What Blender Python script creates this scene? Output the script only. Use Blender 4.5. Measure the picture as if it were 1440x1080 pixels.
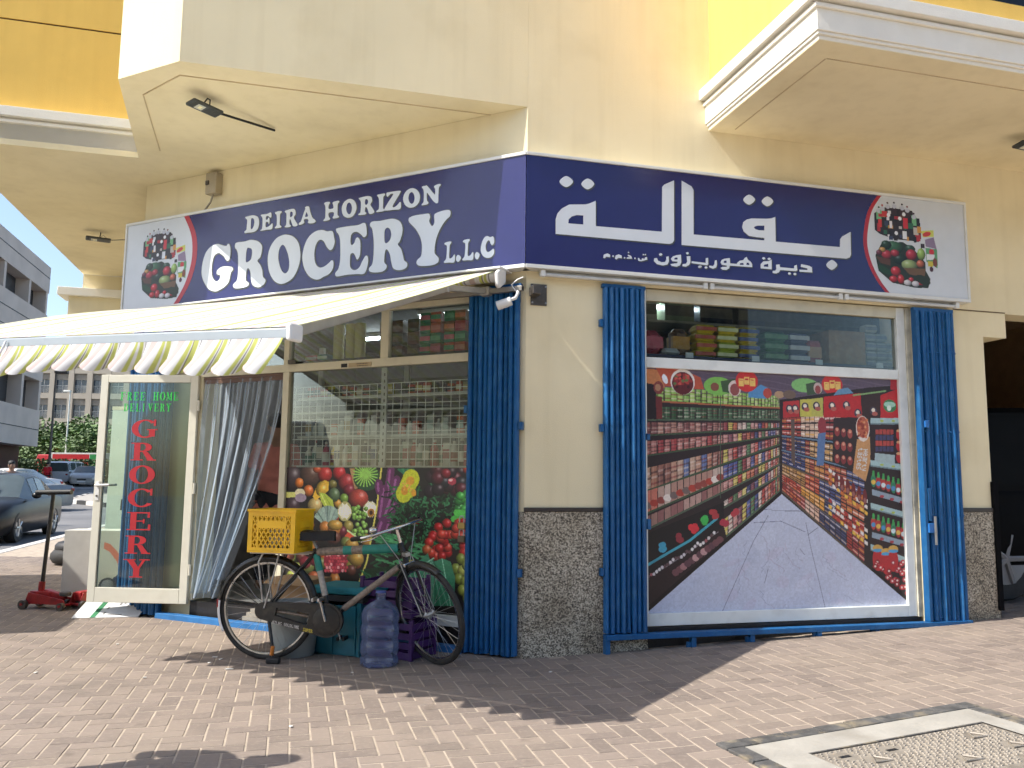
import bpy, bmesh, math, random
import numpy as np
from mathutils import Vector, Matrix
from mathutils.geometry import tessellate_polygon

for o in list(bpy.data.objects):
    bpy.data.objects.remove(o)
SC = bpy.context.scene
COL = SC.collection
RND = random.Random(7)
rad = math.radians

# ------------------------------------------------------------------ camera
PITCH, ROLL, EYE = 0.1165, 0.0106, 1.31
cam_d = bpy.data.cameras.new('camera')
cam_d.sensor_width = 36.0
cam_d.lens = 36.0 * 1154.0 / 1440.0
cam_d.clip_start = 0.05
cam_d.clip_end = 2000.0
cam = bpy.data.objects.new('camera', cam_d)
COL.objects.link(cam)
_f = Vector((0, math.cos(PITCH), math.sin(PITCH)))
_u = Vector((0, -math.sin(PITCH), math.cos(PITCH)))
_r = Vector((1, 0, 0))
_r2 = _r * math.cos(ROLL) + _u * math.sin(ROLL)
_u2 = _u * math.cos(ROLL) - _r * math.sin(ROLL)
_m = Matrix((_r2, _u2, -_f)).transposed().to_4x4()
_m.translation = Vector((0, 0, EYE))
cam.matrix_world = _m
SC.camera = cam

# ------------------------------------------------------------------ sky, sun, exposure
SUN_AZ, SUN_EL = 19.0, 47.5          # the way the light travels in plan (from +x), and the sun's height
world = bpy.data.worlds.new('World')
SC.world = world
world.use_nodes = True
wn = world.node_tree
bg = wn.nodes['Background']
sky = wn.nodes.new('ShaderNodeTexSky')
sky.sky_type = 'NISHITA'
sky.sun_disc = False
sky.sun_elevation = rad(SUN_EL)
sky.sun_rotation = rad(270.0 - SUN_AZ)
sky.air_density = 1.0
sky.dust_density = 1.6
sky.ozone_density = 1.0
wn.links.new(sky.outputs[0], bg.inputs[0])
bg.inputs[1].default_value = 0.15
sun_d = bpy.data.lights.new('sun', 'SUN')
sun_d.energy = 4.3
sun_d.angle = rad(0.5)
sun_d.color = (1.0, 0.95, 0.87)
sun = bpy.data.objects.new('sun', sun_d)
COL.objects.link(sun)
_t = Vector((math.cos(rad(SUN_EL)) * math.cos(rad(SUN_AZ)), math.cos(rad(SUN_EL)) * math.sin(rad(SUN_AZ)), -math.sin(rad(SUN_EL))))
sun.rotation_euler = _t.to_track_quat('-Z', 'Y').to_euler()
sun.location = -_t * 30
SC.view_settings.view_transform = 'Standard'
SC.view_settings.look = 'None'
SC.view_settings.gamma = 1.0
SC.view_settings.use_curve_mapping = False
SC.view_settings.exposure = 0.78
SC.render.engine = 'CYCLES'
SC.cycles.max_bounces = 6
SC.cycles.transparent_max_bounces = 12
SC.cycles.diffuse_bounces = 3
SC.cycles.use_adaptive_sampling = True
SC.cycles.adaptive_threshold = 0.035
SC.cycles.adaptive_min_samples = 12
SC.cycles.use_denoising = True
SC.cycles.caustics_reflective = False
SC.cycles.caustics_refractive = False
SC.cycles.sample_clamp_indirect = 8.0

# ------------------------------------------------------------------ facade frames
CX, CY = 0.1034, 6.2709
C0 = Vector((CX, CY, 0))
VR = Vector((0.96632, 0.25735, 0)); NR = Vector((0.25735, -0.96632, 0))      # right facade: along, outward
VL = Vector((-0.89796, 0.44008, 0)); NL = Vector((-0.44008, -0.89796, 0))    # left facade: along (leftwards), outward
TANH = math.tan(math.radians(41.02) / 2)
def TR(p): return C0 + VR * p[0] + NR * p[1] + Vector((0, 0, p[2]))
def TL(p): return C0 + VL * p[0] + NL * p[1] + Vector((0, 0, p[2]))
def frame(o, ang, z=0.0):
    c, s = math.cos(ang), math.sin(ang)
    def T(p): return Vector((o[0] + c * p[0] - s * p[1], o[1] + s * p[0] + c * p[1], z + p[2]))
    return T
def gz(x, y):
    """height of the paving: level in front of the left facade, rising along the right one"""
    s = (x - CX) * VR.x + (y - CY) * VR.y
    t = max(0.0, s - 0.05)
    return 0.037 * t * t / (t + 0.25) if t < 5 else 0.037 * 25 / 5.25 + (t - 5) * 0.02

# ------------------------------------------------------------------ mesh builder
class MB:
    def __init__(self, T=None):
        self.v = []; self.f = []; self.T = T; self.mi = []; self.cur = 0
    def add(self, vs, fs):
        k = len(self.v)
        self.v += [tuple(self.T(p)) if self.T else tuple(p) for p in vs]
        self.f += [tuple(i + k for i in f) for f in fs]
        self.mi += [self.cur] * len(fs)
        return self
    def box(self, x0, x1, y0, y1, z0, z1):
        return self.add([(x0, y0, z0), (x1, y0, z0), (x1, y1, z0), (x0, y1, z0), (x0, y0, z1), (x1, y0, z1), (x1, y1, z1), (x0, y1, z1)],
                        [(0, 3, 2, 1), (4, 5, 6, 7), (0, 1, 5, 4), (1, 2, 6, 5), (2, 3, 7, 6), (3, 0, 4, 7)])
    def quad(self, a, b, c, d): return self.add([a, b, c, d], [(0, 1, 2, 3)])
    def hexa(self, lo, hi):
        """solid between two polygons with the same number of corners"""
        n = len(lo)
        return self.add(list(lo) + list(hi), [tuple(range(n))[::-1], tuple(range(n, 2 * n))] + [(i, (i + 1) % n, n + (i + 1) % n, n + i) for i in range(n)])
    def cyl(self, a, b, r0, r1=None, n=12, cap=True):
        r1 = r0 if r1 is None else r1
        a, b = Vector(a), Vector(b)
        d = (b - a).normalized()
        x = d.orthogonal().normalized(); y = d.cross(x)
        vs = []
        for p, r in ((a, r0), (b, r1)):
            vs += [p + (x * math.cos(t) + y * math.sin(t)) * r for t in (2 * math.pi * i / n for i in range(n))]
        fs = [(i, (i + 1) % n, n + (i + 1) % n, n + i) for i in range(n)]
        if cap: fs += [tuple(range(n))[::-1], tuple(range(n, 2 * n))]
        return self.add(vs, fs)
    def tube(self, pts, r, n=8, closed=False, rs=None):
        pts = [Vector(p) for p in pts]; m = len(pts)
        vs = []; fs = []; x = None
        for i, p in enumerate(pts):
            if closed: d = pts[(i + 1) % m] - pts[i - 1]
            else: d = pts[min(i + 1, m - 1)] - pts[max(i - 1, 0)]
            d.normalize()
            x = d.orthogonal().normalized() if x is None else (x - d * x.dot(d)).normalized()
            y = d.cross(x); rr = rs[i] if rs else r
            vs += [p + (x * math.cos(2 * math.pi * k / n) + y * math.sin(2 * math.pi * k / n)) * rr for k in range(n)]
        for i in range(m if closed else m - 1):
            j = (i + 1) % m
            fs += [(i * n + k, i * n + (k + 1) % n, j * n + (k + 1) % n, j * n + k) for k in range(n)]
        if not closed: fs += [tuple(range(n))[::-1], tuple(range((m - 1) * n, m * n))]
        return self.add(vs, fs)
    def lathe(self, o, prof, n=24, axis=(0, 0, 1), cap=True):
        o = Vector(o); a = Vector(axis).normalized(); x = a.orthogonal().normalized(); y = a.cross(x)
        vs = []; m = len(prof)
        for r, h in prof:
            vs += [o + a * h + (x * math.cos(2 * math.pi * k / n) + y * math.sin(2 * math.pi * k / n)) * r for k in range(n)]
        fs = [(i * n + k, i * n + (k + 1) % n, (i + 1) * n + (k + 1) % n, (i + 1) * n + k) for i in range(m - 1) for k in range(n)]
        if cap: fs += [tuple(range(n))[::-1], tuple(range((m - 1) * n, m * n))]
        return self.add(vs, fs)
    def ball(self, o, rx, ry=None, rz=None, n=12, m=8):
        ry = rx if ry is None else ry; rz = rx if rz is None else rz
        vs = []; fs = []
        for i in range(m + 1):
            a = math.pi * i / m
            vs += [(o[0] + rx * math.sin(a) * math.cos(2 * math.pi * k / n), o[1] + ry * math.sin(a) * math.sin(2 * math.pi * k / n), o[2] - rz * math.cos(a)) for k in range(n)]
        fs = [(i * n + k, i * n + (k + 1) % n, (i + 1) * n + (k + 1) % n, (i + 1) * n + k) for i in range(m) for k in range(n)]
        return self.add(vs, fs)
    def poly(self, rings, y0, y1=None):
        """flat (or extruded) shape from 2-D rings (first outer, others holes) in x,z at depth y"""
        v3 = [[Vector((p[0], p[1], 0)) for p in r] for r in rings]
        tri = tessellate_polygon(v3)
        fl = [p for r in rings for p in r]
        if y1 is None:
            return self.add([(p[0], y0, p[1]) for p in fl], [tuple(t) for t in tri])
        n = len(fl)
        fs = [tuple(t) for t in tri] + [tuple(i + n for i in t)[::-1] for t in tri]
        k = 0
        for r in rings:
            q = len(r)
            fs += [(k + i, k + (i + 1) % q, n + k + (i + 1) % q, n + k + i) for i in range(q)]
            k += q
        return self.add([(p[0], y0, p[1]) for p in fl] + [(p[0], y1, p[1]) for p in fl], fs)
    def grid(self, P, nu, nv):
        vs = [P(i / nu, j / nv) for j in range(nv + 1) for i in range(nu + 1)]
        w = nu + 1
        return self.add(vs, [(j * w + i, j * w + i + 1, (j + 1) * w + i + 1, (j + 1) * w + i) for j in range(nv) for i in range(nu)])
    def mesh(self, name, mats, smooth=None):
        me = bpy.data.meshes.new(name)
        me.from_pydata([tuple(p) for p in self.v], [], self.f)
        mats = mats if isinstance(mats, (list, tuple)) else [mats]
        for m in mats: me.materials.append(m)
        if len(mats) > 1: me.polygons.foreach_set('material_index', self.mi)
        b = bmesh.new(); b.from_mesh(me); bmesh.ops.recalc_face_normals(b, faces=b.faces); b.to_mesh(me); b.free()
        if smooth:
            me.polygons.foreach_set('use_smooth', [True] * len(me.polygons))
            me.set_sharp_from_angle(angle=rad(smooth))
        return me
    def build(self, name, mats, parent=None, smooth=None, bevel=0, seg=2):
        return put(name, self.mesh(name, mats, smooth), parent, bevel, seg)

def worldloc(o):
    p = Vector((0, 0, 0))
    while o is not None:
        p = p + o.location; o = o.parent
    return p
def put(name, me, parent=None, bevel=0, seg=2):
    o = bpy.data.objects.new(name, me)
    COL.objects.link(o)
    if parent is not None:
        o.parent = parent
        o.location = -worldloc(parent)
    if bevel:
        m = o.modifiers.new('bevel', 'BEVEL'); m.width = bevel; m.segments = seg; m.limit_method = 'ANGLE'; m.angle_limit = rad(40)
    return o
def tag(o, label, cat, group=None, kind=None):
    o['label'] = label; o['category'] = cat
    if group: o['group'] = group
    if kind: o['kind'] = kind
    return o
def thing(name, label, cat, loc=(0, 0, 0), group=None):
    o = bpy.data.objects.new(name, None)
    COL.objects.link(o); o.location = loc; o.empty_display_size = 0.1
    return tag(o, label, cat, group)
def struct(o):
    o['kind'] = 'structure'; return o
def copy_at(src, dloc, label=None, group=None, rotz=None):
    """a thing and its parts, copied and moved"""
    r = src.copy(); COL.objects.link(r); r.location = Vector(src.location) + Vector(dloc)
    if rotz is not None: r.rotation_euler = (0, 0, rotz)
    if label: r['label'] = label
    if group: r['group'] = group
    for ch in src.children:
        c = ch.copy(); COL.objects.link(c); c.parent = r
        for g in ch.children:
            d = g.copy(); COL.objects.link(d); d.parent = c
    return r

# ------------------------------------------------------------------ materials
def lin(h):
    h = h.lstrip('#')
    c = [int(h[i:i + 2], 16) / 255 for i in (0, 2, 4)]
    return tuple(((x + 0.055) / 1.055) ** 2.4 if x > 0.04045 else x / 12.92 for x in c)
MATS = {}
def mat(name, col, rough=0.6, metal=0.0, var=0.12, vs=6.0, bump=0.0, bs=60.0, spec=0.5, detail=6.0, dirt=None, coat=0.0, streak=None, orand=0.0):
    if name in MATS: return MATS[name]
    m = bpy.data.materials.new(name); m.use_nodes = True
    nt = m.node_tree; N = nt.nodes; L = nt.links
    b = N['Principled BSDF']
    c = lin(col) if isinstance(col, str) else col
    b.inputs['Roughness'].default_value = rough
    b.inputs['Metallic'].default_value = metal
    b.inputs['Specular IOR Level'].default_value = spec
    if coat: b.inputs['Coat Weight'].default_value = coat
    tc = N.new('ShaderNodeTexCoord')
    nz = N.new('ShaderNodeTexNoise'); nz.inputs['Scale'].default_value = vs; nz.inputs['Detail'].default_value = detail
    L.new(tc.outputs['Object'], nz.inputs['Vector'])
    rp = N.new('ShaderNodeValToRGB')
    lo = tuple(max(0, x * (1 - var)) for x in c); hi = tuple(min(1, x * (1 + var)) for x in c)
    rp.color_ramp.elements[0].position = 0.3; rp.color_ramp.elements[1].position = 0.7
    rp.color_ramp.elements[0].color = lo + (1,); rp.color_ramp.elements[1].color = hi + (1,)
    L.new(nz.outputs['Fac'], rp.inputs['Fac'])
    out = rp.outputs['Color']
    if dirt:
        dc, amount, dscale = dirt
        n2 = N.new('ShaderNodeTexNoise'); n2.inputs['Scale'].default_value = dscale; n2.inputs['Detail'].default_value = 8
        L.new(tc.outputs['Object'], n2.inputs['Vector'])
        r2 = N.new('ShaderNodeValToRGB'); r2.color_ramp.elements[0].position = 0.5; r2.color_ramp.elements[1].position = 0.75
        r2.color_ramp.elements[1].color = (amount, amount, amount, 1)
        L.new(n2.outputs['Fac'], r2.inputs['Fac'])
        mx = N.new('ShaderNodeMix'); mx.data_type = 'RGBA'
        L.new(r2.outputs['Color'], mx.inputs[0]); L.new(out, mx.inputs[6]); mx.inputs[7].default_value = lin(dc) + (1,)
        out = mx.outputs[2]
    if streak:
        sc_, am_, stc = streak
        mp = N.new('ShaderNodeMapping'); mp.inputs['Scale'].default_value = (sc_, sc_, sc_ * 0.06); L.new(tc.outputs['Object'], mp.inputs[0])
        n4 = N.new('ShaderNodeTexNoise'); n4.inputs['Scale'].default_value = 1.0; n4.inputs['Detail'].default_value = 6; L.new(mp.outputs[0], n4.inputs['Vector'])
        r4 = N.new('ShaderNodeValToRGB'); r4.color_ramp.elements[0].position = 0.48; r4.color_ramp.elements[1].position = 0.8; r4.color_ramp.elements[1].color = (am_, am_, am_, 1); L.new(n4.outputs['Fac'], r4.inputs[0])
        m4 = N.new('ShaderNodeMix'); m4.data_type = 'RGBA'; L.new(r4.outputs[0], m4.inputs[0]); L.new(out, m4.inputs[6]); m4.inputs[7].default_value = lin(stc) + (1,)
        out = m4.outputs[2]
    if orand:
        oi = N.new('ShaderNodeObjectInfo'); mr_ = N.new('ShaderNodeMapRange'); mr_.inputs[3].default_value = 1 - orand; mr_.inputs[4].default_value = 1 + orand; L.new(oi.outputs['Random'], mr_.inputs[0])
        m5 = N.new('ShaderNodeMix'); m5.data_type = 'RGBA'; m5.blend_type = 'MULTIPLY'; m5.inputs[0].default_value = 1.0; L.new(out, m5.inputs[6]); L.new(mr_.outputs[0], m5.inputs[7])
        out = m5.outputs[2]
    L.new(out, b.inputs['Base Color'])
    if bump:
        n3 = N.new('ShaderNodeTexNoise'); n3.inputs['Scale'].default_value = bs; n3.inputs['Detail'].default_value = 5
        L.new(tc.outputs['Object'], n3.inputs['Vector'])
        bp = N.new('ShaderNodeBump'); bp.inputs['Strength'].default_value = bump; bp.inputs['Distance'].default_value = 0.01
        L.new(n3.outputs['Fac'], bp.inputs['Height']); L.new(bp.outputs['Normal'], b.inputs['Normal'])
    MATS[name] = m
    return m
def glass_mat(name, tint=(0.9, 0.95, 0.93), ior=1.5, rough=0.0, boost=1.0, dens=1.0):
    if name in MATS: return MATS[name]
    m = bpy.data.materials.new(name); m.use_nodes = True
    N = m.node_tree.nodes; L = m.node_tree.links
    N.remove(N['Principled BSDF'])
    tr = N.new('ShaderNodeBsdfTransparent'); tr.inputs[0].default_value = tint + (1,)
    gl = N.new('ShaderNodeBsdfGlossy'); gl.inputs['Roughness'].default_value = rough
    fr = N.new('ShaderNodeFresnel'); fr.inputs[0].default_value = ior
    ml = N.new('ShaderNodeMath'); ml.operation = 'MULTIPLY'; ml.inputs[1].default_value = boost; ml.use_clamp = True
    mx = N.new('ShaderNodeMixShader')
    L.new(fr.outputs[0], ml.inputs[0]); L.new(ml.outputs[0], mx.inputs[0]); L.new(tr.outputs[0], mx.inputs[1]); L.new(gl.outputs[0], mx.inputs[2])
    L.new(mx.outputs[0], N['Material Output'].inputs[0])
    MATS[name] = m
    return m
def emit_mat(name, col, k):
    if name in MATS: return MATS[name]
    m = bpy.data.materials.new(name); m.use_nodes = True
    b = m.node_tree.nodes['Principled BSDF']
    b.inputs['Emission Color'].default_value = lin(col) + (1,); b.inputs['Emission Strength'].default_value = k
    MATS[name] = m
    return m
def attr_mat(name, rough=0.45, spec=0.5, transl=0.0, bump=0.0, bs=200.0):
    """flat print or woven stripes: colour from the mesh's own colour attribute"""
    if name in MATS: return MATS[name]
    m = bpy.data.materials.new(name); m.use_nodes = True
    N = m.node_tree.nodes; L = m.node_tree.links; b = N['Principled BSDF']
    a = N.new('ShaderNodeAttribute'); a.attribute_name = 'ink'
    L.new(a.outputs['Color'], b.inputs['Base Color'])
    b.inputs['Roughness'].default_value = rough; b.inputs['Specular IOR Level'].default_value = spec
    if bump:
        tc = N.new('ShaderNodeTexCoord'); n3 = N.new('ShaderNodeTexNoise'); n3.inputs['Scale'].default_value = bs
        L.new(tc.outputs['Object'], n3.inputs['Vector'])
        bp = N.new('ShaderNodeBump'); bp.inputs['Strength'].default_value = bump; bp.inputs['Distance'].default_value = 0.01
        L.new(n3.outputs['Fac'], bp.inputs['Height']); L.new(bp.outputs['Normal'], b.inputs['Normal'])
    if transl:
        t = N.new('ShaderNodeBsdfTranslucent'); L.new(a.outputs['Color'], t.inputs[0])
        mx = N.new('ShaderNodeMixShader'); mx.inputs[0].default_value = transl
        L.new(b.outputs[0], mx.inputs[1]); L.new(t.outputs[0], mx.inputs[2]); L.new(mx.outputs[0], N['Material Output'].inputs[0])
    MATS[name] = m
    return m

WALL = mat('cream_render', (0.85, 0.745, 0.495), 0.85, var=0.04, vs=1.3, bump=0.16, bs=130, spec=0.2, dirt=('#b09c6c', 0.2, 1.7), streak=(9.0, 0.14, '#b09c6c'))
YELLOW = mat('yellow_render', (0.86, 0.56, 0.14), 0.85, var=0.08, vs=1.1, bump=0.16, bs=130, spec=0.2, streak=(7.0, 0.16, '#c08a3a'))
TRIM = mat('white_trim', (0.86, 0.82, 0.72), 0.8, var=0.06, vs=3, bump=0.15, bs=80, spec=0.2, dirt=('#b8a888', 0.25, 3))
BLUE = mat('blue_enamel', (0.010, 0.098, 0.265), 0.42, spec=0.35, var=0.10, vs=7, bump=0.05, bs=25, dirt=('#5f93b8', 0.22, 12), streak=(30.0, 0.18, '#0b2440'), orand=0.14)
ALU = mat('cream_aluminium', (0.60, 0.56, 0.42), 0.45, var=0.05, vs=5, dirt=('#7a7058', 0.25, 7))
ALUW = mat('white_aluminium', (0.78, 0.80, 0.76), 0.4, var=0.05, vs=5, dirt=('#8a8a80', 0.25, 7))
WHITE = mat('white_plastic', (0.72, 0.72, 0.70), 0.4, var=0.04)
DARK = mat('black_rubber', (0.012, 0.012, 0.013), 0.6, var=0.2, vs=20)
BLACKP = mat('black_paint', (0.008, 0.008, 0.009), 0.3, var=0.2)
STEEL = mat('dull_steel', (0.42, 0.42, 0.42), 0.35, metal=0.9, var=0.15, vs=12)
CHROME = mat('chrome', (0.62, 0.62, 0.62), 0.14, metal=1.0, var=0.1)
DKSTEEL = mat('dark_steel', (0.10, 0.09, 0.08), 0.5, metal=0.6, var=0.25, vs=15)
GLASS = glass_mat('window_glass', (0.88, 0.92, 0.90), 1.5, boost=0.6)

# ================================================================== the building
def stone_mat(name, dark, mid, light, scale, rough=0.55):
    m = bpy.data.materials.new(name); m.use_nodes = True
    N = m.node_tree.nodes; L = m.node_tree.links; b = N['Principled BSDF']
    tc = N.new('ShaderNodeTexCoord'); vo = N.new('ShaderNodeTexVoronoi'); vo.inputs['Scale'].default_value = scale
    nz = N.new('ShaderNodeTexNoise'); nz.inputs['Scale'].default_value = scale * 0.6; nz.inputs['Detail'].default_value = 4
    mp = N.new('ShaderNodeMapping')
    L.new(tc.outputs['Object'], mp.inputs[0]); L.new(tc.outputs['Object'], nz.inputs['Vector'])
    ad = N.new('ShaderNodeVectorMath'); ad.operation = 'MULTIPLY_ADD'; ad.inputs[1].default_value = (0.02, 0.02, 0.02)
    L.new(nz.outputs['Color'], ad.inputs[0]); L.new(mp.outputs[0], ad.inputs[2]); L.new(ad.outputs[0], vo.inputs['Vector'])
    rp = N.new('ShaderNodeValToRGB'); e = rp.color_ramp.elements
    e[0].position = 0.15; e[0].color = lin(dark) + (1,); e[1].position = 0.8; e[1].color = lin(light) + (1,)
    x = e.new(0.45); x.color = lin(mid) + (1,)
    sp = N.new('ShaderNodeSeparateColor'); L.new(vo.outputs['Color'], sp.inputs[0]); L.new(sp.outputs[0], rp.inputs[0])
    n2 = N.new('ShaderNodeTexNoise'); n2.inputs['Scale'].default_value = 2.5; L.new(tc.outputs['Object'], n2.inputs['Vector'])
    mu = N.new('ShaderNodeMix'); mu.data_type = 'RGBA'; mu.blend_type = 'MULTIPLY'; mu.inputs[0].default_value = 0.6
    r3 = N.new('ShaderNodeValToRGB'); r3.color_ramp.elements[0].color = (0.55, 0.5, 0.42, 1); r3.color_ramp.elements[0].position = 0.35; r3.color_ramp.elements[1].position = 0.6
    L.new(n2.outputs['Fac'], r3.inputs[0]); L.new(rp.outputs[0], mu.inputs[6]); L.new(r3.outputs[0], mu.inputs[7])
    L.new(mu.outputs[2], b.inputs['Base Color']); b.inputs['Roughness'].default_value = rough
    MATS[name] = m
    return m
GRANITE = stone_mat('speckled_granite', '#4a4238', '#8c8272', '#d0c6b2', 130)
BAND = mat('dark_stone_band', (0.035, 0.028, 0.026), 0.35, var=0.2, vs=25)
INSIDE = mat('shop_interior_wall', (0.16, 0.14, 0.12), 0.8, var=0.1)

bld = thing('corner_building', 'cream and yellow rendered corner building with overhanging upper storeys above the grocery', 'building', (CX, CY, 0))
S0, ZS = 0.0, 4.28          # soffit height
B_S = -2.61                 # left end of the upper right-hand facade
P_B = TR((B_S, 0, 0)); P_A = P_B + VL * 0.64
P1 = Vector((-3.53, 7.42, 0)); PW = TL((4.33, 0, 0))
PL = P1 - VR * 1.6; PLB = PL - NR * 5.1
def vz(p, z): return (p.x, p.y, z)
def plan(pts, z0, z1, name, m, parent=bld, **k):
    b = MB(); b.hexa([vz(p, z0) for p in pts], [vz(p, z1) for p in pts])
    return b.build(name, m, parent, **k)
ic = C0 - (NR + NL).normalized() * 0.24
plan([TR((0.97, 0, 0)), C0, TL((0.46, 0, 0)), TL((0.46, -0.22, 0)), ic, TR((0.97, -0.22, 0))], -0.2, 2.88, 'pillar', WALL)
w = MB(TR); w.box(0, 7.5, -0.25, 0, 2.881, 7.6); w.build('upper_wall', WALL, bld)
w = MB(TR); w.box(3.56, 4.34, -0.40, 0, -0.1, 2.88); w.build('pier', WALL, bld)
w = MB(TR); w.box(4.34, 4.6, -0.40, 0, 2.655, 2.88); w.build('corbel', WALL, bld)
w = MB(TL); w.box(0.0, 4.33, -0.25, 0, 2.79, ZS - 0.001); w.build('upper_wall', WALL, bld)
w = MB(TL); w.box(3.46, 4.33, -0.30, -0.06, 0.0, 2.789); w.build('pier', WALL, bld)
# upper storey carried forward over the left facade
b = MB(TR); b.box(B_S, -0.001, -0.25, 0, ZS, 7.6); b.build('bay_front', WALL, bld)
plan([P_B - NR * 0.001, P_A, P_A - NR * 0.4, P_B - NR * 0.4], ZS + 0.0005, 7.6, 'bay_side', WALL)
plan([C0 - NR * 0.05, P_B - NR * 0.05, P_A - NR * 0.01, P1, PW, C0 - NL * 0.2], ZS + 0.0008, ZS + 0.2, 'bay_soffit', WALL)
plan([P1, PL, PLB, PLB + VR * 2.5, PW - NR * 3.0, PW], ZS + 0.001, ZS + 0.2, 'wing_soffit', WALL)
plan([PW - NL * 0.01, PW - NR * 4.5, PW - NR * 4.5 + VR * 0.3, PW + VR * 0.3 - NL * 0.2], 0, ZS, 'return_wall', WALL)
def drip(pts, name):
    b = MB()
    for p, q in zip(pts[:-1], pts[1:]):
        d = (q - p).normalized(); n = Vector((-d.y, d.x, 0)) * 0.004
        b.hexa([vz(p + n, ZS - 0.006), vz(q + n, ZS - 0.006), vz(q - n, ZS - 0.006), vz(p - n, ZS - 0.006)], [vz(p + n, ZS), vz(q + n, ZS), vz(q - n, ZS), vz(p - n, ZS)])
    b.build(name, mat('soffit_groove', (0.58, 0.46, 0.28), 0.9), bld)
ab = (P_A - P_B).normalized()
i_b = P_B - NR * 0.2 + ab * 0.03; i_a = P_A - NR * 0.22 + VR * 0.14
drip([C0 - NR * 0.22 - VR * 0.25, i_b, i_a, P1 + VR * 0.22 + NR * 0.25], 'drip_groove')
def cornice(T, x0, x1, d, side, parent=bld, both=False):
    """moulded cornice: stacked bands, side = True gives the left return too"""
    for z0, z1, o in ((0.0, 0.028, -0.028), (0.028, 0.05, -0.012), (0.05, 0.205, 0.0), (0.205, 0.235, 0.02), (0.235, 0.255, -0.004), (0.255, 0.345, 0.055)):
        b = MB(T)
        lo = x0 - (o if side else 0)
        b.box(lo, x1, 0, d + o, ZS + z0 + 0.0015, ZS + z1 + 0.001)
        b.build('cornice_band', TRIM, parent, bevel=0.004)
# right-hand balcony
cornice(TR, 1.57, 7.4, 1.55, True)
w = MB(TR); w.box(1.601, 7.4, 0.0005, 1.519, ZS - 0.003, ZS + 0.0012); w.build('balcony_soffit', WALL, bld)
w = MB(TR); w.box(1.62, 1.78, 0.001, 1.49, ZS + 0.347, 7.6); w.build('balcony_cheek', YELLOW, bld)
w = MB(TR); w.box(1.781, 7.4, 1.34, 1.49, ZS + 0.347, 4.83); w.build('balcony_parapet', YELLOW, bld)
w = MB(TR); w.box(1.79, 7.4, 1.36, 1.42, 4.83, 6.4); w.build('balcony_dark_sheet', glass_mat('dark_sheet', (0.05, 0.05, 0.06), 1.5), bld)  # near-black glassy sheet across the opening above the parapet
def drip_r(pts):
    b = MB(TR)
    for (x0, y0), (x1, y1) in pts:
        b.box(min(x0, x1) - 0.004, max(x0, x1) + 0.004, min(y0, y1) - 0.004, max(y0, y1) + 0.004, ZS - 0.007, ZS - 0.001)
    b.build('drip_groove', MATS['soffit_groove'], bld)
drip_r([((1.8, 0.1), (1.8, 1.31)), ((1.809, 1.32), (7.2, 1.32))])
# left wing
TW = lambda p: P1 - VR * p[0] + NR * p[1] + Vector((0, 0, p[2]))
def TW2(p): return P1 - VR * (1.6 - p[0]) + NR * p[1] + Vector((0, 0, p[2]))
for z0, z1, o in ((0.0, 0.028, -0.028), (0.028, 0.05, -0.012), (0.05, 0.205, 0.0), (0.205, 0.235, 0.02), (0.235, 0.255, -0.004), (0.255, 0.345, 0.055)):
    b = MB(TW); b.box(-0.03, 1.6 + o, -0.6, o, ZS + z0 + 0.002, ZS + z1 + 0.0015); b.build('cornice_band', TRIM, bld, bevel=0.004)
b = MB(TW); b.box(-0.2, 1.55, -0.5, -0.06, ZS + 0.347, 5.50); b.build('wing_wall', YELLOW, bld)
b = MB(TW); b.box(-0.2, 1.55, -0.5, -0.072, 5.50, 5.518); b.build('shadow_joint', mat('joint_line', (0.12, 0.07, 0.03), 0.9), bld)
b = MB(TW); b.box(-0.2, 1.55, -0.5, -0.06, 5.518, 7.6); b.build('wing_wall', YELLOW, bld)
b = MB(lambda p: PLB + VR * p[0] + NR * p[1] + Vector((0, 0, p[2])))
b.box(-0.0, 3.6, -0.3, 0, 3.05, ZS); b.build('portal_beam', WALL, bld)
b = MB(lambda p: PLB + VR * p[0] + NR * p[1] + Vector((0, 0, p[2])))
b.box(-0.30, 3.6, -0.35, 0.14, 3.93, 4.05); b.build('portal_ledge', TRIM, bld, bevel=0.006)
b = MB(lambda p: PLB + VR * p[0] + NR * p[1] + Vector((0, 0, p[2])))
b.box(-0.16, 3.6, -0.25, 0.06, 3.30, 3.929); b.build('portal_panel', WALL, bld)
# stone dado and dark band
g = MB(TR); g.box(-0.004, 0.97, 0.0, 0.014, -0.1, 1.072); g.build('granite_panel', GRANITE, bld)
g = MB(TL); g.box(0.0, 0.46, 0.0, 0.010, -0.1, 1.072); g.build('granite_panel', GRANITE, bld)
g = MB(TR); g.box(-0.006, 0.98, 0.0, 0.022, 1.073, 1.105); g.build('stone_band', BAND, bld, bevel=0.003)
g = MB(TR); g.box(3.97, 4.352, -0.4, 0.012, -0.1, 1.072); g.build('granite_panel', GRANITE, bld)
g = MB(TR); g.box(3.56, 4.356, -0.4, 0.02, 1.073, 1.108); g.build('stone_band', BAND, bld, bevel=0.003)
g = MB(TR); g.box(0.62, 0.99, 0.0, 0.02, -0.1, 0.13); g.build('granite_panel', GRANITE, bld)
g = MB(TR); g.box(0.99, 3.56, -0.24, -0.02, -0.1, 0.185); g.build('plinth', mat('black_granite', (0.02, 0.019, 0.02), 0.35, var=0.3, vs=60), bld)
g = MB(TL); g.box(0.46, 3.46, -0.24, -0.05, -0.1, 0.165); g.build('plinth', MATS['black_granite'], bld)
g = MB(TR); g.box(4.325, 4.372, -0.05, 0.035, 0.22, 1.34); g.build('corner_guard', mat('guard_rubber', (0.008, 0.008, 0.009), 0.95, spec=0.05), bld, bevel=0.004)
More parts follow.
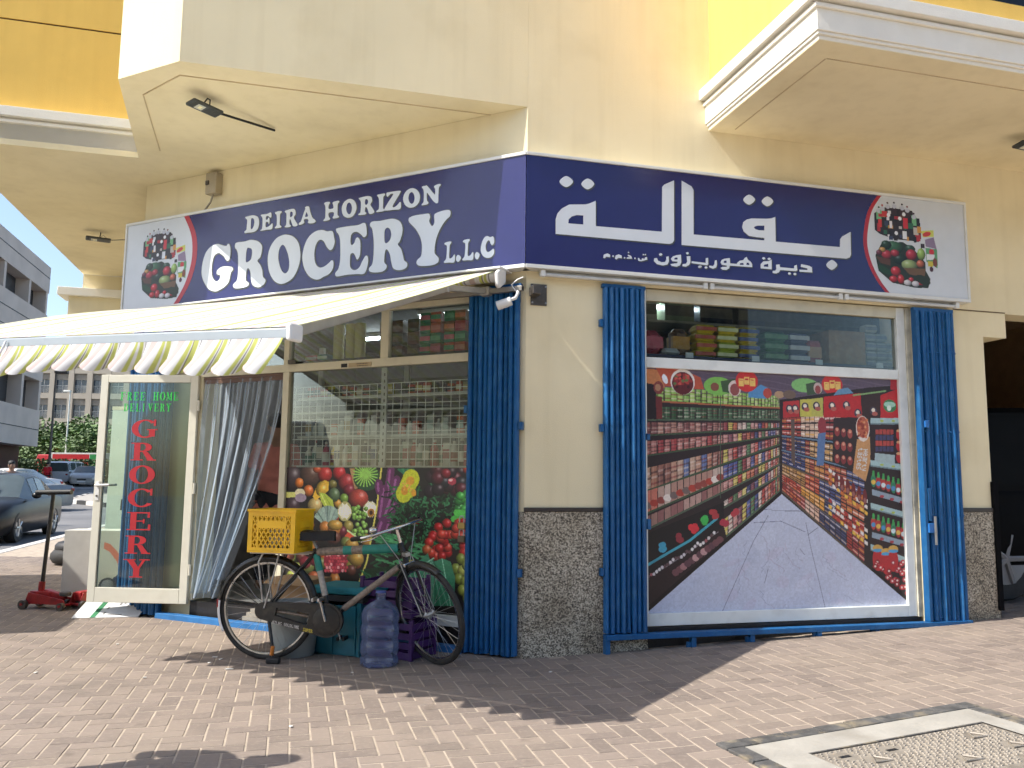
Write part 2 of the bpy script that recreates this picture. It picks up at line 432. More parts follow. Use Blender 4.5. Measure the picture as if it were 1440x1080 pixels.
g = MB(TR); g.box(4.02, 4.6, -0.01, 0.002, 2.885, 2.895); g.build('crack_line', MATS['joint_line'], bld)
# room behind the windows
zf = 0.16
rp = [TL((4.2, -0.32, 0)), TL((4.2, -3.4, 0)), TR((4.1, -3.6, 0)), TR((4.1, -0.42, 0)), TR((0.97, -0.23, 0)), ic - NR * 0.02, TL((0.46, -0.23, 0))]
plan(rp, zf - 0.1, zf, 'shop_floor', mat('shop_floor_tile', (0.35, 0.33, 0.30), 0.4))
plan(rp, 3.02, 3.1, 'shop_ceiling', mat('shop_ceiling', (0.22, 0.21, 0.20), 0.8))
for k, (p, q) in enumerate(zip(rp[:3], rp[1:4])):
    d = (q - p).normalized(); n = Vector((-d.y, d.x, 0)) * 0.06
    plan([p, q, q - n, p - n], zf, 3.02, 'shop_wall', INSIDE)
# dark garage to the right of the pier
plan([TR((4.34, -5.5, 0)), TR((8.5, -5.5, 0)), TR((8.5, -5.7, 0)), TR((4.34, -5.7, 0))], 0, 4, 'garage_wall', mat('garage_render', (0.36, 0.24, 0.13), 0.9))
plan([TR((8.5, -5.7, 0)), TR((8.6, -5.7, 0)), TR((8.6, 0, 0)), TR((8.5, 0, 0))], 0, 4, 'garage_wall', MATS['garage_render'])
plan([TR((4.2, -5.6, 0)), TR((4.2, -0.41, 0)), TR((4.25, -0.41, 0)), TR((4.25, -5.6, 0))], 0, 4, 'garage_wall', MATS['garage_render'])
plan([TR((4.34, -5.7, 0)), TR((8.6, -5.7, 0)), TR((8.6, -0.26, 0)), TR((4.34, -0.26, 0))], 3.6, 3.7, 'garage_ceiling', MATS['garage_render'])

# ================================================================== window frames and panes
def frame_bar(T, parent, s0, s1, z0, z1, d0=-0.075, d1=-0.02, m=ALU, name='frame_bar', lip=True):
    b = MB(T); b.box(s0, s1, d0, d1, z0, z1)
    return b.build(name, m, parent, bevel=0.004)
win_r = thing('shop_window', 'wide white framed shop window covered by a supermarket aisle print', 'window', tuple(TR((2.2, 0, 0.19))))
frame_bar(TR, win_r, 0.96, 1.02, 0.19, 2.87, m=ALUW)
frame_bar(TR, win_r, 3.425, 3.51, 0.19, 2.87, m=ALUW)
frame_bar(TR, win_r, 1.02, 3.425, 2.775, 2.87, m=ALU)
frame_bar(TR, win_r, 1.02, 3.425, 2.225, 2.31, m=ALUW)
frame_bar(TR, win_r, 1.02, 3.425, 0.19, 0.285, m=ALUW)
b = MB(TR); b.box(1.015, 3.43, -0.056, -0.050, 2.305, 2.78); b.build('glass_pane', GLASS, win_r)
b = MB(TR); b.box(1.015, 3.43, -0.056, -0.050, 0.28, 2.23); b.build('glass_pane', GLASS, win_r)
g = MB(TR); g.box(3.512, 3.56, -0.2, -0.005, 0.19, 2.87); g.build('reveal_strip', mat('chipped_white_paint', (0.62, 0.58, 0.46), 0.7, var=0.15, vs=8, dirt=('#4a4438', 0.8, 5)), bld)

win_l = thing('shop_window', 'cream framed shop window with wire rack behind and fruit print below', 'window', tuple(TL((1.45, 0, 0.17))))
frame_bar(TL, win_l, 0.46, 0.52, 0.17, 2.79)
frame_bar(TL, win_l, 2.36, 2.43, 0.17, 2.255)
frame_bar(TL, win_l, 0.52, 3.46, 2.255, 2.325)
frame_bar(TL, win_l, 0.52, 3.46, 2.735, 2.79)
frame_bar(TL, win_l, 1.295, 1.375, 2.325, 2.735)
frame_bar(TL, win_l, 2.37, 2.43, 2.325, 2.735)
frame_bar(TL, win_l, 0.52, 2.36, 0.17, 0.25, m=ALUW)
frame_bar(TL, win_l, 3.41, 3.46, 0.17, 2.255)
frame_bar(TL, win_l, 3.40, 3.46, 2.325, 2.735)
frame_bar(TL, win_l, 2.43, 3.41, 2.225, 2.254, d0=-0.06, d1=-0.03, m=mat('brown_rail', (0.10, 0.05, 0.03), 0.5))
for s0, s1, z0, z1 in ((0.515, 1.30, 2.32, 2.74), (1.37, 2.375, 2.32, 2.74), (2.425, 3.405, 2.32, 2.74), (0.515, 2.365, 0.245, 2.26)):
    b = MB(TL); b.box(s0, s1, -0.056, -0.050, z0, z1); b.build('glass_pane', GLASS, win_l)
b = MB(TL); b.box(1.46, 1.70, -0.0195, -0.016, 2.262, 2.30)
b.build('name_plate', mat('brass_plate', (0.42, 0.33, 0.2), 0.4), win_l)
b = MB(TL)
for k in range(7):
    b.box(1.50 + k * 0.017, 1.511 + k * 0.017, -0.016, -0.0152, 2.285, 2.292); b.box(1.50 + k * 0.016, 1.510 + k * 0.016, -0.016, -0.0152, 2.268, 2.275)
b.build('plate_lettering', DARK, win_l)
b = MB(TL); b.box(1.715, 1.78, -0.0195, -0.0165, 2.265, 2.298); b.build('name_plate', DARK, win_l)
b = MB(TL); b.box(2.28, 2.36, -0.0195, 0.005, 2.325, 2.36); b.build('stay_bracket', DKSTEEL, win_l)

# ================================================================== folding steel gates
def gate(T, s0, s1, z0, z1, n, label, zg=0.0, gaps=0, parent_loc=None, rows=(0.33, 0.6, 0.86), foot=True):
    t = thing('folding_gate', label, 'gate', tuple(T(((s0 + s1) / 2, 0.05, z0))))
    w = (s1 - s0) / n
    for k in range(n):
        a = s0 + k * w
        e = 0.055 + (0.012 if k % 2 else 0.0) + (RND.random() - 0.5) * 0.005; a += (RND.random() - 0.5) * w * 0.05
        ww = w * 0.88
        b = MB(T)
        # rounded channel section
        pr = [(a, e - 0.03), (a, e), (a + ww * 0.18, e + 0.014), (a + ww * 0.5, e + 0.020), (a + ww * 0.82, e + 0.014), (a + ww, e), (a + ww, e - 0.03)]
        zz0 = z0 + (RND.random() - 0.5) * 0.012
        b.hexa([(x, y, zz0) for x, y in pr], [(x, y, z1 - RND.random() * 0.01) for x, y in pr])
        b.build('slat', BLUE, t, smooth=50)
    for r in rows:
        z = z0 + (z1 - z0) * r
        b = MB(T)
        for k in range(n):
            a = s0 + (k + 0.44) * w
            b.cyl((a, 0.06, z), (a, 0.0885, z), 0.006, n=8)
        b.build('rivet_row', BLUE, t, smooth=40)['kind'] = 'stuff'
        b = MB(T)
        for k in range(n - 1):
            a = s0 + (k + 0.5) * w
            b.box(a, a + w, 0.018, 0.024, z - 0.012, z + 0.012)
        b.build('link_bar', BLUE, t)
    b = MB(T); b.box(s0 - 0.01, s1 + 0.01, 0.012, 0.05, z1 + 0.001, z1 + 0.03); b.build('top_track', BLUE, t)
    if foot:
        b = MB(T)
        for k in range(n):
            a = s0 + (k + 0.44) * w
            b.ball((a, 0.062, z0 + 0.03), 0.016, n=8, m=6)
        b.build('roller_row', BLUE, t, smooth=60)['kind'] = 'stuff'
    return t
def bracket(T, t, s, z, side, h=0.06):
    b = MB(T); b.box(s, s + side * 0.03, 0.015, 0.06, z - h / 2, z + h / 2) if side > 0 else b.box(s + side * 0.03, s, 0.015, 0.06, z - h / 2, z + h / 2)
    b.build('lock_lug', BLUE, t, bevel=0.004)
g1 = gate(TR, 0.625, 0.975, 0.165, 2.84, 8, 'blue folding steel gate stacked left of the aisle print window')
bracket(TR, g1, 0.622, 2.55, -1); bracket(TR, g1, 0.622, 1.72, -1); bracket(TR, g1, 0.622, 0.62, -1); bracket(TR, g1, 0.98, 1.66, 1, 0.05); bracket(TR, g1, 0.98, 0.98, 1, 0.08)
g2 = gate(TR, 3.56, 3.965, 0.16, 2.84, 9, 'blue folding steel gate stacked right of the aisle print window')
b = MB(TR); b.box(3.535, 3.562, 0.03, 0.095, 0.16, 2.84); b.build('lead_post', BLUE, g2, bevel=0.003)
b = MB(TR); b.box(3.57, 3.60, 0.09, 0.098, 1.00, 1.28); b.build('lock_plate', BLUE, g2)
b = MB(TR); b.box(3.555, 3.63, 0.092, 0.112, 0.90, 0.98); b.build('lock_box', mat('bright_blue_enamel', (0.02, 0.14, 0.42), 0.4), g2, bevel=0.004)
b = MB(TR); b.cyl((3.615, 0.115, 0.80), (3.615, 0.115, 1.04), 0.011, n=8); b.build('bolt', STEEL, g2, smooth=40)
b = MB(TR); b.box(3.565, 3.605, 0.092, 0.11, 1.80, 1.86); b.build('lock_lug', MATS['bright_blue_enamel'], g2, bevel=0.004)
g3 = gate(TL, 0.035, 0.475, 0.015, 2.80, 10, 'blue folding steel gate with padlock beside the fruit print')
bracket(TL, g3, 0.032, 1.72, -1); bracket(TL, g3, 0.032, 0.62, -1); bracket(TL, g3, 0.478, 1.86, 1, 0.06)
g4 = gate(TL, 3.74, 4.31, 0.02, 2.72, 12, 'blue folding steel gate stacked behind the open glass door')
# bottom rails of the gates
rail = thing('gate_rail', 'blue steel bottom rail on short feet under the aisle print window', 'rail', tuple(TR((2.2, 0.05, 0.1))))
b = MB(TR); b.box(0.62, 3.97, 0.025, 0.10, 0.118, 0.158); b.build('channel', BLUE, rail, bevel=0.004)
b = MB(TR); b.box(0.62, 0.655, 0.03, 0.09, -0.02, 0.118); b.build('foot', BLUE, rail)
for s in (1.33, 1.84, 2.45, 3.0):
    b = MB(TR); b.box(s, s + 0.04, 0.04, 0.085, 0.0, 0.118); b.build('foot', BLUE, rail)
    b = MB(TR); b.box(s - 0.03, s + 0.02, 0.05, 0.07, 0.037 * s - 0.02, 0.037 * s + 0.03); b.build('foot_plate', BLUE, rail)
rail2 = thing('gate_rail', 'blue steel threshold channel on the ground below shop doorway', 'rail', tuple(TL((2.2, 0.05, 0))))
b = MB(TL); b.box(0.48, 3.74, 0.02, 0.10, -0.02, 0.05); b.build('channel', mat('worn_blue_enamel', (0.03, 0.16, 0.40), 0.45, var=0.2, vs=8), rail2, bevel=0.005)
# padlocks on the left gate
for k, z in enumerate((0.93, 0.83)):
    t = thing('padlock', ['upper brass padlock hanging on blue gate beside the fruit print', 'lower dark brass padlock hanging on blue gate beside the fruit print'][k], 'padlock', tuple(TL((0.49, 0.09, z))))
    b = MB(TL); b.box(0.462, 0.522, 0.078, 0.098, z, z + 0.05); b.build('lock_body', [mat('brass', (0.42, 0.29, 0.10), 0.35, metal=0.7), mat('dull_brass', (0.14, 0.11, 0.07), 0.5, metal=0.5)][k], t, bevel=0.005)
    b = MB(TL); b.tube([(0.473, 0.088, z + 0.05), (0.473, 0.088, z + 0.085), (0.482, 0.088, z + 0.1), (0.502, 0.088, z + 0.1), (0.511, 0.088, z + 0.085), (0.511, 0.088, z + 0.05)], 0.005, 6); b.build('shackle', STEEL, t, smooth=50)

# ================================================================== paving, kerb, road
def paver_mat():
    m = bpy.data.materials.new('clay_paver'); m.use_nodes = True
    N = m.node_tree.nodes; L = m.node_tree.links; b = N['Principled BSDF']
    ge = N.new('ShaderNodeNewGeometry'); oi = N.new('ShaderNodeObjectInfo')
    ad = N.new('ShaderNodeMath'); ad.operation = 'ADD'; L.new(ge.outputs['Random Per Island'], ad.inputs[0]); L.new(oi.outputs['Random'], ad.inputs[1])
    fr = N.new('ShaderNodeMath'); fr.operation = 'FRACT'; L.new(ad.outputs[0], fr.inputs[0])
    rp = N.new('ShaderNodeValToRGB'); e = rp.color_ramp.elements
    e[0].color = (0.185, 0.150, 0.128, 1); e[1].color = (0.26, 0.21, 0.175, 1); x = e.new(0.5); x.color = (0.222, 0.180, 0.152, 1)
    L.new(fr.outputs[0], rp.inputs[0])
    out = rp.outputs[0]
    for sc, lo, hi, c, fac in ((0.9, 0.45, 0.8, (0.30, 0.245, 0.19, 1), 0.75), (2.7, 0.56, 0.75, (0.12, 0.10, 0.085, 1), 0.4), (38.0, 0.5, 0.72, (0.32, 0.265, 0.22, 1), 0.4), (5.0, 0.635, 0.76, (0.09, 0.065, 0.05, 1), 0.5), (1.6, 0.62, 0.70, (0.15, 0.125, 0.105, 1), 0.45)):
        nz = N.new('ShaderNodeTexNoise'); nz.inputs['Scale'].default_value = sc; nz.inputs['Detail'].default_value = 7; L.new(ge.outputs['Position'], nz.inputs['Vector'])
        r = N.new('ShaderNodeValToRGB'); r.color_ramp.elements[0].position = lo; r.color_ramp.elements[1].position = hi; r.color_ramp.elements[1].color = (fac, fac, fac, 1)
        L.new(nz.outputs['Fac'], r.inputs[0])
        mx = N.new('ShaderNodeMix'); mx.data_type = 'RGBA'; L.new(r.outputs[0], mx.inputs[0]); L.new(out, mx.inputs[6]); mx.inputs[7].default_value = c
        out = mx.outputs[2]
    L.new(out, b.inputs['Base Color']); b.inputs['Roughness'].default_value = 0.85; b.inputs['Specular IOR Level'].default_value = 0.25
    nb = N.new('ShaderNodeTexNoise'); nb.inputs['Scale'].default_value = 150; nb.inputs['Detail'].default_value = 4; L.new(ge.outputs['Position'], nb.inputs['Vector'])
    bp = N.new('ShaderNodeBump'); bp.inputs['Strength'].default_value = 0.35; bp.inputs['Distance'].default_value = 0.004
    L.new(nb.outputs['Fac'], bp.inputs['Height']); L.new(bp.outputs[0], b.inputs['Normal'])
    return m
PAVER = paver_mat()
SAND = mat('joint_sand', (0.40, 0.335, 0.265), 0.95, var=0.18, vs=9, bump=0.3, bs=120, spec=0.1)
KB0 = Vector((-8.8, 14.4, 0)); KBD = Vector((-0.257, 0.966, 0)).normalized()
def kerb_pt(t, off=0.0): return KB0 + KBD * t + Vector((-KBD.y, KBD.x, 0)) * off      # off > 0: towards the road
# base sheet (sand bed) following the slope
b = MB()
ks = (KB0 - C0).dot(VR) + 0.15                     # the kerb runs square to the right facade
ss = [ks, -4, -2, -1, 0] + [0.05 + 0.05 * k for k in range(60)] + [3.2 + 0.2 * k for k in range(12)] + [6, 9, 14]
vv = [-14, 12, 24]
b.add([tuple(C0 + VR * s_ - NR * v_ + Vector((0, 0, gz(*(C0 + VR * s_ - NR * v_).xy) - 0.0012))) for v_ in vv for s_ in ss], [(j * len(ss) + i, j * len(ss) + i + 1, (j + 1) * len(ss) + i + 1, (j + 1) * len(ss) + i) for j in range(len(vv) - 1) for i in range(len(ss) - 1)])
pav = struct(b.build('pavement', SAND, None))
# inspection cover area left free of pavers
MH = frame((1.03, 4.27), rad(21.0))
MHW, MHD = 1.70, 1.30
def in_mh(x, y):
    c, s = math.cos(rad(21)), math.sin(rad(21)); dx, dy = x - 1.03, y - 4.27
    u, v = c * dx + s * dy, -s * dx + c * dy
    return 0.03 < u < MHW - 0.03 and -MHD < v < -0.03
def in_bld(x, y):
    p = Vector((x, y, 0)) - C0
    return p.dot(NR) < -0.02 and p.dot(NL) < -0.02 and p.dot(VR) < 4.36 and p.dot(VL) < 4.3
U = 0.1035; J = 0.0047
ang0 = math.atan2(VR.y, VR.x)
c0, s0_ = math.cos(ang0), math.sin(ang0)
def paver_shape(hw, hl, h=0.012, ch=0.0022):
    return ([(-hw, -hl, -h), (hw, -hl, -h), (hw, hl, -h), (-hw, hl, -h), (-hw, -hl, -ch), (hw, -hl, -ch), (hw, hl, -ch), (-hw, hl, -ch), (-hw + ch, -hl + ch, 0), (hw - ch, -hl + ch, 0), (hw - ch, hl - ch, 0), (-hw + ch, hl - ch, 0)],
            [(0, 1, 5, 4), (1, 2, 6, 5), (2, 3, 7, 6), (3, 0, 4, 7), (4, 5, 9, 8), (5, 6, 10, 9), (6, 7, 11, 10), (7, 4, 8, 11), (8, 9, 10, 11)])
SH = paver_shape(U - J, U / 2 - J); SV = paver_shape(U / 2 - J, U - J)
cands = []
R2 = random.Random(3)
for a in range(-160, 160):
    for d in range(-60, 60):
        for kind in (0, 1):
            u0 = (a + 2 * d) * U; v0 = -(a - 2 * d) * U          # mirrored herringbone lattice
            if kind == 0: u, v = u0 + U, v0 - U / 2
            else: u, v = u0 + 3.5 * U, v0 - U
            x = u * c0 - v * s0_; y = 5.0 + u * s0_ + v * c0
            if y < 3.0 or y > 13.5 or abs(x) > 0.70 * y + 0.35: continue
            if x < KB0.x + (y - KB0.y) * KBD.x / KBD.y + 0.35: continue
            if in_mh(x, y) or in_bld(x, y): continue
            # clear of the building's two fronts
            cands.append((x, y, kind))
def px_size(c): return 1.0 / (c[1] ** 2 + 0.2 * c[0] ** 2)
vis = [c for c in cands if c[1] > 3.55 and abs(c[0]) < 0.61 * c[1]]
vis.sort(key=px_size, reverse=True)
single = set(vis[:300])
mh = MB(); mh.add(*SH); me_h = mh.mesh('paver', PAVER)
mv = MB(); mv.add(*SV); me_v = mv.mesh('paver', PAVER)
rest = MB()
for c in cands:
    x, y, kind = c
    z = gz(x, y) + 0.0004 + R2.random() * 0.0018
    tx, ty = (R2.random() - 0.5) * 0.012, (R2.random() - 0.5) * 0.012
    yaw = ang0 + (R2.random() - 0.5) * 0.016
    gx = (gz(x + 0.05, y) - gz(x - 0.05, y)) / 0.1; gy = (gz(x, y + 0.05) - gz(x, y - 0.05)) / 0.1
    if c in single:
        o = bpy.data.objects.new('paver', me_h if kind == 0 else me_v); COL.objects.link(o)
        o.parent = pav; o.location = (x, y, z); 
        o.rotation_euler = (tx + math.atan(gy), ty - math.atan(gx), yaw)
    else:
        cc, ss = math.cos(yaw), math.sin(yaw)
        S = SH if kind == 0 else SV
        rest.add([(x + cc * p[0] - ss * p[1], y + ss * p[0] + cc * p[1], z + p[2] + (gx + ty) * (cc * p[0] - ss * p[1]) + (gy + tx) * (ss * p[0] + cc * p[1])) for p in S[0]], S[1])
r_ = rest.build('distant_pavers', PAVER, pav)
r_['kind'] = 'stuff'
# kerb stones and road
def road_mat():
    return mat('asphalt', (0.15, 0.148, 0.148), 0.85, var=0.25, vs=0.5, bump=0.3, bs=60, dirt=('#77726a', 0.5, 0.25))
kerb = struct(MB().hexa([vz(kerb_pt(-22, 0.02), -0.2), vz(kerb_pt(16, 0.02), -0.2), vz(kerb_pt(16, 0.005), -0.2), vz(kerb_pt(-22, 0.005), -0.2)], [vz(kerb_pt(-22, 0.02), -0.02), vz(kerb_pt(16, 0.02), -0.02), vz(kerb_pt(16, 0.005), -0.02), vz(kerb_pt(-22, 0.005), -0.02)]).build('kerb', SAND))
KW = mat('kerb_white', (0.62, 0.58, 0.52), 0.8, var=0.15, vs=4, bump=0.2)
for k in range(-8, 16):
    b = MB(); q = [kerb_pt(k + 0.01, 0.02), kerb_pt(k + 0.99, 0.02), kerb_pt(k + 0.99, -0.16), kerb_pt(k + 0.01, -0.16)]
    b.hexa([vz(p, -0.2) for p in q], [vz(p, 0.012) for p in q]); b.build('kerb_stone', KW, kerb, bevel=0.015)
b = MB()
def road_z(y): return -0.12 + max(0, y - 24) * 0.0187 if y < 80 else -0.12 + 56 * 0.0187
rys = [-40, 0, 12, 18, 24, 40, 60, 80, 120, 300, 900]
rxs = [-900, -200, -80, -40, -20, 0, 40, 200, 900]
b.add([(x, y, road_z(y) - 0.0) for y in rys for x in rxs], [(j * 9 + i, j * 9 + i + 1, (j + 1) * 9 + i + 1, (j + 1) * 9 + i) for j in range(10) for i in range(8)])
struct(b.build('road', road_mat()))
# inspection chamber in the paving
zc = lambda x, y: gz(x, y)
def MHT(p):
    q = MH((p[0], p[1], 0)); return Vector((q.x, q.y, gz(q.x, q.y) + p[2]))
cov = thing('inspection_cover', 'cast metal inspection cover set in a concrete slab bordered by dark pavers', 'manhole', tuple(MHT((0.8, -0.6, 0))))
CONC = mat('pale_concrete', (0.34, 0.32, 0.28), 0.9, var=0.12, vs=4, bump=0.3, bs=40, dirt=('#6b6252', 0.5, 3.2))
def slab(u0, u1, v0, v1, z0, z1, n=8):
    b = MB(MHT)
    for k in range(n):
        a, c = u0 + (u1 - u0) * k / n, u0 + (u1 - u0) * (k + 1) / n
        b.add([(a, v0, z1), (c, v0, z1), (c, v1, z1), (a, v1, z1)], [(0, 1, 2, 3)])
    b.add([(u0, v0, z0), (u1, v0, z0), (u1, v0, z1), (u0, v0, z1)], [(0, 1, 2, 3)])
    b.add([(u0, v1, z0), (u1, v1, z0), (u1, v1, z1), (u0, v1, z1)], [(0, 1, 2, 3)])
    return b
DKP = mat('dark_block', (0.085, 0.082, 0.078), 0.85, var=0.35, vs=14, bump=0.5, bs=70, dirt=('#a89878', 0.6, 9))
for k in range(8):
    b = MB(MHT); e = 0.004 * R2.random(); b.box(0.003 + k * 0.2, 0.197 + k * 0.2, -0.097, -0.002, -0.02, 0.011 + e); b.build('border_block', DKP, cov, bevel=0.005)
b = MB(MHT); b.box(1.603, 1.697, -0.097, -0.002, -0.02, 0.012); b.build('border_block', DKP, cov, bevel=0.005)
for k in range(6):
    for u in (0.003, 1.603):
        b = MB(MHT); e = 0.004 * R2.random(); b.box(u, u + 0.094, -0.296 - k * 0.2, -0.103 - k * 0.2, -0.02, 0.011 + e); b.build('border_block', DKP, cov, bevel=0.005)
slab(0.1, 1.6, -0.3, -0.1, -0.02, 0.0085).build('concrete_slab', CONC, cov)
slab(0.1, 0.32, -1.3, -0.3, -0.02, 0.0086).build('concrete_slab', CONC, cov)
slab(1.46, 1.6, -1.3, -0.3, -0.02, 0.0086).build('concrete_slab', CONC, cov)
IRON = mat('dusty_cast_iron', (0.25, 0.22, 0.18), 0.7, metal=0.15, var=0.2, vs=10, bump=0.2, bs=80, dirt=('#544a3c', 0.5, 12))
slab(0.32, 1.46, -1.3, -0.3, -0.02, 0.003).build('cover_plate', IRON, cov)
slab(0.32, 1.46, -0.312, -0.3, -0.02, 0.0095).build('seam_line', DKP, cov)
b = MB(MHT)
for i in range(38):
    for j in range(20):
        u, v = 0.345 + i * 0.029 + (0.0145 if j % 2 else 0), -0.33 - j * 0.024
        if any((u - q) ** 2 + (v - w_) ** 2 < 0.0034 for q, w_ in ((0.56, -0.50), (0.94, -0.66), (1.25, -0.44), (1.30, -0.62), (0.72, -0.42), (0.45, -0.40), (0.62, -0.75), (1.2, -0.78))): continue
        dx, dy = (0.009, 0.004) if (i + j) % 2 else (0.004, 0.009)
        b.add([(u - dx, v - dy, 0.003), (u + dx, v - dy, 0.003), (u + dx, v + dy, 0.003), (u - dx, v + dy, 0.003), (u - dx * 0.6, v - dy * 0.6, 0.009), (u + dx * 0.6, v - dy * 0.6, 0.009), (u + dx * 0.6, v + dy * 0.6, 0.009), (u - dx * 0.6, v + dy * 0.6, 0.009)],
              [(4, 5, 6, 7), (0, 1, 5, 4), (1, 2, 6, 5), (2, 3, 7, 6), (3, 0, 4, 7)])
o = b.build('tread_studs', mat('worn_iron', (0.33, 0.29, 0.24), 0.55, metal=0.2), cov); o['kind'] = 'stuff'
for q, w_ in ((0.56, -0.50), (0.94, -0.66), (1.25, -0.44), (1.30, -0.62), (0.62, -0.75), (1.2, -0.78)):
    b = MB(MHT); b.tube([(q - 0.05, w_ - 0.03, 0.007), (q + 0.05, w_ - 0.03, 0.007), (q, w_ + 0.04, 0.007)], 0.006, 6, closed=True); b.build('triangle_rib', MATS['worn_iron'], cov, smooth=60)
for q, w_ in ((0.72, -0.42), (0.45, -0.40)):
    b = MB(MHT); b.box(q - 0.03, q + 0.03, w_ - 0.012, w_ + 0.012, 0.003, 0.0045); b.build('lifting_slot', DARK, cov)

# ================================================================== the shop sign
SD = 0.10                                     # how far the sign stands off the wall
SBLUE = mat('sign_blue', (0.020, 0.022, 0.115), 0.22, var=0.04, vs=2, spec=0.5)
SWHITE = mat('sign_white_field', (0.62, 0.65, 0.68), 0.25, var=0.03)
SLET = mat('sign_letter_white', (0.66, 0.70, 0.74), 0.3, var=0.02)
SOUT = mat('letter_outline', (0.045, 0.05, 0.045), 0.4)
SRED = mat('sign_red', (0.42, 0.018, 0.03), 0.3, var=0.05)
SFRAME = mat('sign_frame_white', (0.70, 0.70, 0.66), 0.35, var=0.05)
def smooth_ring(flat, n=4, t=0.5):
    p = [(flat[i] / 1000, flat[i + 1] / 1000) for i in range(0, len(flat), 2)]
    m = len(p); out = []
    for i in range(m):
        p0, p1, p2, p3 = p[i - 1], p[i], p[(i + 1) % m], p[(i + 2) % m]
        for k in range(n):
            u = k / n; u2 = u * u; u3 = u2 * u
            out.append(tuple(0.5 * (2 * p1[c] + (p2[c] - p0[c]) * u + (2 * p0[c] - 5 * p1[c] + 4 * p2[c] - p3[c]) * u2 + (3 * p1[c] - p0[c] - 3 * p2[c] + p3[c]) * u3) for c in (0, 1)))
    return out
def straight_ring(flat): return [(flat[i] / 1000, flat[i + 1] / 1000) for i in range(0, len(flat), 2)]
def oval(cx, cz, rx, rz, n=24): return [(cx + rx * math.cos(2 * math.pi * k / n), cz + rz * math.sin(2 * math.pi * k / n)) for k in range(n)]
def grow(ring, e):
    """ring pushed outward by e"""
    m = len(ring); A = sum(ring[i][0] * ring[(i + 1) % m][1] - ring[(i + 1) % m][0] * ring[i][1] for i in range(m))
    sg = 1 if A > 0 else -1; out = []
    for i in range(m):
        dx, dz = ring[(i + 1) % m][0] - ring[i - 1][0], ring[(i + 1) % m][1] - ring[i - 1][1]
        l = math.hypot(dx, dz) or 1
        out.append((ring[i][0] + sg * dz / l * e, ring[i][1] - sg * dx / l * e))
    return out
def letter(T, t, rings, sx, e=0.006, name='letter'):
    b = MB(T); b.poly(rings, SD + 0.0022); b.build(name, SLET, t)
    o = grow(rings[0], e); o = [(p[0] - sx * 0.006, p[1] - 0.006) for p in o]
    hs = [grow(h, -e * 0.4) for h in rings[1:]]
    b = MB(T); b.poly([o] + [[(p[0], p[1]) for p in h] for h in hs], SD + 0.0012); b.build(name + '_outline', SOUT, t)

def sign_box(T, s0, s1, z0, z1, label, end_mitre):
    t = thing('shop_sign', label, 'sign', tuple(T(((s0 + s1) / 2, SD, z0))))
    b = MB(T); b.box(s0 + 0.02, s1 - 0.02, 0.005, SD - 0.004, z0 + 0.015, z1 - 0.015); b.build('sign_case', SFRAME, t)
    b = MB(T); b.box(s0, s1, 0.0, SD + 0.012, z1 - 0.026, z1); b.build('frame_rail', SFRAME, t, bevel=0.003)
    b = MB(T); b.box(s0, s1, 0.0, SD + 0.012, z0, z0 + 0.03); b.build('frame_rail', SFRAME, t, bevel=0.003)
    b = MB(T); b.box(s1 - 0.022, s1, 0.001, SD + 0.011, z0 + 0.0301, z1 - 0.0261); b.build('frame_rail', SFRAME, t, bevel=0.003)
    return t
def face(T, t, ring, m, y, name): 
    b = MB(T); b.poly([ring], y); return b.build(name, m, t)

# ---- English side (left facade); s grows to the left
sz0, sz1 = 2.935, 3.865
LS0, LS1 = -0.036, 4.47
sgl = sign_box(TL, LS0, LS1, sz0, sz1, 'dark blue English grocery signboard with white letters on left facade', 0)
arcL = [(3.63, 3.845), (3.531, 3.675), (3.492, 3.529), (3.497, 3.353), (3.559, 3.17), (3.661, 3.019), (3.74, 2.934)]
def arc_smooth(pts, n=6):
    out = []
    for i in range(len(pts) - 1):
        p0, p1, p2, p3 = pts[max(i - 1, 0)], pts[i], pts[i + 1], pts[min(i + 2, len(pts) - 1)]
        for k in range(n):
            u = k / n
            out.append(tuple(0.5 * (2 * p1[c] + (p2[c] - p0[c]) * u + (2 * p0[c] - 5 * p1[c] + 4 * p2[c] - p3[c]) * u * u + (3 * p1[c] - p0[c] - 3 * p2[c] + p3[c]) * u ** 3) for c in (0, 1)))
    return out + [pts[-1]]
aL = arc_smooth(arcL)
lo, hi = sz0 + 0.031, sz1 - 0.027
aL = [(aL[0][0], hi)] + [p for p in aL if lo < p[1] < hi] + [(aL[-1][0], lo)]
face(TL, sgl, [(LS0 + 0.001, lo), (LS0 + 0.001, hi)] + [(p[0] - 0.03, p[1]) for p in aL], SBLUE, SD, 'blue_field')
face(TL, sgl, [(LS1 - 0.023, lo), (LS1 - 0.023, hi)] + [(p[0] + 0.03, p[1]) for p in aL], SWHITE, SD + 0.0004, 'white_field')
face(TL, sgl, [(p[0] - 0.032, p[1]) for p in aL] + [(p[0] + 0.032, p[1]) for p in reversed(aL)], SRED, SD + 0.0009, 'red_arc')
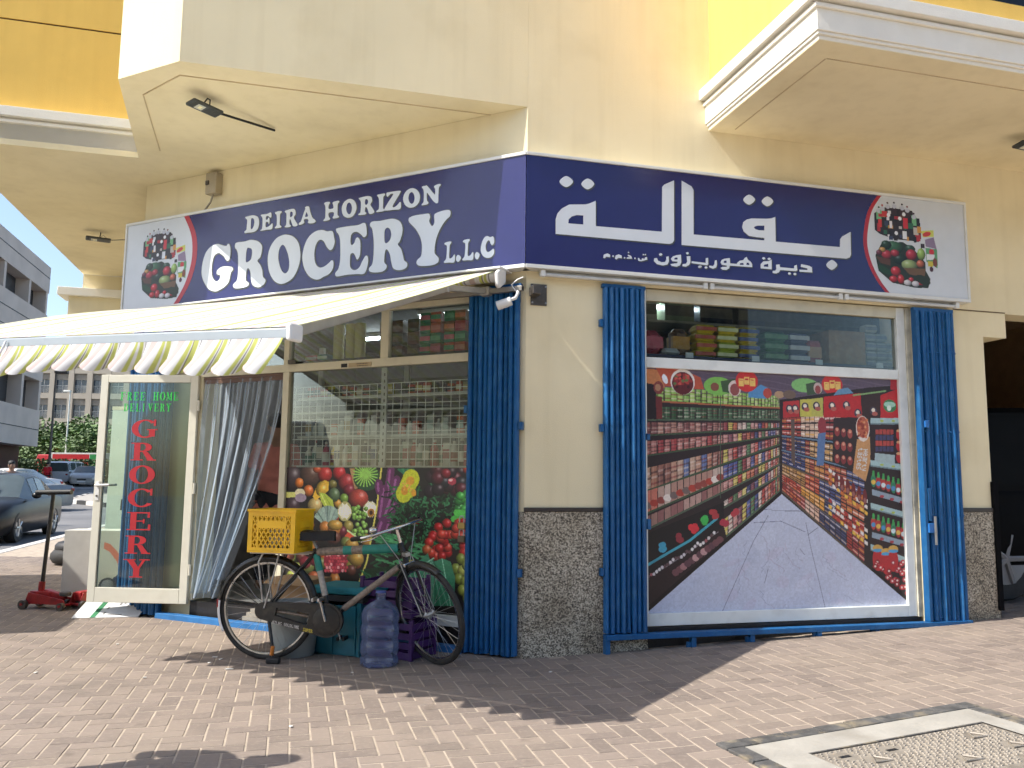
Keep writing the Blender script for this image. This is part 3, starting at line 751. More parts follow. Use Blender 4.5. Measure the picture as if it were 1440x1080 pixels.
LETL = [
 [[3045,3487,3026,3449,3022,3373,3039,3330,3069,3333,3104,3375,3170,3415,3224,3395,3248,3327,3250,3245,3229,3179,3184,3142,3147,3158,3138,3195,3181,3214,3175,3252,3110,3278,3002,3263,2980,3235,3001,3212,3012,3169,3025,3120,3072,3081,3136,3055,3194,3046,3272,3074,3337,3144,3375,3219,3381,3284,3370,3360,3341,3434,3285,3486,3201,3506,3124,3484,3079,3474,3063,3489]],
 [[2967,3480,2935,3492,2853,3489,2773,3495,2691,3472,2641,3429,2635,3378,2650,3318,2683,3287,2646,3243,2619,3191,2607,3129,2574,3094,2595,3054,2657,3035,2722,3060,2748,3106,2761,3181,2780,3220,2804,3223,2816,3162,2810,3112,2779,3090,2785,3060,2857,3048,2938,3052,2969,3077,2958,3101,2927,3123,2915,3185,2918,3285,2927,3374,2946,3421,2967,3442], [2800,3423,2759,3405,2753,3355,2766,3306,2808,3286,2825,3300,2825,3375,2816,3418]],
 [[2349,3492,2272,3464,2211,3402,2183,3314,2184,3230,2210,3148,2259,3081,2333,3046,2401,3042,2472,3078,2531,3158,2556,3246,2557,3332,2530,3409,2471,3470,2411,3491], [2390,3403,2355,3370,2319,3293,2304,3219,2311,3159,2348,3133,2393,3168,2428,3251,2436,3319,2423,3378]],
 [[1946,3484,1894,3465,1851,3463,1826,3450,1812,3401,1803,3353,1822,3302,1850,3290,1887,3322,1926,3380,1971,3397,2006,3365,2022,3308,2022,3248,2005,3186,1966,3149,1916,3147,1859,3176,1829,3197,1809,3177,1814,3119,1855,3076,1911,3058,1954,3041,2005,3044,2073,3080,2128,3152,2154,3233,2155,3299,2132,3380,2091,3442,2019,3481]],
 [[1794,3470,1773,3479,1673,3481,1561,3478,1506,3489,1478,3476,1465,3417,1467,3376,1494,3362,1523,3389,1566,3418,1608,3417,1630,3391,1632,3332,1617,3307,1590,3327,1577,3361,1554,3367,1530,3332,1525,3273,1530,3204,1556,3172,1578,3210,1600,3235,1628,3227,1632,3169,1623,3110,1580,3083,1532,3101,1500,3155,1467,3197,1442,3177,1444,3114,1475,3043,1558,3046,1655,3050,1754,3045,1782,3057,1783,3080,1754,3112,1738,3181,1739,3286,1746,3370,1763,3419,1785,3445]],
 [[1431,3476,1405,3490,1323,3485,1256,3488,1189,3484,1129,3453,1101,3399,1103,3337,1123,3283,1142,3257,1108,3213,1087,3154,1075,3114,1046,3088,1047,3055,1083,3036,1135,3036,1182,3058,1203,3111,1219,3181,1247,3224,1267,3220,1274,3164,1273,3118,1249,3088,1255,3060,1294,3039,1375,3041,1423,3057,1428,3084,1398,3115,1387,3188,1388,3303,1401,3397,1413,3433,1431,3453], [1254,3416,1224,3397,1211,3350,1223,3306,1256,3281,1276,3295,1281,3347,1277,3398]],
 [[1041,3453,1031,3475,980,3485,902,3485,851,3484,836,3471,831,3448,839,3415,811,3372,792,3392,789,3420,792,3454,782,3474,725,3487,663,3489,638,3471,643,3433,674,3410,710,3371,746,3314,770,3251,781,3186,780,3142,760,3117,741,3093,746,3061,790,3044,865,3043,929,3053,953,3078,943,3105,912,3129,904,3178,906,3234,923,3292,963,3359,1003,3403,1030,3429]],
]
for r in LETL: letter(TL, sgl, [smooth_ring(q) for q in r], 1, 0.009)
SML = [
 [[688,3213,669,3220,629,3221,626,3206,638,3191,641,3148,642,3093,632,3079,611,3090,596,3110,588,3093,594,3044,641,3047,684,3049,690,3060,672,3080,667,3118,665,3172,669,3193,686,3202]],
 [[516,3212,498,3219,459,3220,456,3205,468,3190,470,3147,472,3094,462,3080,442,3090,427,3110,419,3093,425,3045,471,3048,513,3050,519,3061,502,3081,496,3118,494,3172,498,3192,515,3201]],
 [[557,3101,537,3086,534,3066,553,3044,573,3053,578,3075,571,3096]], [[386,3105,367,3090,364,3071,380,3045,399,3053,407,3078,400,3098]],
 [[296,3225,272,3212,249,3216,237,3202,234,3164,248,3145,265,3157,277,3186,295,3182,309,3152,306,3114,291,3094,268,3099,245,3115,235,3106,237,3074,258,3050,293,3046,328,3063,350,3098,353,3136,340,3188,319,3218]],
 [[2860,3723,2820,3728,2755,3728,2706,3706,2688,3672,2685,3628,2701,3586,2745,3566,2810,3568,2855,3570,2859,3587,2839,3597,2834,3641,2833,3691,2847,3706], [2778,3703,2753,3693,2743,3660,2749,3623,2766,3598,2783,3603,2785,3647,2785,3691]],
 [[2669,3714,2651,3721,2595,3718,2552,3726,2540,3708,2541,3680,2558,3680,2578,3697,2602,3696,2605,3667,2584,3665,2577,3680,2564,3674,2559,3643,2566,3618,2578,3639,2603,3640,2604,3598,2580,3593,2549,3606,2531,3620,2520,3612,2527,3567,2586,3568,2649,3567,2666,3573,2646,3585,2643,3641,2649,3692]],
 [[2498,3719,2463,3726,2423,3721,2420,3708,2437,3694,2437,3639,2435,3595,2415,3577,2430,3566,2477,3567,2493,3572,2490,3581,2474,3594,2473,3644,2479,3694,2494,3706]],
 [[2380,3718,2347,3723,2286,3725,2262,3707,2255,3670,2274,3641,2249,3601,2227,3568,2246,3556,2280,3563,2297,3596,2314,3629,2323,3624,2321,3586,2305,3572,2315,3559,2365,3562,2377,3572,2361,3586,2360,3641,2363,3691,2379,3705], [2307,3701,2291,3691,2290,3662,2309,3649,2320,3660,2319,3697]],
 [[2149,3720,2127,3725,2104,3716,2087,3665,2062,3613,2036,3591,2023,3572,2045,3560,2089,3562,2112,3574,2105,3589,2117,3608,2151,3609,2158,3596,2150,3579,2172,3567,2209,3565,2213,3578,2191,3594,2175,3634,2155,3686,2146,3703], [2129,3671,2112,3632,2145,3630,2137,3660]],
 [[1935,3725,1914,3734,1877,3730,1872,3717,1883,3703,1882,3667,1834,3666,1835,3696,1843,3715,1826,3725,1780,3727,1768,3714,1785,3695,1784,3635,1782,3599,1766,3583,1777,3572,1827,3572,1835,3585,1825,3599,1829,3630,1880,3630,1878,3594,1863,3577,1877,3564,1931,3563,1935,3574,1919,3591,1917,3642,1921,3696]],
 [[1648,3725,1605,3699,1582,3654,1586,3608,1618,3565,1669,3557,1720,3585,1739,3635,1732,3685,1697,3718], [1657,3692,1636,3668,1629,3631,1641,3594,1664,3589,1685,3616,1690,3652,1679,3686]],
 [[1561,3716,1524,3722,1468,3723,1429,3709,1418,3672,1435,3643,1412,3607,1391,3572,1414,3559,1446,3565,1464,3609,1481,3628,1489,3618,1491,3589,1476,3575,1490,3562,1552,3566,1557,3577,1539,3590,1535,3648,1540,3690], [1481,3699,1464,3687,1462,3661,1479,3646,1493,3659,1492,3691]],
 [[1369,3717,1331,3721,1291,3720,1288,3705,1303,3690,1304,3638,1303,3592,1286,3576,1299,3566,1364,3566,1370,3578,1347,3592,1345,3644,1351,3689]],
 [[1271,3720,1251,3725,1137,3721,1134,3700,1168,3653,1206,3596,1186,3585,1153,3605,1134,3623,1123,3612,1128,3562,1192,3563,1286,3569,1289,3584,1248,3642,1203,3699,1230,3706,1256,3687,1270,3697]],
 [[1006,3724,960,3697,935,3648,944,3593,982,3561,1034,3559,1080,3589,1102,3638,1090,3688,1054,3719], [1018,3692,998,3674,987,3636,996,3600,1015,3589,1038,3609,1049,3645,1040,3680]],
 [[919,3721,883,3727,864,3720,805,3651,789,3638,789,3683,800,3703,788,3716,744,3721,737,3708,753,3688,756,3616,757,3566,777,3561,810,3590,862,3660,869,3649,865,3598,851,3579,860,3564,911,3562,915,3574,899,3590,897,3648,902,3694]],
]
for r in SML: letter(TL, sgl, [smooth_ring(q, 3) for q in r], 1, 0.0045)

# ---- Arabic side (right facade)
RS0, RS1 = -0.036, 4.12
sgr = sign_box(TR, RS0, RS1, sz0, sz1, 'dark blue Arabic signboard with large white lettering on right facade', 0)
arcR = [(3.215, 3.853), (3.105, 3.7), (3.054, 3.534), (3.039, 3.373), (3.082, 3.205), (3.169, 3.054), (3.273, 2.941)]
aR = arc_smooth(arcR)
aR = [(aR[0][0], hi)] + [p for p in aR if lo < p[1] < hi] + [(aR[-1][0], lo)]
face(TR, sgr, [(RS0 + 0.001, lo), (RS0 + 0.001, hi)] + [(p[0] - 0.02, p[1]) for p in aR], SBLUE, SD, 'blue_field')
face(TR, sgr, [(RS1 - 0.023, lo), (RS1 - 0.023, hi)] + [(p[0] + 0.02, p[1]) for p in aR], SWHITE, SD + 0.0004, 'white_field')
face(TR, sgr, [(p[0] - 0.02, p[1]) for p in aR] + [(p[0] + 0.02, p[1]) for p in reversed(aR)], SRED, SD + 0.0009, 'red_arc')
ARB = [
 [[205,3222,205,3341,220,3388,255,3431,317,3470,451,3484,482,3494,539,3522,539,3315,1108,3321,1115,3697,1135,3720,1222,3764,1216,3256,1200,3234,1173,3224], [310,3316,312,3349,337,3374,378,3390,434,3392,434,3318]],
 [[1282,3225,1290,3770,1379,3730,1397,3700,1391,3323,2044,3330,2045,3352,1969,3351,1899,3357,1852,3390,1838,3426,1850,3470,1880,3494,1927,3509,2079,3521,2120,3529,2155,3545,2152,3329,2778,3335,2783,3403,2805,3432,2892,3481,2888,3275,2875,3252,2840,3237], [2048,3458,1983,3452,1957,3442,1948,3431,1965,3419,1994,3414,2046,3416]],
]
for r in ARB: letter(TR, sgr, [straight_ring(q) for q in r], -1, 0.005)
for q in ([235,3648,291,3700,348,3660,292,3609], [417,3648,471,3699,526,3660,471,3609], [1854,3664,1911,3714,1966,3676,1909,3626], [2028,3667,2084,3716,2139,3678,2082,3629], [2636,3166,2693,3214,2746,3175,2689,3127]):
    letter(TR, sgr, [smooth_ring(q, 6)], -1, 0.005)
ARS = [
 [[2390,3153,2464,3146,2494,3135,2497,3089,2373,3086,2371,3104,2451,3107,2449,3121,2386,3130]],
 [[2149,3129,2182,3135,2186,3111,2320,3110,2324,3135,2348,3144,2352,3097,2337,3088,2186,3086,2177,3067,2147,3053,2114,3055,2115,3073,2142,3079,2150,3092]],
 [[2002,3086,2003,3123,2027,3148,2080,3155,2109,3170,2107,3086], [2032,3104,2035,3120,2073,3131,2076,3105]],
 [[1924,3090,1712,3087,1716,3107,1781,3107,1784,3116,1808,3137,1842,3144,1854,3163,1875,3174,1883,3153,1911,3136,1924,3116], [1807,3102,1813,3116,1842,3120,1845,3103], [1870,3107,1873,3125,1893,3125,1899,3106]],
 [[1717,3152,1719,3109,1711,3063,1680,3047,1647,3048,1628,3062,1653,3072,1687,3075,1690,3085,1642,3089,1631,3109,1643,3131,1671,3143], [1659,3116,1671,3126,1688,3127,1687,3108,1663,3106]],
 [[1580,3120,1597,3124,1599,3085,1591,3061,1562,3048,1525,3059,1529,3073,1563,3072,1574,3089]],
 [[1497,3132,1519,3138,1520,3084,1509,3073,1368,3081,1370,3097,1496,3093]],
 [[1325,3134,1358,3139,1359,3087,1348,3064,1318,3047,1285,3048,1289,3066,1318,3072,1330,3090]],
 [[1275,3144,1278,3081,1266,3054,1236,3040,1192,3043,1179,3058,1214,3065,1241,3070,1245,3083,1198,3083,1184,3102,1204,3124,1237,3137], [1215,3106,1226,3116,1245,3117,1245,3101,1217,3098]],
 [[1144,3116,1166,3121,1168,3077,1154,3052,1116,3040,1062,3048,1035,3072,1039,3094,1062,3099,1071,3079,1100,3067,1132,3071,1144,3090]],
 [[896,3083,907,3088,914,3074,928,3071,933,3086,944,3087,950,3077,960,3096,976,3100,978,3077,922,3060,899,3063]],
 [[811,3106,838,3099,848,3075,800,3072,802,3083,832,3087,811,3094]],
 [[700,3063,706,3090,732,3102,757,3094,759,3071,732,3073,713,3058]], [[601,3062,606,3089,637,3102,660,3092,658,3071,627,3074,614,3060]],
]
for r in ARS: letter(TR, sgr, [straight_ring(q) for q in r], -1, 0.0025, 'small_letter')
for q in ([2259,3062,2275,3074,2290,3064,2274,3053], [2312,3062,2328,3074,2343,3064,2327,3052], [2017,3174,2034,3186,2050,3176,2033,3164], [2069,3173,2085,3185,2101,3176,2085,3164], [1425,3054,1440,3066,1454,3056,1439,3045], [1483,3053,1498,3065,1512,3056,1497,3044],
          [1320,3159,1333,3171,1346,3162,1333,3150], [1431,3057,1446,3068,1460,3059,1445,3048], [1080,3129,1095,3142,1110,3132,1095,3119], [864,3080,871,3088,879,3081,871,3074], [775,3077,782,3084,790,3078,782,3070], [677,3083,685,3091,692,3084,684,3076], [810,3124,817,3131,823,3125,816,3119], [938,3116,944,3123,951,3118,944,3111], [955,3118,962,3125,968,3119,961,3112]):
    letter(TR, sgr, [smooth_ring(q, 4)], -1, 0.0025, 'small_dot')
# lamp tubes and conduit below the Arabic sign
tl = thing('tube_light', 'long white tube light batten fixed under the Arabic sign', 'light fitting', tuple(TR((2.0, 0.06, 2.9))))
b = MB(TR); b.box(0.10, 4.02, 0.002, 0.05, 2.905, 2.933); b.build('batten', mat('grey_batten', (0.52, 0.52, 0.49), 0.5, var=0.1), tl, bevel=0.003)
for s0, s1 in ((0.11, 1.50), (1.56, 2.78), (2.84, 3.99)):
    b = MB(TR); b.cyl((s0, 0.075, 2.897), (s1, 0.075, 2.897), 0.015, n=10); b.build('tube', mat('tube_glass_off', (0.60, 0.60, 0.57), 0.25), tl, smooth=40)
    for s in (s0, s1):
        b = MB(TR); b.box(s - 0.018, s + 0.018, 0.052, 0.094, 2.880, 2.932); b.build('lamp_holder', SFRAME, tl, bevel=0.003)

# ================================================================== flat prints (window films, sign pictures, labels)
class Canvas:
    """a print drawn in the plane's own metres (x along, z up); becomes a fine mesh that carries its ink as a colour attribute"""
    def __init__(self, x0, x1, z0, z1, res, col):
        self.x0, self.x1, self.z0, self.z1 = x0, x1, z0, z1
        self.nx = int((x1 - x0) / res) + 1; self.nz = int((z1 - z0) / res) + 1
        self.X, self.Z = np.meshgrid(np.linspace(x0, x1, self.nx), np.linspace(z0, z1, self.nz))
        self.A = np.empty((self.nz, self.nx, 3)); self.A[:] = self.c(col)
        self.rng = np.random.RandomState(5)
    def c(self, h): return np.array([int(h[i:i + 2], 16) / 255 for i in (1, 3, 5)]) if isinstance(h, str) else np.array(h)
    def win(self, xa, xb, za, zb):
        i0 = max(0, int((xa - self.x0) / (self.x1 - self.x0) * (self.nx - 1)) - 1); i1 = min(self.nx, int((xb - self.x0) / (self.x1 - self.x0) * (self.nx - 1)) + 3)
        j0 = max(0, int((za - self.z0) / (self.z1 - self.z0) * (self.nz - 1)) - 1); j1 = min(self.nz, int((zb - self.z0) / (self.z1 - self.z0) * (self.nz - 1)) + 3)
        return (slice(j0, j1), slice(i0, i1)) if i1 > i0 and j1 > j0 else None
    def fill(self, w, m, col, a=1.0):
        A = self.A[w]; A[m] = A[m] * (1 - a) + self.c(col) * a
    def poly(self, pts, col, a=1.0):
        xs = [p[0] for p in pts]; zs = [p[1] for p in pts]
        w = self.win(min(xs), max(xs), min(zs), max(zs))
        if w is None: return
        X, Z = self.X[w], self.Z[w]; m = np.zeros(X.shape, bool); n = len(pts)
        for i in range(n):
            (xa, za), (xb, zb) = pts[i], pts[(i + 1) % n]
            if za == zb: continue
            m ^= ((za > Z) != (zb > Z)) & (X < (xb - xa) * (Z - za) / (zb - za) + xa)
        self.fill(w, m, col, a)
    def ell(self, cx, cz, rx, rz, col, ang=0.0, a=1.0, ball=0.0, hi=None):
        r = max(rx, rz); w = self.win(cx - r, cx + r, cz - r, cz + r)
        if w is None: return
        X, Z = self.X[w] - cx, self.Z[w] - cz; c, s = math.cos(ang), math.sin(ang)
        u, v = (X * c + Z * s) / rx, (-X * s + Z * c) / rz; q = u * u + v * v; m = q < 1
        col = self.c(col)
        if ball:
            sh = np.clip(1.0 - ball * np.clip((u + 0.3) ** 2 + (v - 0.35) ** 2, 0, 2.2) / 2.2, 0, 1)[..., None] * col
            if hi is not None:
                g = np.exp(-((u + 0.35) ** 2 + (v - 0.4) ** 2) * 14)[..., None]; sh = sh * (1 - g * hi) + g * hi
            A = self.A[w]; A[m] = A[m] * (1 - a) + sh[m] * a
        else: self.fill(w, m, col, a)
    def line(self, pts, wd, col, a=1.0):
        for (xa, za), (xb, zb) in zip(pts[:-1], pts[1:]):
            w = self.win(min(xa, xb) - wd, max(xa, xb) + wd, min(za, zb) - wd, max(za, zb) + wd)
            if w is None: continue
            X, Z = self.X[w], self.Z[w]; dx, dz = xb - xa, zb - za; l2 = dx * dx + dz * dz or 1e-9
            t = np.clip(((X - xa) * dx + (Z - za) * dz) / l2, 0, 1)
            self.fill(w, (X - xa - t * dx) ** 2 + (Z - za - t * dz) ** 2 < (wd / 2) ** 2, col, a)
    def rect(self, xa, xb, za, zb, col, a=1.0): self.poly([(xa, za), (xb, za), (xb, zb), (xa, zb)], col, a)
    def noise(self, k, sc=1):
        n = self.rng.rand(self.nz // sc + 2, self.nx // sc + 2)
        n = np.repeat(np.repeat(n, sc, 0), sc, 1)[:self.nz, :self.nx, None]
        self.A = np.clip(self.A * (1 + (n - 0.5) * k), 0, 1)
    def build(self, T, d, name, m, parent, mask=None, gain=1.0):
        nx, nz = self.nx, self.nz
        co = np.empty((nz * nx, 3))
        o, ex, ey, ez = (np.array(T(p)) for p in ((0, 0, 0), (1, 0, 0), (0, 1, 0), (0, 0, 1)))
        co[:] = o + np.outer(self.X.ravel(), ex - o) + (ey - o) * d + np.outer(self.Z.ravel(), ez - o)
        idx = np.arange(nz * nx).reshape(nz, nx)
        q = np.stack([idx[:-1, :-1], idx[:-1, 1:], idx[1:, 1:], idx[1:, :-1]], -1).reshape(-1, 4)
        if mask is not None:
            mm = mask.ravel(); q = q[mm[q].all(1)]
        me = bpy.data.meshes.new(name)
        me.vertices.add(nz * nx); me.vertices.foreach_set('co', co.ravel())
        me.loops.add(q.size); me.loops.foreach_set('vertex_index', q.ravel().astype(np.int32))
        me.polygons.add(len(q)); me.polygons.foreach_set('loop_start', (np.arange(len(q)) * 4).astype(np.int32))
        me.update(calc_edges=True)
        at = me.color_attributes.new('ink', 'FLOAT_COLOR', 'POINT')
        s = np.clip(self.A.reshape(-1, 3), 0, 1); l = np.where(s > 0.04045, ((s + 0.055) / 1.055) ** 2.4, s / 12.92) * gain
        at.data.foreach_set('color', np.concatenate([l, np.ones((len(l), 1))], 1).ravel().astype(np.float32))
        me.materials.append(m)
        return put(name, me, parent)
PRINT = attr_mat('printed_film', 0.35, 0.4)

# ---- the picture used on both signs: bottles above a basket of vegetables (x 0..1, z 0..1)
def groceries_picture(T, t, x0, x1, z0, z1):
    c = Canvas(x0, x1, z0, z1, 0.004, '#c9ced3')
    touched = np.zeros((c.nz, c.nx), bool)
    base = c.A.copy()
    fx = lambda u: x0 + (x1 - x0) * (u - 90) / 780.0
    fz = lambda v: z1 - (z1 - z0) * (v - 30) / 990.0
    kx = (x1 - x0) / 780.0; kz = (z1 - z0) / 990.0
    E_ = lambda u, v, a, b, col, ang=0, **k: c.ell(fx(u), fz(v), abs(a * kx), b * kz, col, ang, **k)
    P_ = lambda pts, col: c.poly([(fx(u), fz(v)) for u, v in pts], col)
    R_ = lambda a, b, w, h, col: P_([(a, b), (a + w, b), (a + w, b + h), (a, b + h)], col)
    P_([(125, 200), (250, 120), (560, 125), (650, 260), (655, 440), (560, 475), (330, 470), (180, 430), (125, 390)], '#2a2428')
    for u, v, k in ((285, 70, '#4a3028'), (358, 60, '#1c1a20'), (448, 70, '#1c1a20'), (507, 90, '#7a3038'), (183, 130, '#203828'), (223, 102, '#a04038'), (578, 158, '#403040')):
        R_(u - 28, v + 25, 56, 110, '#3a2a30' if v < 100 else '#6fae7c'); E_(u, v + 40, 26, 26, '#b8bcc8'); E_(u, v, 14, 14, k)
    rr = random.Random(4)
    for k in range(34):
        u = 150 + rr.random() * 460; v = 150 + rr.random() * 290
        R_(u, v, 22 + rr.random() * 40, 30 + rr.random() * 60, rr.choice(['#a83038', '#2a6048', '#c89040', '#384058', '#d8d8dc', '#702830', '#20242c', '#5a3428', '#b8b0a8', '#c03838', '#1c1c20', '#28242a']))
    for u, v in ((290, 205), (418, 232), (370, 400), (465, 180)): E_(u, v, 20, 22, '#e4e6ea')
    R_(455, 220, 50, 120, '#c4303c'); R_(440, 370, 50, 90, '#dcdfe4')
    P_([(200, 520), (440, 490), (560, 560), (690, 700), (690, 790), (740, 880), (710, 985), (560, 995), (300, 960), (150, 840), (120, 670)], '#283024')
    for u, v, a, b, k in ((330, 560, 110, 70, '#3c6a48'), (250, 540, 60, 50, '#24402c'), (520, 560, 60, 45, '#2c4c38'), (400, 690, 80, 60, '#22382c'), (505, 745, 92, 60, '#9cb070'), (530, 628, 62, 60, '#c03040'), (250, 650, 58, 50, '#b83844'), (345, 625, 50, 40, '#b03440'), (205, 600, 38, 28, '#c89850'), (165, 635, 36, 32, '#6a3040'), (630, 720, 45, 42, '#c86848'), (645, 610, 48, 68, '#9cc060')):
        E_(u, v, a, b, k, ball=0.7, hi=0.35)
    P_([(130, 680), (290, 700), (290, 770), (180, 750)], '#5a3a2c'); P_([(430, 780), (690, 770), (670, 860), (500, 850)], '#6a5038')
    E_(215, 820, 80, 35, '#24442c', -0.4)
    for u, v, a, b in ((345, 825, 55, 52), (315, 915, 46, 36), (400, 910, 38, 50), (625, 928, 48, 32), (515, 905, 30, 25)): E_(u, v, a, b, '#c83038', ball=0.6, hi=0.5)
    for u, v in ((472, 942), (562, 948)): E_(u, v, 42, 32, '#d8d4d8', ball=0.5)
    E_(650, 900, 90, 50, '#243020', -0.3)
    P_([(655, 345), (800, 320), (805, 400), (670, 420)], '#c8cc60'); E_(718, 378, 50, 26, '#c43838', 0.3)
    P_([(690, 440), (800, 400), (830, 540), (700, 520)], '#8a7890'); P_([(640, 490), (690, 490), (690, 540), (640, 540)], '#302830')
    P_([(695, 530), (835, 540), (830, 760), (700, 690)], '#5c9868'); E_(766, 575, 30, 34, '#c03038'); P_([(705, 600), (800, 600), (790, 660), (705, 670)], '#dcdce0')
    R_(715, 680, 60, 60, '#c8b840'); E_(755, 770, 24, 32, '#4a2430'); E_(800, 690, 26, 50, '#7a4030')
    mask = (np.abs(c.A - base).sum(-1) > 0.001)
    c.build(T, SD + 0.0016, 'groceries_picture', PRINT, t, mask)
groceries_picture(TR, sgr, *[q for q in ((3.105, 3.379)[0], (3.824, 3.441)[0])], (3.409, 3.008)[1] , (3.451, 3.812)[1])
def mirrored(T): return lambda p: T((-p[0], p[1], p[2]))
groceries_picture(mirrored(TL), sgl, -(4.235, 3.397)[0], -(3.557, 3.395)[0], (3.872, 3.009)[1], (3.937, 3.777)[1])

# ---- supermarket aisle film on the right window
am = Canvas(1.02, 3.426, 0.284, 2.226, 0.004, '#4c3f4a')
def aisle():
    c = am
    H = HOM
    def Q(x, y):
        w = H[6] * x + H[7] * y + 1.0
        return ((H[0] * x + H[1] * y + H[2]) / w, (H[3] * x + H[4] * y + H[5]) / w)
    P = lambda pts, col, a=1.0: c.poly([Q(*p) for p in pts], col, a)
    def E(x, y, rx, ry, col, ang=0.0, **k):
        o = Q(x, y); e = Q(x + rx, y); f = Q(x, y + ry); c.ell(o[0], o[1], abs(e[0] - o[0]), abs(f[1] - o[1]), col, ang, **k)
    Ln = lambda pts, wd, col, a=1.0: c.line([Q(*p) for p in pts], wd, col, a)
    r = random.Random(11)
    # ceiling with faint waves
    P([(900, 505), (1290, 505), (1290, 600), (900, 600)], '#584a5a')
    for k in range(9):
        y = 522 + k * 7; Ln([(900 + q * 12, y + 3 * math.sin(q * 0.7 + k) + q * 0.6) for q in range(34)], 0.008, '#6d5f70', 0.6)
    # floor
    P([(1098, 694), (1290, 850), (1290, 880), (900, 880), (900, 862)], '#b4bacc')
    for k in range(110):
        x = 930 + r.random() * 330; y = 720 + r.random() * 150
        t = (y - 694) / 175
        if abs(x - 1098 + (y - 694) * 0.02) < t * 185: Ln([(x, y), (x + (x - 1098) * 0.05 * r.random() + r.random() * 2, y + 4 + r.random() * 9)], 0.004 + 0.004 * r.random(), r.choice(['#9aa0b4', '#bcc4d4', '#c4ccdc', '#a09cb4', '#b4a8ba']), 0.5)
    for k in range(40):
        x = 950 + r.random() * 300; y = 740 + r.random() * 120
        if abs(x - 1098) < (y - 694) / 175 * 170: E(x, y, 6 + r.random() * 16, 3 + r.random() * 8, r.choice(['#aab2c6', '#c0c6d6', '#b4acc0']), r.random(), a=0.35)
    for k in range(26):                      # marble veins
        x, y = 960 + r.random() * 270, 745 + r.random() * 110
        if abs(x - 1098) > (y - 694) / 175 * 165: continue
        pts_ = [(x, y)]
        for q in range(6): pts_.append((pts_[-1][0] + (r.random() - 0.35) * 9 + (x - 1098) * 0.02, pts_[-1][1] + 1 + r.random() * 4))
        Ln(pts_, 0.005, r.choice(['#8a8ea6', '#968ca0', '#9a98ae', '#7e86a0']), 0.55)
    for pts in ([(1080, 725), (1060, 760), (1012, 868)], [(1133, 735), (1140, 770), (1163, 866)], [(1035, 718), (1085, 716)], [(1085, 718), (1140, 719)], [(1060, 735), (1098, 733), (1132, 748)], [(1150, 742), (1136, 752)], [(1125, 772), (1131, 780)], [(1080, 800), (1075, 820)]):
        Ln(pts, 0.006, '#5a5f78', 0.7)
    # left gondola back
    P([(900, 548), (1098, 562), (1098, 694), (900, 866)], '#2c2224')
    YL = [(540, 562, 555, 573, 'G'), (569, 589, 575, 589, 'g'), (592, 611, 593, 601, 'p'), (619, 640, 603, 611, 'q'), (657, 690, 613, 624, 'b'), (690, 722, 627, 640, 'x'), (726, 745, 641, 652, 'k'), (775, 776, 653, 668, 'n'), (815, 850, 668, 690, 'n')]
    pal = {'G': ['#86b04c', '#9cc060', '#7aa848', '#a8c470'], 'g': ['#2c5030', '#385c3c', '#244428', '#486848'], 'p': ['#8a5a54', '#9a6a60', '#7a4a48', '#a87868'], 'q': ['#8c5650', '#9c6058', '#a84444', '#b07068'],
           'b': ['#a8745c', '#b48870', '#8c5c50', '#b89880', '#5c6c98'], 'x': ['#b09080', '#c0a898', '#a88070', '#c4705c'], 'k': ['#9c7468', '#b08c80', '#8c5c58'], 'n': ['#2c2426', '#4c3438', '#6c4048']}
    farp = ['#b04038', '#c06848', '#4c5890', '#c8b858', '#7c4c58', '#b88078', '#507c50', '#d0c0b0', '#8c3c40', '#3c4878']
    X = [905 + (1098 - 905) * (1 - (1 - k / 26.0) ** 1.0) for k in range(27)]
    for a0, a1, b0, b1, kind in YL:
        n = 30
        # far pieces get narrower
        ts = [1 - (1 - k / n) ** 1.55 for k in range(n + 1)]
        for k in range(n):
            t0, t1 = ts[k], ts[k] + (ts[k + 1] - ts[k]) * 0.90
            xa, xb = 906 + 190 * t0, 906 + 190 * t1
            ta = lambda t: a0 + (b0 - a0) * t; tb = lambda t: a1 + (b1 - a1) * t
            far = t0 > 0.57
            if kind == 'n' and not far: continue
            col = r.choice(farp if far and kind not in 'Gg' else pal[kind])
            h = 0 if kind in 'Gx' else 0.08
            P([(xa, ta(t0) + 2), (xb, ta(t1) + 2), (xb, tb(t1)), (xa, tb(t0))], col)
            if kind in 'Ggpqb' or far:      # label bands and dark gaps between tiers
                for f in (0.28, 0.5, 0.78):
                    P([(xa, ta(t0) + (tb(t0) - ta(t0)) * f), (xb, ta(t1) + (tb(t1) - ta(t1)) * f), (xb, ta(t1) + (tb(t1) - ta(t1)) * (f + 0.10)), (xa, ta(t0) + (tb(t0) - ta(t0)) * (f + 0.10))], r.choice(['#3c2426', '#d8c8b8', '#7c3030', '#4a3030', '#c4a898']), 0.55)
                Ln([(xa + (xb - xa) * 0.9, ta(t0) + 2), (xa + (xb - xa) * 0.9, tb(t0))], 0.006, '#241a1c', 0.5)
                Ln([(xa + (xb - xa) * 0.3, ta(t0) + 3), (xa + (xb - xa) * 0.3, tb(t0) - 1)], 0.007, '#e8d8c8', 0.22)
            if kind == 'x' and not far: E((xa + xb) / 2, (ta(t0) + tb(t0)) / 2 + 5, 6, 5, r.choice(['#8c4038', '#d8ccc0', '#a83c30', '#6c5c58']))
        c0 = '#3c5038' if kind in 'pqbx' else '#a85c3c' if kind == 'G' else '#4c5c48'
        Ln([(906, a1 + 1.5), (1096, b1 + 1)], 0.013 if kind in 'Ggpq' else 0.016, c0)
    Ln([(1013, 545), (1013, 700)], 0.009, '#3c4c3c')
    P([(905, 752), (1018, 706), (1018, 740), (905, 812)], '#1c1a1c'); P([(905, 812), (1018, 740), (1022, 757), (905, 858)], '#2a1e20')
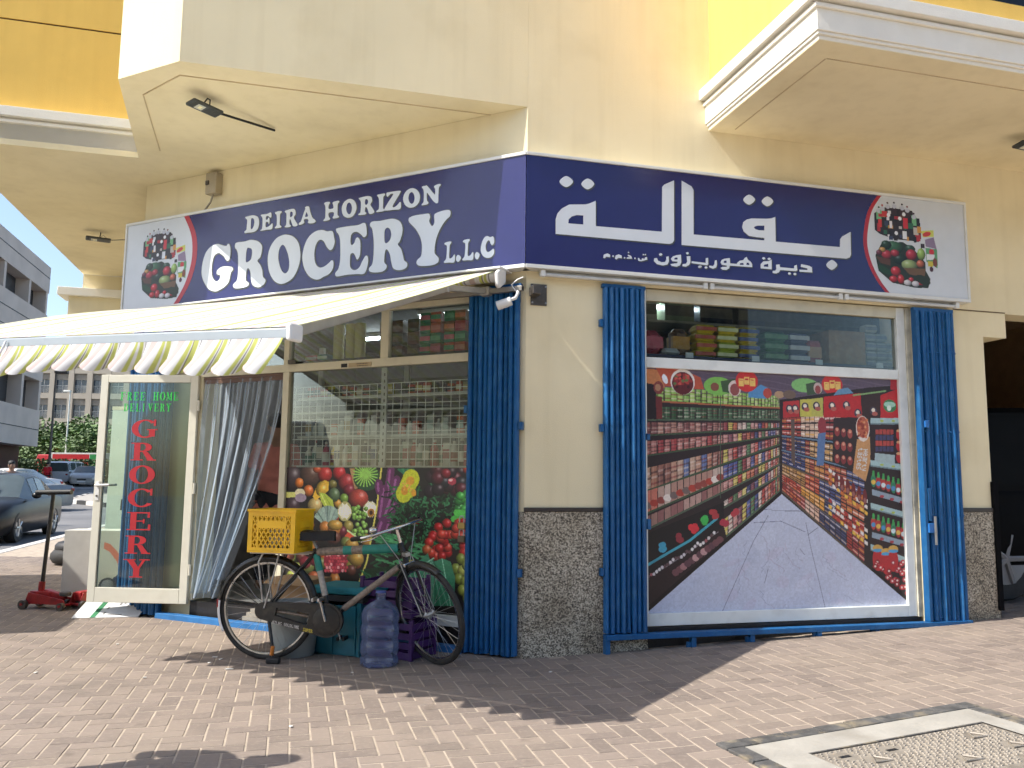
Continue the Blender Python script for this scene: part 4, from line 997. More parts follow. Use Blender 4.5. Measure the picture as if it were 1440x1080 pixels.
    Ln([(905, 798), (925, 786), (970, 760), (1008, 729)], 0.02, '#3c9cac')
    for x, y, k in ((930, 770, '#3a98b4'), (955, 756, '#8c3038'), (975, 743, '#d03038'), (991, 731, '#3cb04c'), (1004, 723, '#a83438'), (1033, 722, '#b03840'), (1018, 735, '#a83040')):
        for q in range(5): E(x + r.random() * 8 - 4, y + r.random() * 8 - 4, 4, 4, k)
    Ln([(907, 813), (940, 795), (1010, 748)], 0.006, '#7c7478')
    for k in range(26):
        t = k / 26; x = 908 + 100 * t; E(x, 812 - 66 * t + r.random() * 5, 2, 2.4, r.choice(['#c8c0c0', '#9c5458', '#d8d4d0', '#5c4448']))
    for k in range(12):
        t = k / 12; E(950 + 68 * t, 805 - 50 * t, 5, 5, r.choice(['#6c4448', '#9c6c6c', '#5c3c44', '#b88c88']))
    P([(905, 858), (1098, 690), (1098, 696), (905, 866)], '#181416')
    # header figures over the left shelves
    P([(905, 518), (925, 520), (935, 545), (905, 545)], '#c07848')
    P([(922, 517), (958, 519), (985, 531), (990, 548), (935, 543)], '#b04c34')
    E(960, 537, 17, 18, '#d8d0c8'); E(960, 539, 15, 16, '#5a2024')
    for k in range(40): E(948 + r.random() * 24, 527 + r.random() * 18, 2.2, 2.2, r.choice(['#a83430', '#c04c40', '#3c1c1c', '#8c2c2c', '#5c6c3c']))
    E(935, 533, 3.5, 7, '#d8dce0', 0.4)
    E(1010, 543, 20, 13, '#74b04c'); P([(1013, 536), (1038, 532), (1040, 555), (1016, 551)], '#3c5434'); E(1033, 546, 9, 11, '#c8b8b0'); E(1033, 548, 6.5, 8.5, '#8c4844'); E(1005, 544, 6, 6, '#7c4838')
    P([(1052, 552), (1070, 541), (1080, 546), (1078, 561), (1052, 559)], '#4c84b4'); E(1079, 553, 6, 7, '#b04438'); E(1096, 555, 7, 5, '#a88868')
    E(1050, 536, 15.5, 15, '#c42c2c'); E(1170, 541, 14.5, 14, '#c42c2c')
    for ox, oy in ((1050, 536), (1170, 541)):
        for q in (-8, 0, 8):
            P([(ox + q - 3.6, oy - 6 + abs(q) * 0.25), (ox + q + 3.6, oy - 6 + abs(q) * 0.3), (ox + q + 4 , oy + 5 + abs(q) * 0.3), (ox + q - 3.4, oy + 5 + abs(q) * 0.25)], '#dcb45c'); P([(ox + q - 2.6, oy - 4 + abs(q) * 0.25), (ox + q + 2.6, oy - 4 + abs(q) * 0.3), (ox + q + 2.4, oy - 1), (ox + q - 2.2, oy - 1)], '#c03830')
    P([(905, 538), (922, 541), (925, 590), (905, 588)], '#241c20'); P([(922, 557), (931, 558), (931, 589), (923, 589)], '#6c2c2c'); E(926, 545, 7, 9, '#7c3834'); E(925, 545, 4, 5, '#a87858')
    # right gondola
    P([(1098, 562), (1222, 545), (1290, 540), (1290, 858), (1098, 694)], '#2a2022')
    YR = [(588, 612, 578, 625, ['#a04038', '#c8a890', '#8c3838', '#c04038']), (614, 632, 632, 662, ['#34406c', '#8c3838', '#b89060', '#6c3034']), (634, 651, 668, 698, ['#3c4878', '#b87848', '#a85040', '#48507c']), (653, 666, 700, 735, ['#b08048', '#c05038', '#444c78', '#b86440']), (667, 676, 736, 762, ['#c0402c', '#d89438', '#404468', '#b04030']), (677, 690, 764, 792, ['#a83c34', '#c8a088', '#3c4468', '#983838'])]
    for a0, a1, b0, b1, cols in YR:
        n = 18; ts = [(k / n) ** 1.35 for k in range(n + 1)]
        for k in range(n):
            t0, t1 = ts[k], ts[k] + (ts[k + 1] - ts[k]) * 0.88; xa, xb = 1100 + 116 * t0, 1100 + 116 * t1
            ya = lambda t: a0 + (b0 - a0) * t; yb = lambda t: a1 + (b1 - a1) * t
            sec = int(t0 * 3.99); col = cols[(sec + (1 if r.random() < 0.15 else 0)) % 4]
            for tier in (0, 1, 2):
                f0, f1 = tier / 3 + 0.03, tier / 3 + 0.29
                L_ = lambda t, f: ya(t) + (yb(t) - ya(t)) * f
                P([(xa, L_(t0, f0)), (xb, L_(t1, f0)), (xb, L_(t1, f1)), (xa, L_(t0, f1))], col)
                P([(xa, L_(t0, f0 + 0.10)), (xb, L_(t1, f0 + 0.10)), (xb, L_(t1, f0 + 0.17)), (xa, L_(t0, f0 + 0.17))], r.choice(['#e0c8a8', '#d8a040', '#efe6dc', '#3c2020']), 0.7)
        Ln([(1100, a1 + 1), (1216, b1 + 2)], 0.012, '#5c7890' if a1 < 640 else '#5c5040')
    for y0, y1, k in ((700, 738, '#c86c30'), (742, 775, '#a83430')):
        for q in range(10):
            x = 1165 + q * 5.6; dy = q * 4.6
            for tier in (0, 9, 18): P([(x, y0 - 42 + dy + tier), (x + 4.4, y0 - 39 + dy + tier), (x + 4.4, y0 - 34 + dy + tier), (x, y0 - 37 + dy + tier)], r.choice([k, '#e0b040', '#d8d0c8']))
    P([(1172, 588), (1206, 586), (1216, 668), (1170, 650)], '#302224')
    for i in range(3):
        for j in range(3): E(1177 + i * 9, 607 + j * 19 + i * 1.5, 3.6, 6.5, r.choice(['#8c3434', '#a04840', '#7c2c30'])); E(1177 + i * 9, 604 + j * 19 + i * 1.5, 2, 2.4, '#c88c70')
    for q in range(6): E(1176 + q * 8, 676 + q * 4.6, 3, 11, '#6c2428'); E(1176 + q * 8, 681 + q * 4.6, 2, 4, '#c0a090', a=0.4)
    # posters above the right gondola
    P([(1101, 565), (1124, 563), (1124, 586), (1101, 588)], '#b02c30'); P([(1125, 562), (1141, 561), (1141, 586), (1125, 586)], '#b8b048'); P([(1141, 561), (1157, 559), (1157, 586), (1141, 586)], '#b0ac50')
    P([(1158, 558), (1210, 553), (1212, 587), (1158, 587)], '#b42428'); P([(1212, 553), (1240, 550), (1240, 588), (1212, 588)], '#34201f'); P([(1238, 556), (1262, 547), (1284, 552), (1284, 588), (1238, 588)], '#b82428')
    for x, y in ((1110, 575), (1118, 575), (1132, 572), (1148, 571), (1170, 571), (1190, 570), (1206, 581), (1228, 578)): E(x, y, 5, 6, '#3c3444'); E(x, y - 1, 2.6, 3, '#d8ccb8'); E(x + 2, y + 4, 4, 3, '#a8584c')
    E(1251, 571, 9, 9, '#3c7c48'); E(1251, 569, 8, 4, '#9cc8b0'); E(1250, 574, 3, 4, '#d0e0d0')
    E(1132, 542, 19, 10, '#7ab468'); P([(1133, 540), (1152, 536), (1156, 553), (1135, 556)], '#3c5038'); E(1150, 546, 6, 8, '#b8a49c'); E(1150, 548, 4, 6, '#8c4040'); P([(1178, 548), (1192, 545), (1200, 553), (1172, 556)], '#5c88a8'); E(1110, 555, 9, 6, '#6c584c')
    Ln([(1200, 556), (1245, 550)], 0.014, '#789c60')
    # shelf strip at the far right: pale shelves with jars and bottles
    P([(1224, 588), (1290, 588), (1290, 858), (1226, 795)], '#2c1e20')
    for y in (588, 647, 707, 765):
        dy = {588: 0, 647: 12, 707: 24, 765: 34}[y] * 0.75
        P([(1224, y), (1290, y + dy), (1290, y + dy + 9), (1224, y + 9)], '#9cb8b8'); P([(1224, y + 7), (1290, y + dy + 7), (1290, y + dy + 9), (1224, y + 9)], '#6c8488')
        for q in range(3): E(1240 + q * 16, y + 4 + dy * (0.3 + q * 0.25), 2.6, 1.6, '#a8b84c')
    P([(1266, 533), (1290, 535), (1290, 552), (1266, 550)], '#88aab0'); P([(1252, 533), (1266, 531), (1266, 548), (1252, 548)], '#a82830')
    for q in range(5):
        x = 1231 + q * 5.2
        for tier in range(4): P([(x, 604 + tier * 8), (x + 4.4, 604 + tier * 8), (x + 4.4, 611 + tier * 8), (x, 611 + tier * 8)], ['#a83c34', '#3c3c60', '#b04038', '#403c5c'][tier])
    P([(1230, 637), (1258, 640), (1258, 654), (1230, 648)], '#9cb0b0')
    for q in range(3):
        for tier in range(3): E(1264 + q * 8, 612 + tier * 16, 4, 7, '#b02c30'); E(1264 + q * 8, 606 + tier * 16, 3.6, 2, '#d8a070')
    for y0 in (668, 728):
        for q in range(8):
            x = 1228 + q * 7; dy = q * 2.2
            E(x, y0 + 8 + dy, 3.6, 9, r.choice(['#a83034', '#2c7a54', '#2c7a54', '#b03a34'])); P([(x - 1.2, y0 - 6 + dy), (x + 1.2, y0 - 6 + dy), (x + 2, y0 + 2 + dy), (x - 2, y0 + 2 + dy)], '#3c9c4c'); E(x, y0 + 10 + dy, 3, 3.4, r.choice(['#4888b8', '#d8b048', '#c8d8d8']))
        P([(1226, y0 + 20), (1290, y0 + 38), (1290, y0 + 46), (1226, y0 + 28)], '#8898a4')
        for q in range(4): E(1240 + q * 14, y0 + 30 + q * 4, 3, 2, '#a83c44')
    for x, y in ((1234, 775), (1246, 780), (1256, 776)): E(x, y + 12, 7, 16, '#b4282c'); E(x, y - 4, 7, 5, '#c89c48'); E(x, y - 1, 7, 2.4, '#4c98c0')
    for k in range(60):
        x = 1228 + r.random() * 58; y = 788 + r.random() * 55
        if y < 796 + (x - 1226) * 0.80: E(x, y, 3.6, 3.6, r.choice(['#b02830', '#c03038', '#8c2028', '#a8343c'])); E(x, y, 1.4, 1.4, '#dcc8c0')
    P([(1226, 797), (1290, 852), (1290, 858), (1226, 803)], '#1c1416')
    # hanging wobblers
    P([(1112, 590), (1117, 590), (1118, 655), (1113, 650)], '#5c4c44')
    E(1156, 600, 6, 13, '#8c3038'); P([(1150, 610), (1161, 608), (1158, 655), (1148, 655)], '#54709c')
    P([(1205, 618), (1223, 614), (1224, 648), (1217, 677), (1199, 665)], '#c08c58'); E(1213, 603, 9.5, 18, '#d4c8bc'); E(1213, 601, 8.5, 15, '#b0543c')
    for k in range(26): E(1207 + r.random() * 12, 589 + r.random() * 26, 1.6, 1.8, r.choice(['#c87040', '#8c3428', '#d08858']))
    # lettering on the hanging card, reading downwards: hearty tastes
    G5 = {'h': ['10010', '10010', '11110', '10010', '10010'], 'e': ['01100', '10010', '11110', '10000', '01110'], 'a': ['01110', '00010', '01110', '10010', '01110'], 'r': ['10110', '11000', '10000', '10000', '10000'], 't': ['01000', '11100', '01000', '01000', '00110'], 'y': ['10010', '10010', '01110', '00010', '01100'], 's': ['01110', '10000', '01100', '00010', '11100']}
    b = MB(TR)
    for word, x0, y0 in (('hearty', 1219.0, 632), ('tastes', 1211.6, 630)):
        for k, ch in enumerate(word):
            for i, row in enumerate(G5[ch]):
                for j, v in enumerate(row):
                    if v == '1':
                        xx = x0 - i * 1.25 - k * 0.55; yy = y0 + k * 5.2 + j * 1.08
                        b.add([(Q(xx + a_, yy + c_)[0], -0.0475, Q(xx + a_, yy + c_)[1]) for a_, c_ in ((0, 0), (1.3, 0), (1.3, 1.12), (0, 1.12))], [(0, 1, 2, 3)])
    b.build('card_lettering', WHITE, win_r)
HOM = [0.005118373, 4.4982228e-05, -3.7938899, -0.00022119465, -0.0047772239, 4.5746081, -0.00020923738, 8.8168115e-05]
aisle()
_g = am.A.mean(-1, keepdims=True); am.A = np.clip((am.A * 0.93 + _g * 0.07) * 0.98 + np.array([0.018, 0.014, 0.016]), 0, 1)
am.noise(0.07, 1); am.noise(0.06, 4)
am.build(TR, -0.048, 'aisle_print', PRINT, win_r, gain=1.18)

# ---- fruit and vegetable film on the left window
fm = Canvas(0.522, 2.36, 0.254, 1.402, 0.005, '#1f1c1a')
HOMV = [-0.0096460827, -8.1168474e-05, 7.2089971, 0.00097193191, -0.0084684504, 7.1060028, 0.00066935162, 0.00016641764]
def produce():
    c = fm; H = HOMV
    def Q(x, y):
        w = H[6] * x + H[7] * y + 1.0
        return ((H[0] * x + H[1] * y + H[2]) / w, (H[3] * x + H[4] * y + H[5]) / w)
    P = lambda pts, col, a=1.0: c.poly([Q(*p) for p in pts], col, a)
    def E(x, y, rx, ry, col, ang=0.0, **k):
        o = Q(x, y); e = Q(x + rx, y); f = Q(x, y + ry); c.ell(o[0], o[1], abs(e[0] - o[0]), abs(f[1] - o[1]), col, ang, **k)
    Ln = lambda pts, wd, col, a=1.0: c.line([Q(*p) for p in pts], wd, col, a)
    r = random.Random(21)
    B = dict(ball=0.75, hi=0.4)
    # fruit half
    for x, y, a, b, k in ((410, 672, 14, 18, '#3c3034'), (436, 668, 14, 16, '#5a4238'), (457, 667, 10, 11, '#b43430'), (477, 665, 9, 10, '#bc2c30'), (446, 660, 6, 5, '#b8502c'), (421, 679, 6, 7, '#d8782c'), (434, 690, 7, 8, '#d07034'), (487, 678, 11, 12, '#a83438'), (491, 689, 8, 8, '#8c2c38'), (468, 681, 6, 6, '#7c7438'), (504, 701, 14, 13, '#b8483c'), (484, 701, 6, 7, '#7ca03c'), (475, 708, 5, 6, '#d8a044'), (470, 696, 8, 10, '#5c7450'), (443, 711, 10, 11, '#c8b070'), (471, 727, 6, 8, '#b8503c'), (490, 740, 7, 8, '#a8984c'), (481, 748, 7, 9, '#6c2430'), (410, 712, 12, 14, '#3c2c34'), (424, 727, 10, 10, '#8c3c30'), (433, 738, 9, 9, '#c86030'), (412, 743, 11, 11, '#b06434'), (425, 760, 10, 9, '#c86c34'), (440, 756, 8, 8, '#b85c30'), (405, 770, 10, 10, '#a04028'), (418, 780, 10, 9, '#5c7c3c'), (494, 783, 7, 8, '#8c8040'), (503, 790, 6, 10, '#c8603c'), (493, 797, 8, 8, '#98903c'), (447, 785, 10, 10, '#a84834'), (433, 797, 9, 9, '#788440'), (420, 800, 9, 9, '#c07040'), (515, 760, 7, 9, '#c89040')):
        E(x, y, a, b, k, **B)
    P([(440, 698), (446, 683), (457, 675), (463, 678), (462, 690), (452, 698), (444, 704)], '#d0a838'); E(452, 687, 7, 11, '#d8b040', 0.6, **B)
    P([(449, 692), (458, 694), (468, 703), (471, 718), (462, 720), (452, 706)], '#a8b848'); Ln([(452, 695), (463, 718)], 0.01, '#c8d470'); Ln([(456, 695), (468, 716)], 0.008, '#88a038')
    P([(492, 659), (499, 659), (503, 687), (499, 688)], '#a08058')
    E(516, 672, 19, 18, '#28482c')
    for k in range(22):
        a = 2 * math.pi * k / 22; Ln([(514, 667), (514 + 17 * math.cos(a), 667 + 17 * math.sin(a))], 0.012, '#8cbc58')
    P([(400, 692), (415, 692), (416, 699), (400, 700)], '#b8b868'); E(422, 693, 7, 6, '#c8c0a0'); E(423, 700, 8, 6, '#8c7c8c')
    for k in range(22):
        a = -2.6 + k * 0.09 ; Ln([(462, 742), (462 + 22 * math.cos(a), 742 + 30 * math.sin(a))], 0.014, r.choice(['#7c9088', '#98aca0', '#5c7068', '#8ca498']))
    for x, y in ((485, 719), (521, 716)):
        E(x, y, 10, 14 if x < 500 else 11, '#a8a468')
        for k in range(-5, 6):
            q = 1 - abs(k) / 6.5; Ln([(x + k * 1.6 - 3 * q, y - 11 * q), (x + k * 1.6 + 3 * q, y + 11 * q)], 0.008, '#e8e4d8'); Ln([(x + k * 1.6 + 3 * q, y - 11 * q), (x + k * 1.6 - 3 * q, y + 11 * q)], 0.008, '#e8e4d8')
    E(522, 721, 5, 6, '#a8742c'); E(522, 721, 2.4, 3, '#3c2418')
    for k in range(46): E(497 + r.random() * 18, 712 + r.random() * 48, 3, 3.2, r.choice(['#8cc050', '#a0cc60', '#78a840']), **B)
    P([(481, 760), (490, 747), (503, 758), (500, 765)], '#d0583c'); Ln([(489, 746), (504, 757)], 0.014, '#c8d8a0')
    E(471, 789, 16, 18, '#7c2030')
    for i in range(8):
        for j in range(7): E(458 + i * 4 + (2 if j % 2 else 0), 776 + j * 4.4, 1.9, 2.2, r.choice(['#c04850', '#b03c48', '#d89090', '#8c2434']))
    for k in range(46):
        x = 404 + r.random() * 100; y = 735 + r.random() * 130
        if x < 520 - (y - 735) * 0.12: E(x, y, 7 + r.random() * 4, 7 + r.random() * 4, r.choice(['#b85c30', '#a83c34', '#7c8440', '#c8803c', '#8c2c38', '#c89c44', '#6c3c30', '#98a048']), **B)
    E(471, 789, 16, 18, '#7c2030')
    for i in range(8):
        for j in range(7): E(458 + i * 4 + (2 if j % 2 else 0), 776 + j * 4.4, 1.9, 2.2, r.choice(['#c04850', '#b03c48', '#d89090', '#8c2434']))
    # divider
    Ln([(537, 655), (530, 715), (516, 790), (505, 820)], 0.016, '#d0c860')
    # vegetables
    for x0, y0, x1, y1 in ((550, 662, 546, 700), (541, 688, 536, 726), (553, 695, 543, 725), (558, 675, 556, 688), (556, 710, 550, 722), (538, 735, 533, 750), (548, 735, 544, 752), (533, 680, 534, 690)):
        Ln([(x0, y0), (x0 * 0.5 + x1 * 0.5 - 1, (y0 + y1) / 2), (x1, y1)], 0.075, '#5c2c54'); Ln([(x0 - 1.5, y0), (x1 - 1.5, y1)], 0.022, '#9c5c94', 0.8)
    for k in range(12): Ln([(560 + k * 2, 660), (566 + r.random() * 16, 668 + r.random() * 8)], 0.014, r.choice(['#2c6c4c', '#3c8458']))
    for k in range(430):
        x = 548 + r.random() * 98; y = 685 + r.random() * 85
        a = r.random() * 6.28; l = 5 + r.random() * 10; bnd = (r.random() - 0.5) * 8
        Ln([(x, y), (x + l * math.cos(a) * 0.5 + bnd, y + l * math.sin(a) * 0.5), (x + l * math.cos(a), y + l * math.sin(a))], 0.013, r.choice(['#14301c', '#1c4426', '#265c34', '#34744a', '#0c1c12', '#10261a', '#2e6840', '#0a140c']))
    E(578, 674, 12, 14, '#b8bc2c', -0.5); E(568, 694, 11, 13, '#b8bc2c', -0.4); P([(566, 672), (590, 672), (580, 700), (557, 694)], '#b8bc2c'); E(577, 676, 6, 6, '#c89430'); E(569, 690, 5, 6, '#c88c2c'); E(582, 693, 3.6, 5, '#d09830')
    for k in range(10): E(566 + r.random() * 14, 674 + r.random() * 20, 1.4, 1.4, '#d8a850')
    for k in range(16): E(604 + r.random() * 50, 660 + r.random() * 32, 9, 9, r.choice(['#2c2028', '#4a2028', '#38242c', '#5c2430', '#2c2c34']), **B)
    E(636, 677, 6, 5, '#a83c4c'); E(634, 675, 3, 2, '#e0b8b8'); E(656, 661, 5, 5, '#c0402c', **B); E(627, 666, 7, 7, '#8c2430', **B)
    for k in range(12): E(641 + r.random() * 16, 694 + r.random() * 28, 6, 6, r.choice(['#3c9c3c', '#4cb44c', '#2c7c34']), **B)
    Ln([(638, 730), (646, 727), (657, 729)], 0.05, '#4cac44'); Ln([(642, 721), (657, 722)], 0.05, '#54b84c')
    P([(530, 752), (540, 748), (556, 752), (556, 758), (545, 764), (528, 764)], '#2f6a44')
    for k in range(30):
        x = 526 + r.random() * 30; y = 748 + r.random() * 16; Ln([(x, y), (x + 10, y + 2 + r.random() * 3)], 0.012, r.choice(['#3a8a54', '#2c6c44', '#52a068']))
    for k in range(60):
        x = 520 + r.random() * 80; y = 764 + r.random() * 40; Ln([(x, y), (x + 8 + r.random() * 10, y - 6 + r.random() * 14)], 0.016, r.choice(['#245c38', '#34784c', '#1c4028', '#4c9060', '#18301f']))
    for k in range(44):
        x = 600 + r.random() * 58; y = 734 + r.random() * 52
        if (x - 655) ** 2 / 55 ** 2 + (y - 765) ** 2 / 38 ** 2 < 1: E(x, y, 6.4, 6.6, r.choice(['#c42c28', '#d03830', '#b82424', '#d04434']), **B)
    E(600, 773, 6.4, 7, '#c86038', **B)
    for x, y in ((648, 786), (641, 800), (650, 803), (656, 795), (645, 814), (654, 818), (650, 830), (657, 842)): E(x, y, 6.5, 8, r.choice(['#a8b450', '#8c9c40', '#b8bc5c']), **B)
    P([(577, 800), (602, 778), (606, 792), (622, 785), (634, 790), (640, 812), (640, 852), (560, 852), (566, 820)], '#3c7c5c')
    for k in range(16): Ln([(608, 786), (570 + k * 5, 852)], 0.006, r.choice(['#6ca488', '#2c5c44', '#548c70']))
    for x0, y0, x1, y1 in ((585, 800, 610, 785), (606, 792, 604, 852), (622, 786, 634, 852)): Ln([(x0, y0), (x1, y1)], 0.008, '#8cc0a4')
    P([(512, 800), (560, 795), (560, 870), (506, 870)], '#1a3422')
    for k in range(60): Ln([(505 + r.random() * 60, 800 + r.random() * 66), (515 + r.random() * 60, 806 + r.random() * 60)], 0.012, r.choice(['#2c6c44', '#183420', '#4c8c64']), 0.7)
    Ln([(401, 656), (660, 656)], 0.012, '#b8b4a8')
produce()
fm.noise(0.14, 1); fm.noise(0.10, 3)
fm.build(TL, -0.048, 'produce_print', PRINT, win_l, gain=1.55)

# ================================================================== striped awning
aw = thing('striped_awning', 'retractable awning of white yellow and pink striped fabric over shop entrance', 'awning', tuple(TL((1.9, 0.1, 2.8))))
FAB = attr_mat('awning_fabric', 0.85, 0.1, transl=0.28, bump=0.1, bs=500)
AW0, AW1 = 0.16, 3.62
def stripe(s):
    p = (s / 0.213) % 1.0
    if p < 0.24: return (0.57, 0.46, 0.44)
    if p < 0.42: return (0.74, 0.74, 0.74)
    if p < 0.445: return (0.10, 0.09, 0.10)
    if p < 0.52: return (0.74, 0.74, 0.74)
    if p < 0.66: return (0.54, 0.57, 0.17)
    if p < 0.685: return (0.74, 0.74, 0.74)
    if p < 0.70: return (0.16, 0.14, 0.13)
    if p < 0.73: return (0.74, 0.74, 0.74)
    if p < 0.82: return (0.54, 0.57, 0.17)
    return (0.74, 0.74, 0.74)
def cloth(P, nu, nv, name, parent, uof):
    b = MB(TL); b.grid(P, nu, nv)
    o = b.build(name, FAB, parent)
    at = o.data.color_attributes.new('ink', 'FLOAT_COLOR', 'POINT')
    cols = []
    for j in range(nv + 1):
        for i in range(nu + 1): cols += list(stripe(uof(i / nu))) + [1.0]
    at.data.foreach_set('color', cols)
    o.data.polygons.foreach_set('use_smooth', [True] * len(o.data.polygons))
    return o
def bar_z(s): return 2.048 + 0.042 * (s - 0.16)
def aw_pt(u, v):
    s = AW0 + 0.02 + (AW1 - AW0 - 0.04) * u
    d = 0.20 + (2.44 - 0.20) * v
    z = 2.905 + (bar_z(s) + 0.035 - 2.905) * v
    z += math.sin(math.pi * v) * (0.055 * u ** 2 - 0.02 * (1 - u)) + 0.006 * math.sin(u * 40) * math.sin(math.pi * v)
    return (s, d, z)
cloth(aw_pt, 620, 14, 'canopy', aw, lambda u: AW0 + (AW1 - AW0) * u)
def val_pt(u, v):
    s = AW0 + 0.02 + (AW1 - AW0 - 0.03) * u
    ph = (s / 0.213) * 2 * math.pi
    drop = 0.155 + 0.028 * math.cos(ph + 0.5) + 0.018 * math.sin(s * 3.1)
    z = bar_z(s) - 0.035 - drop * v
    return (s + 0.085 * v ** 1.3 + 0.012 * math.sin(ph * 1.0) * v, 2.505 + 0.045 * v * math.sin(ph + 1.2) + 0.04 * v + 0.03 * v * math.sin(s * 4.0), z)
cloth(val_pt, 620, 8, 'valance', aw, lambda u: AW0 + (AW1 - AW0) * u)
b = MB(TL); zz0, zz1 = bar_z(AW0), bar_z(AW1)
b.hexa([(AW0, 2.43, zz0 - 0.035), (AW1, 2.43, zz1 - 0.035), (AW1, 2.50, zz1 - 0.04), (AW0, 2.50, zz0 - 0.04)], [(AW0, 2.43, zz0 + 0.03), (AW1, 2.43, zz1 + 0.03), (AW1, 2.50, zz1 + 0.018), (AW0, 2.50, zz0 + 0.018)])
b.build('front_bar', mat('awning_bar', (0.30, 0.34, 0.37), 0.35, var=0.04), aw, bevel=0.008)  # the bar's shaded look is put into this grey-blue base colour
for s in (AW0 - 0.035, AW1):
    z = bar_z(s); b = MB(TL); b.box(s, s + 0.035, 2.415, 2.515, z - 0.05, z + 0.042); b.build('end_cap', WHITE, aw, bevel=0.014, seg=3)
# roller with fabric
b = MB(TL); n = 14; seg = 240
def roll_pt(u, v):
    s = 0.15 + (3.56 - 0.15) * u; a = 2 * math.pi * v
    return (s, 0.17 + 0.042 * math.cos(a), 2.868 + 0.042 * math.sin(a))
cloth(roll_pt, 420, 14, 'fabric_roll', aw, lambda u: 0.235 + 3.325 * u)
for s in (0.115, 3.57):
    b = MB(TL); b.hexa([(s, 0.12, 2.82), (s, 0.22, 2.76), (s, 0.25, 2.78), (s, 0.26, 2.88), (s, 0.20, 2.925), (s, 0.12, 2.92)], [(s + 0.035, 0.12, 2.82), (s + 0.035, 0.22, 2.76), (s + 0.035, 0.25, 2.78), (s + 0.035, 0.26, 2.88), (s + 0.035, 0.20, 2.925), (s + 0.035, 0.12, 2.92)])
    b.build('roller_end', WHITE, aw, bevel=0.012, seg=3)
b = MB(TL); b.box(0.11, 3.61, 0.03, 0.235, 2.9165, 2.932); b.build('sun_block_strip', WHITE, aw, bevel=0.003)  # strip added to close the gap where a streak of sun got through
b = MB(TL); b.box(-0.02, 3.75, 0.085, 0.125, 2.752, 2.792); b.build('torsion_tube', mat('grey_brown_steel', (0.24, 0.22, 0.19), 0.45, metal=0.4), aw, bevel=0.003)
b = MB(TL); b.box(-0.0205, -0.0203, 0.0915, 0.1185, 2.7585, 2.7855); b.build('tube_mouth', DARK, aw)
b = MB(TR); b.box(0.035, 0.165, 0.001, 0.012, 2.665, 2.835); b.build('wall_plate', DKSTEEL, aw, bevel=0.002)
b = MB(TR); b.box(0.02, 0.085, 0.012, 0.13, 2.73, 2.80); b.build('tube_clamp', DKSTEEL, aw, bevel=0.004)
for s, z in ((0.045, 2.685), (0.155, 2.685), (0.045, 2.815), (0.155, 2.815)):
    b = MB(TR); b.cyl((s, 0.012, z), (s, 0.02, z), 0.008, n=6); b.build('bolt', STEEL, aw)
ARM = mat('awning_arm', (0.36, 0.34, 0.30), 0.4, metal=0.3)
def obar(T, a, b_, w, h):
    """straight bar of rectangular section between two points of a facade frame"""
    a, b_ = Vector(a), Vector(b_); d = (b_ - a).normalized(); x = d.cross(Vector((0, 0, 1))).normalized() * w / 2; y = x.cross(d).normalized() * h / 2
    m = MB(T); m.hexa([a - x - y, a + x - y, a + x + y, a - x + y], [b_ - x - y, b_ + x - y, b_ + x + y, b_ - x + y]); return m
for s, e in ((0.30, 0.22), (3.40, 3.5)):
    el = (s + (0.06 if s < 1 else -0.06), 0.62, 2.70)
    obar(TL, (s, 0.12, 2.775), el, 0.04, 0.045).build('upper_arm', ARM, aw, bevel=0.006)
    obar(TL, el, (e, 2.43, bar_z(e) - 0.0), 0.05, 0.06).build('fore_arm', ARM, aw, bevel=0.008)
    b = MB(TL); b.cyl((el[0], el[1], el[2] - 0.035), (el[0], el[1], el[2] + 0.035), 0.035, n=14); b.build('elbow', ARM, aw, smooth=40)
    b = MB(TL); b.box(s - 0.04, s + 0.04, 0.06, 0.14, 2.74, 2.81); b.build('shoulder', ARM, aw, bevel=0.008)
b = MB(TL); b.tube([(2.42, 2.51, bar_z(2.4) + 0.0), (2.42, 2.53, bar_z(2.4) - 0.05), (2.43, 2.54, bar_z(2.4) - 0.09)], 0.007, 6); b.build('drip_hook', WHITE, aw, smooth=60)

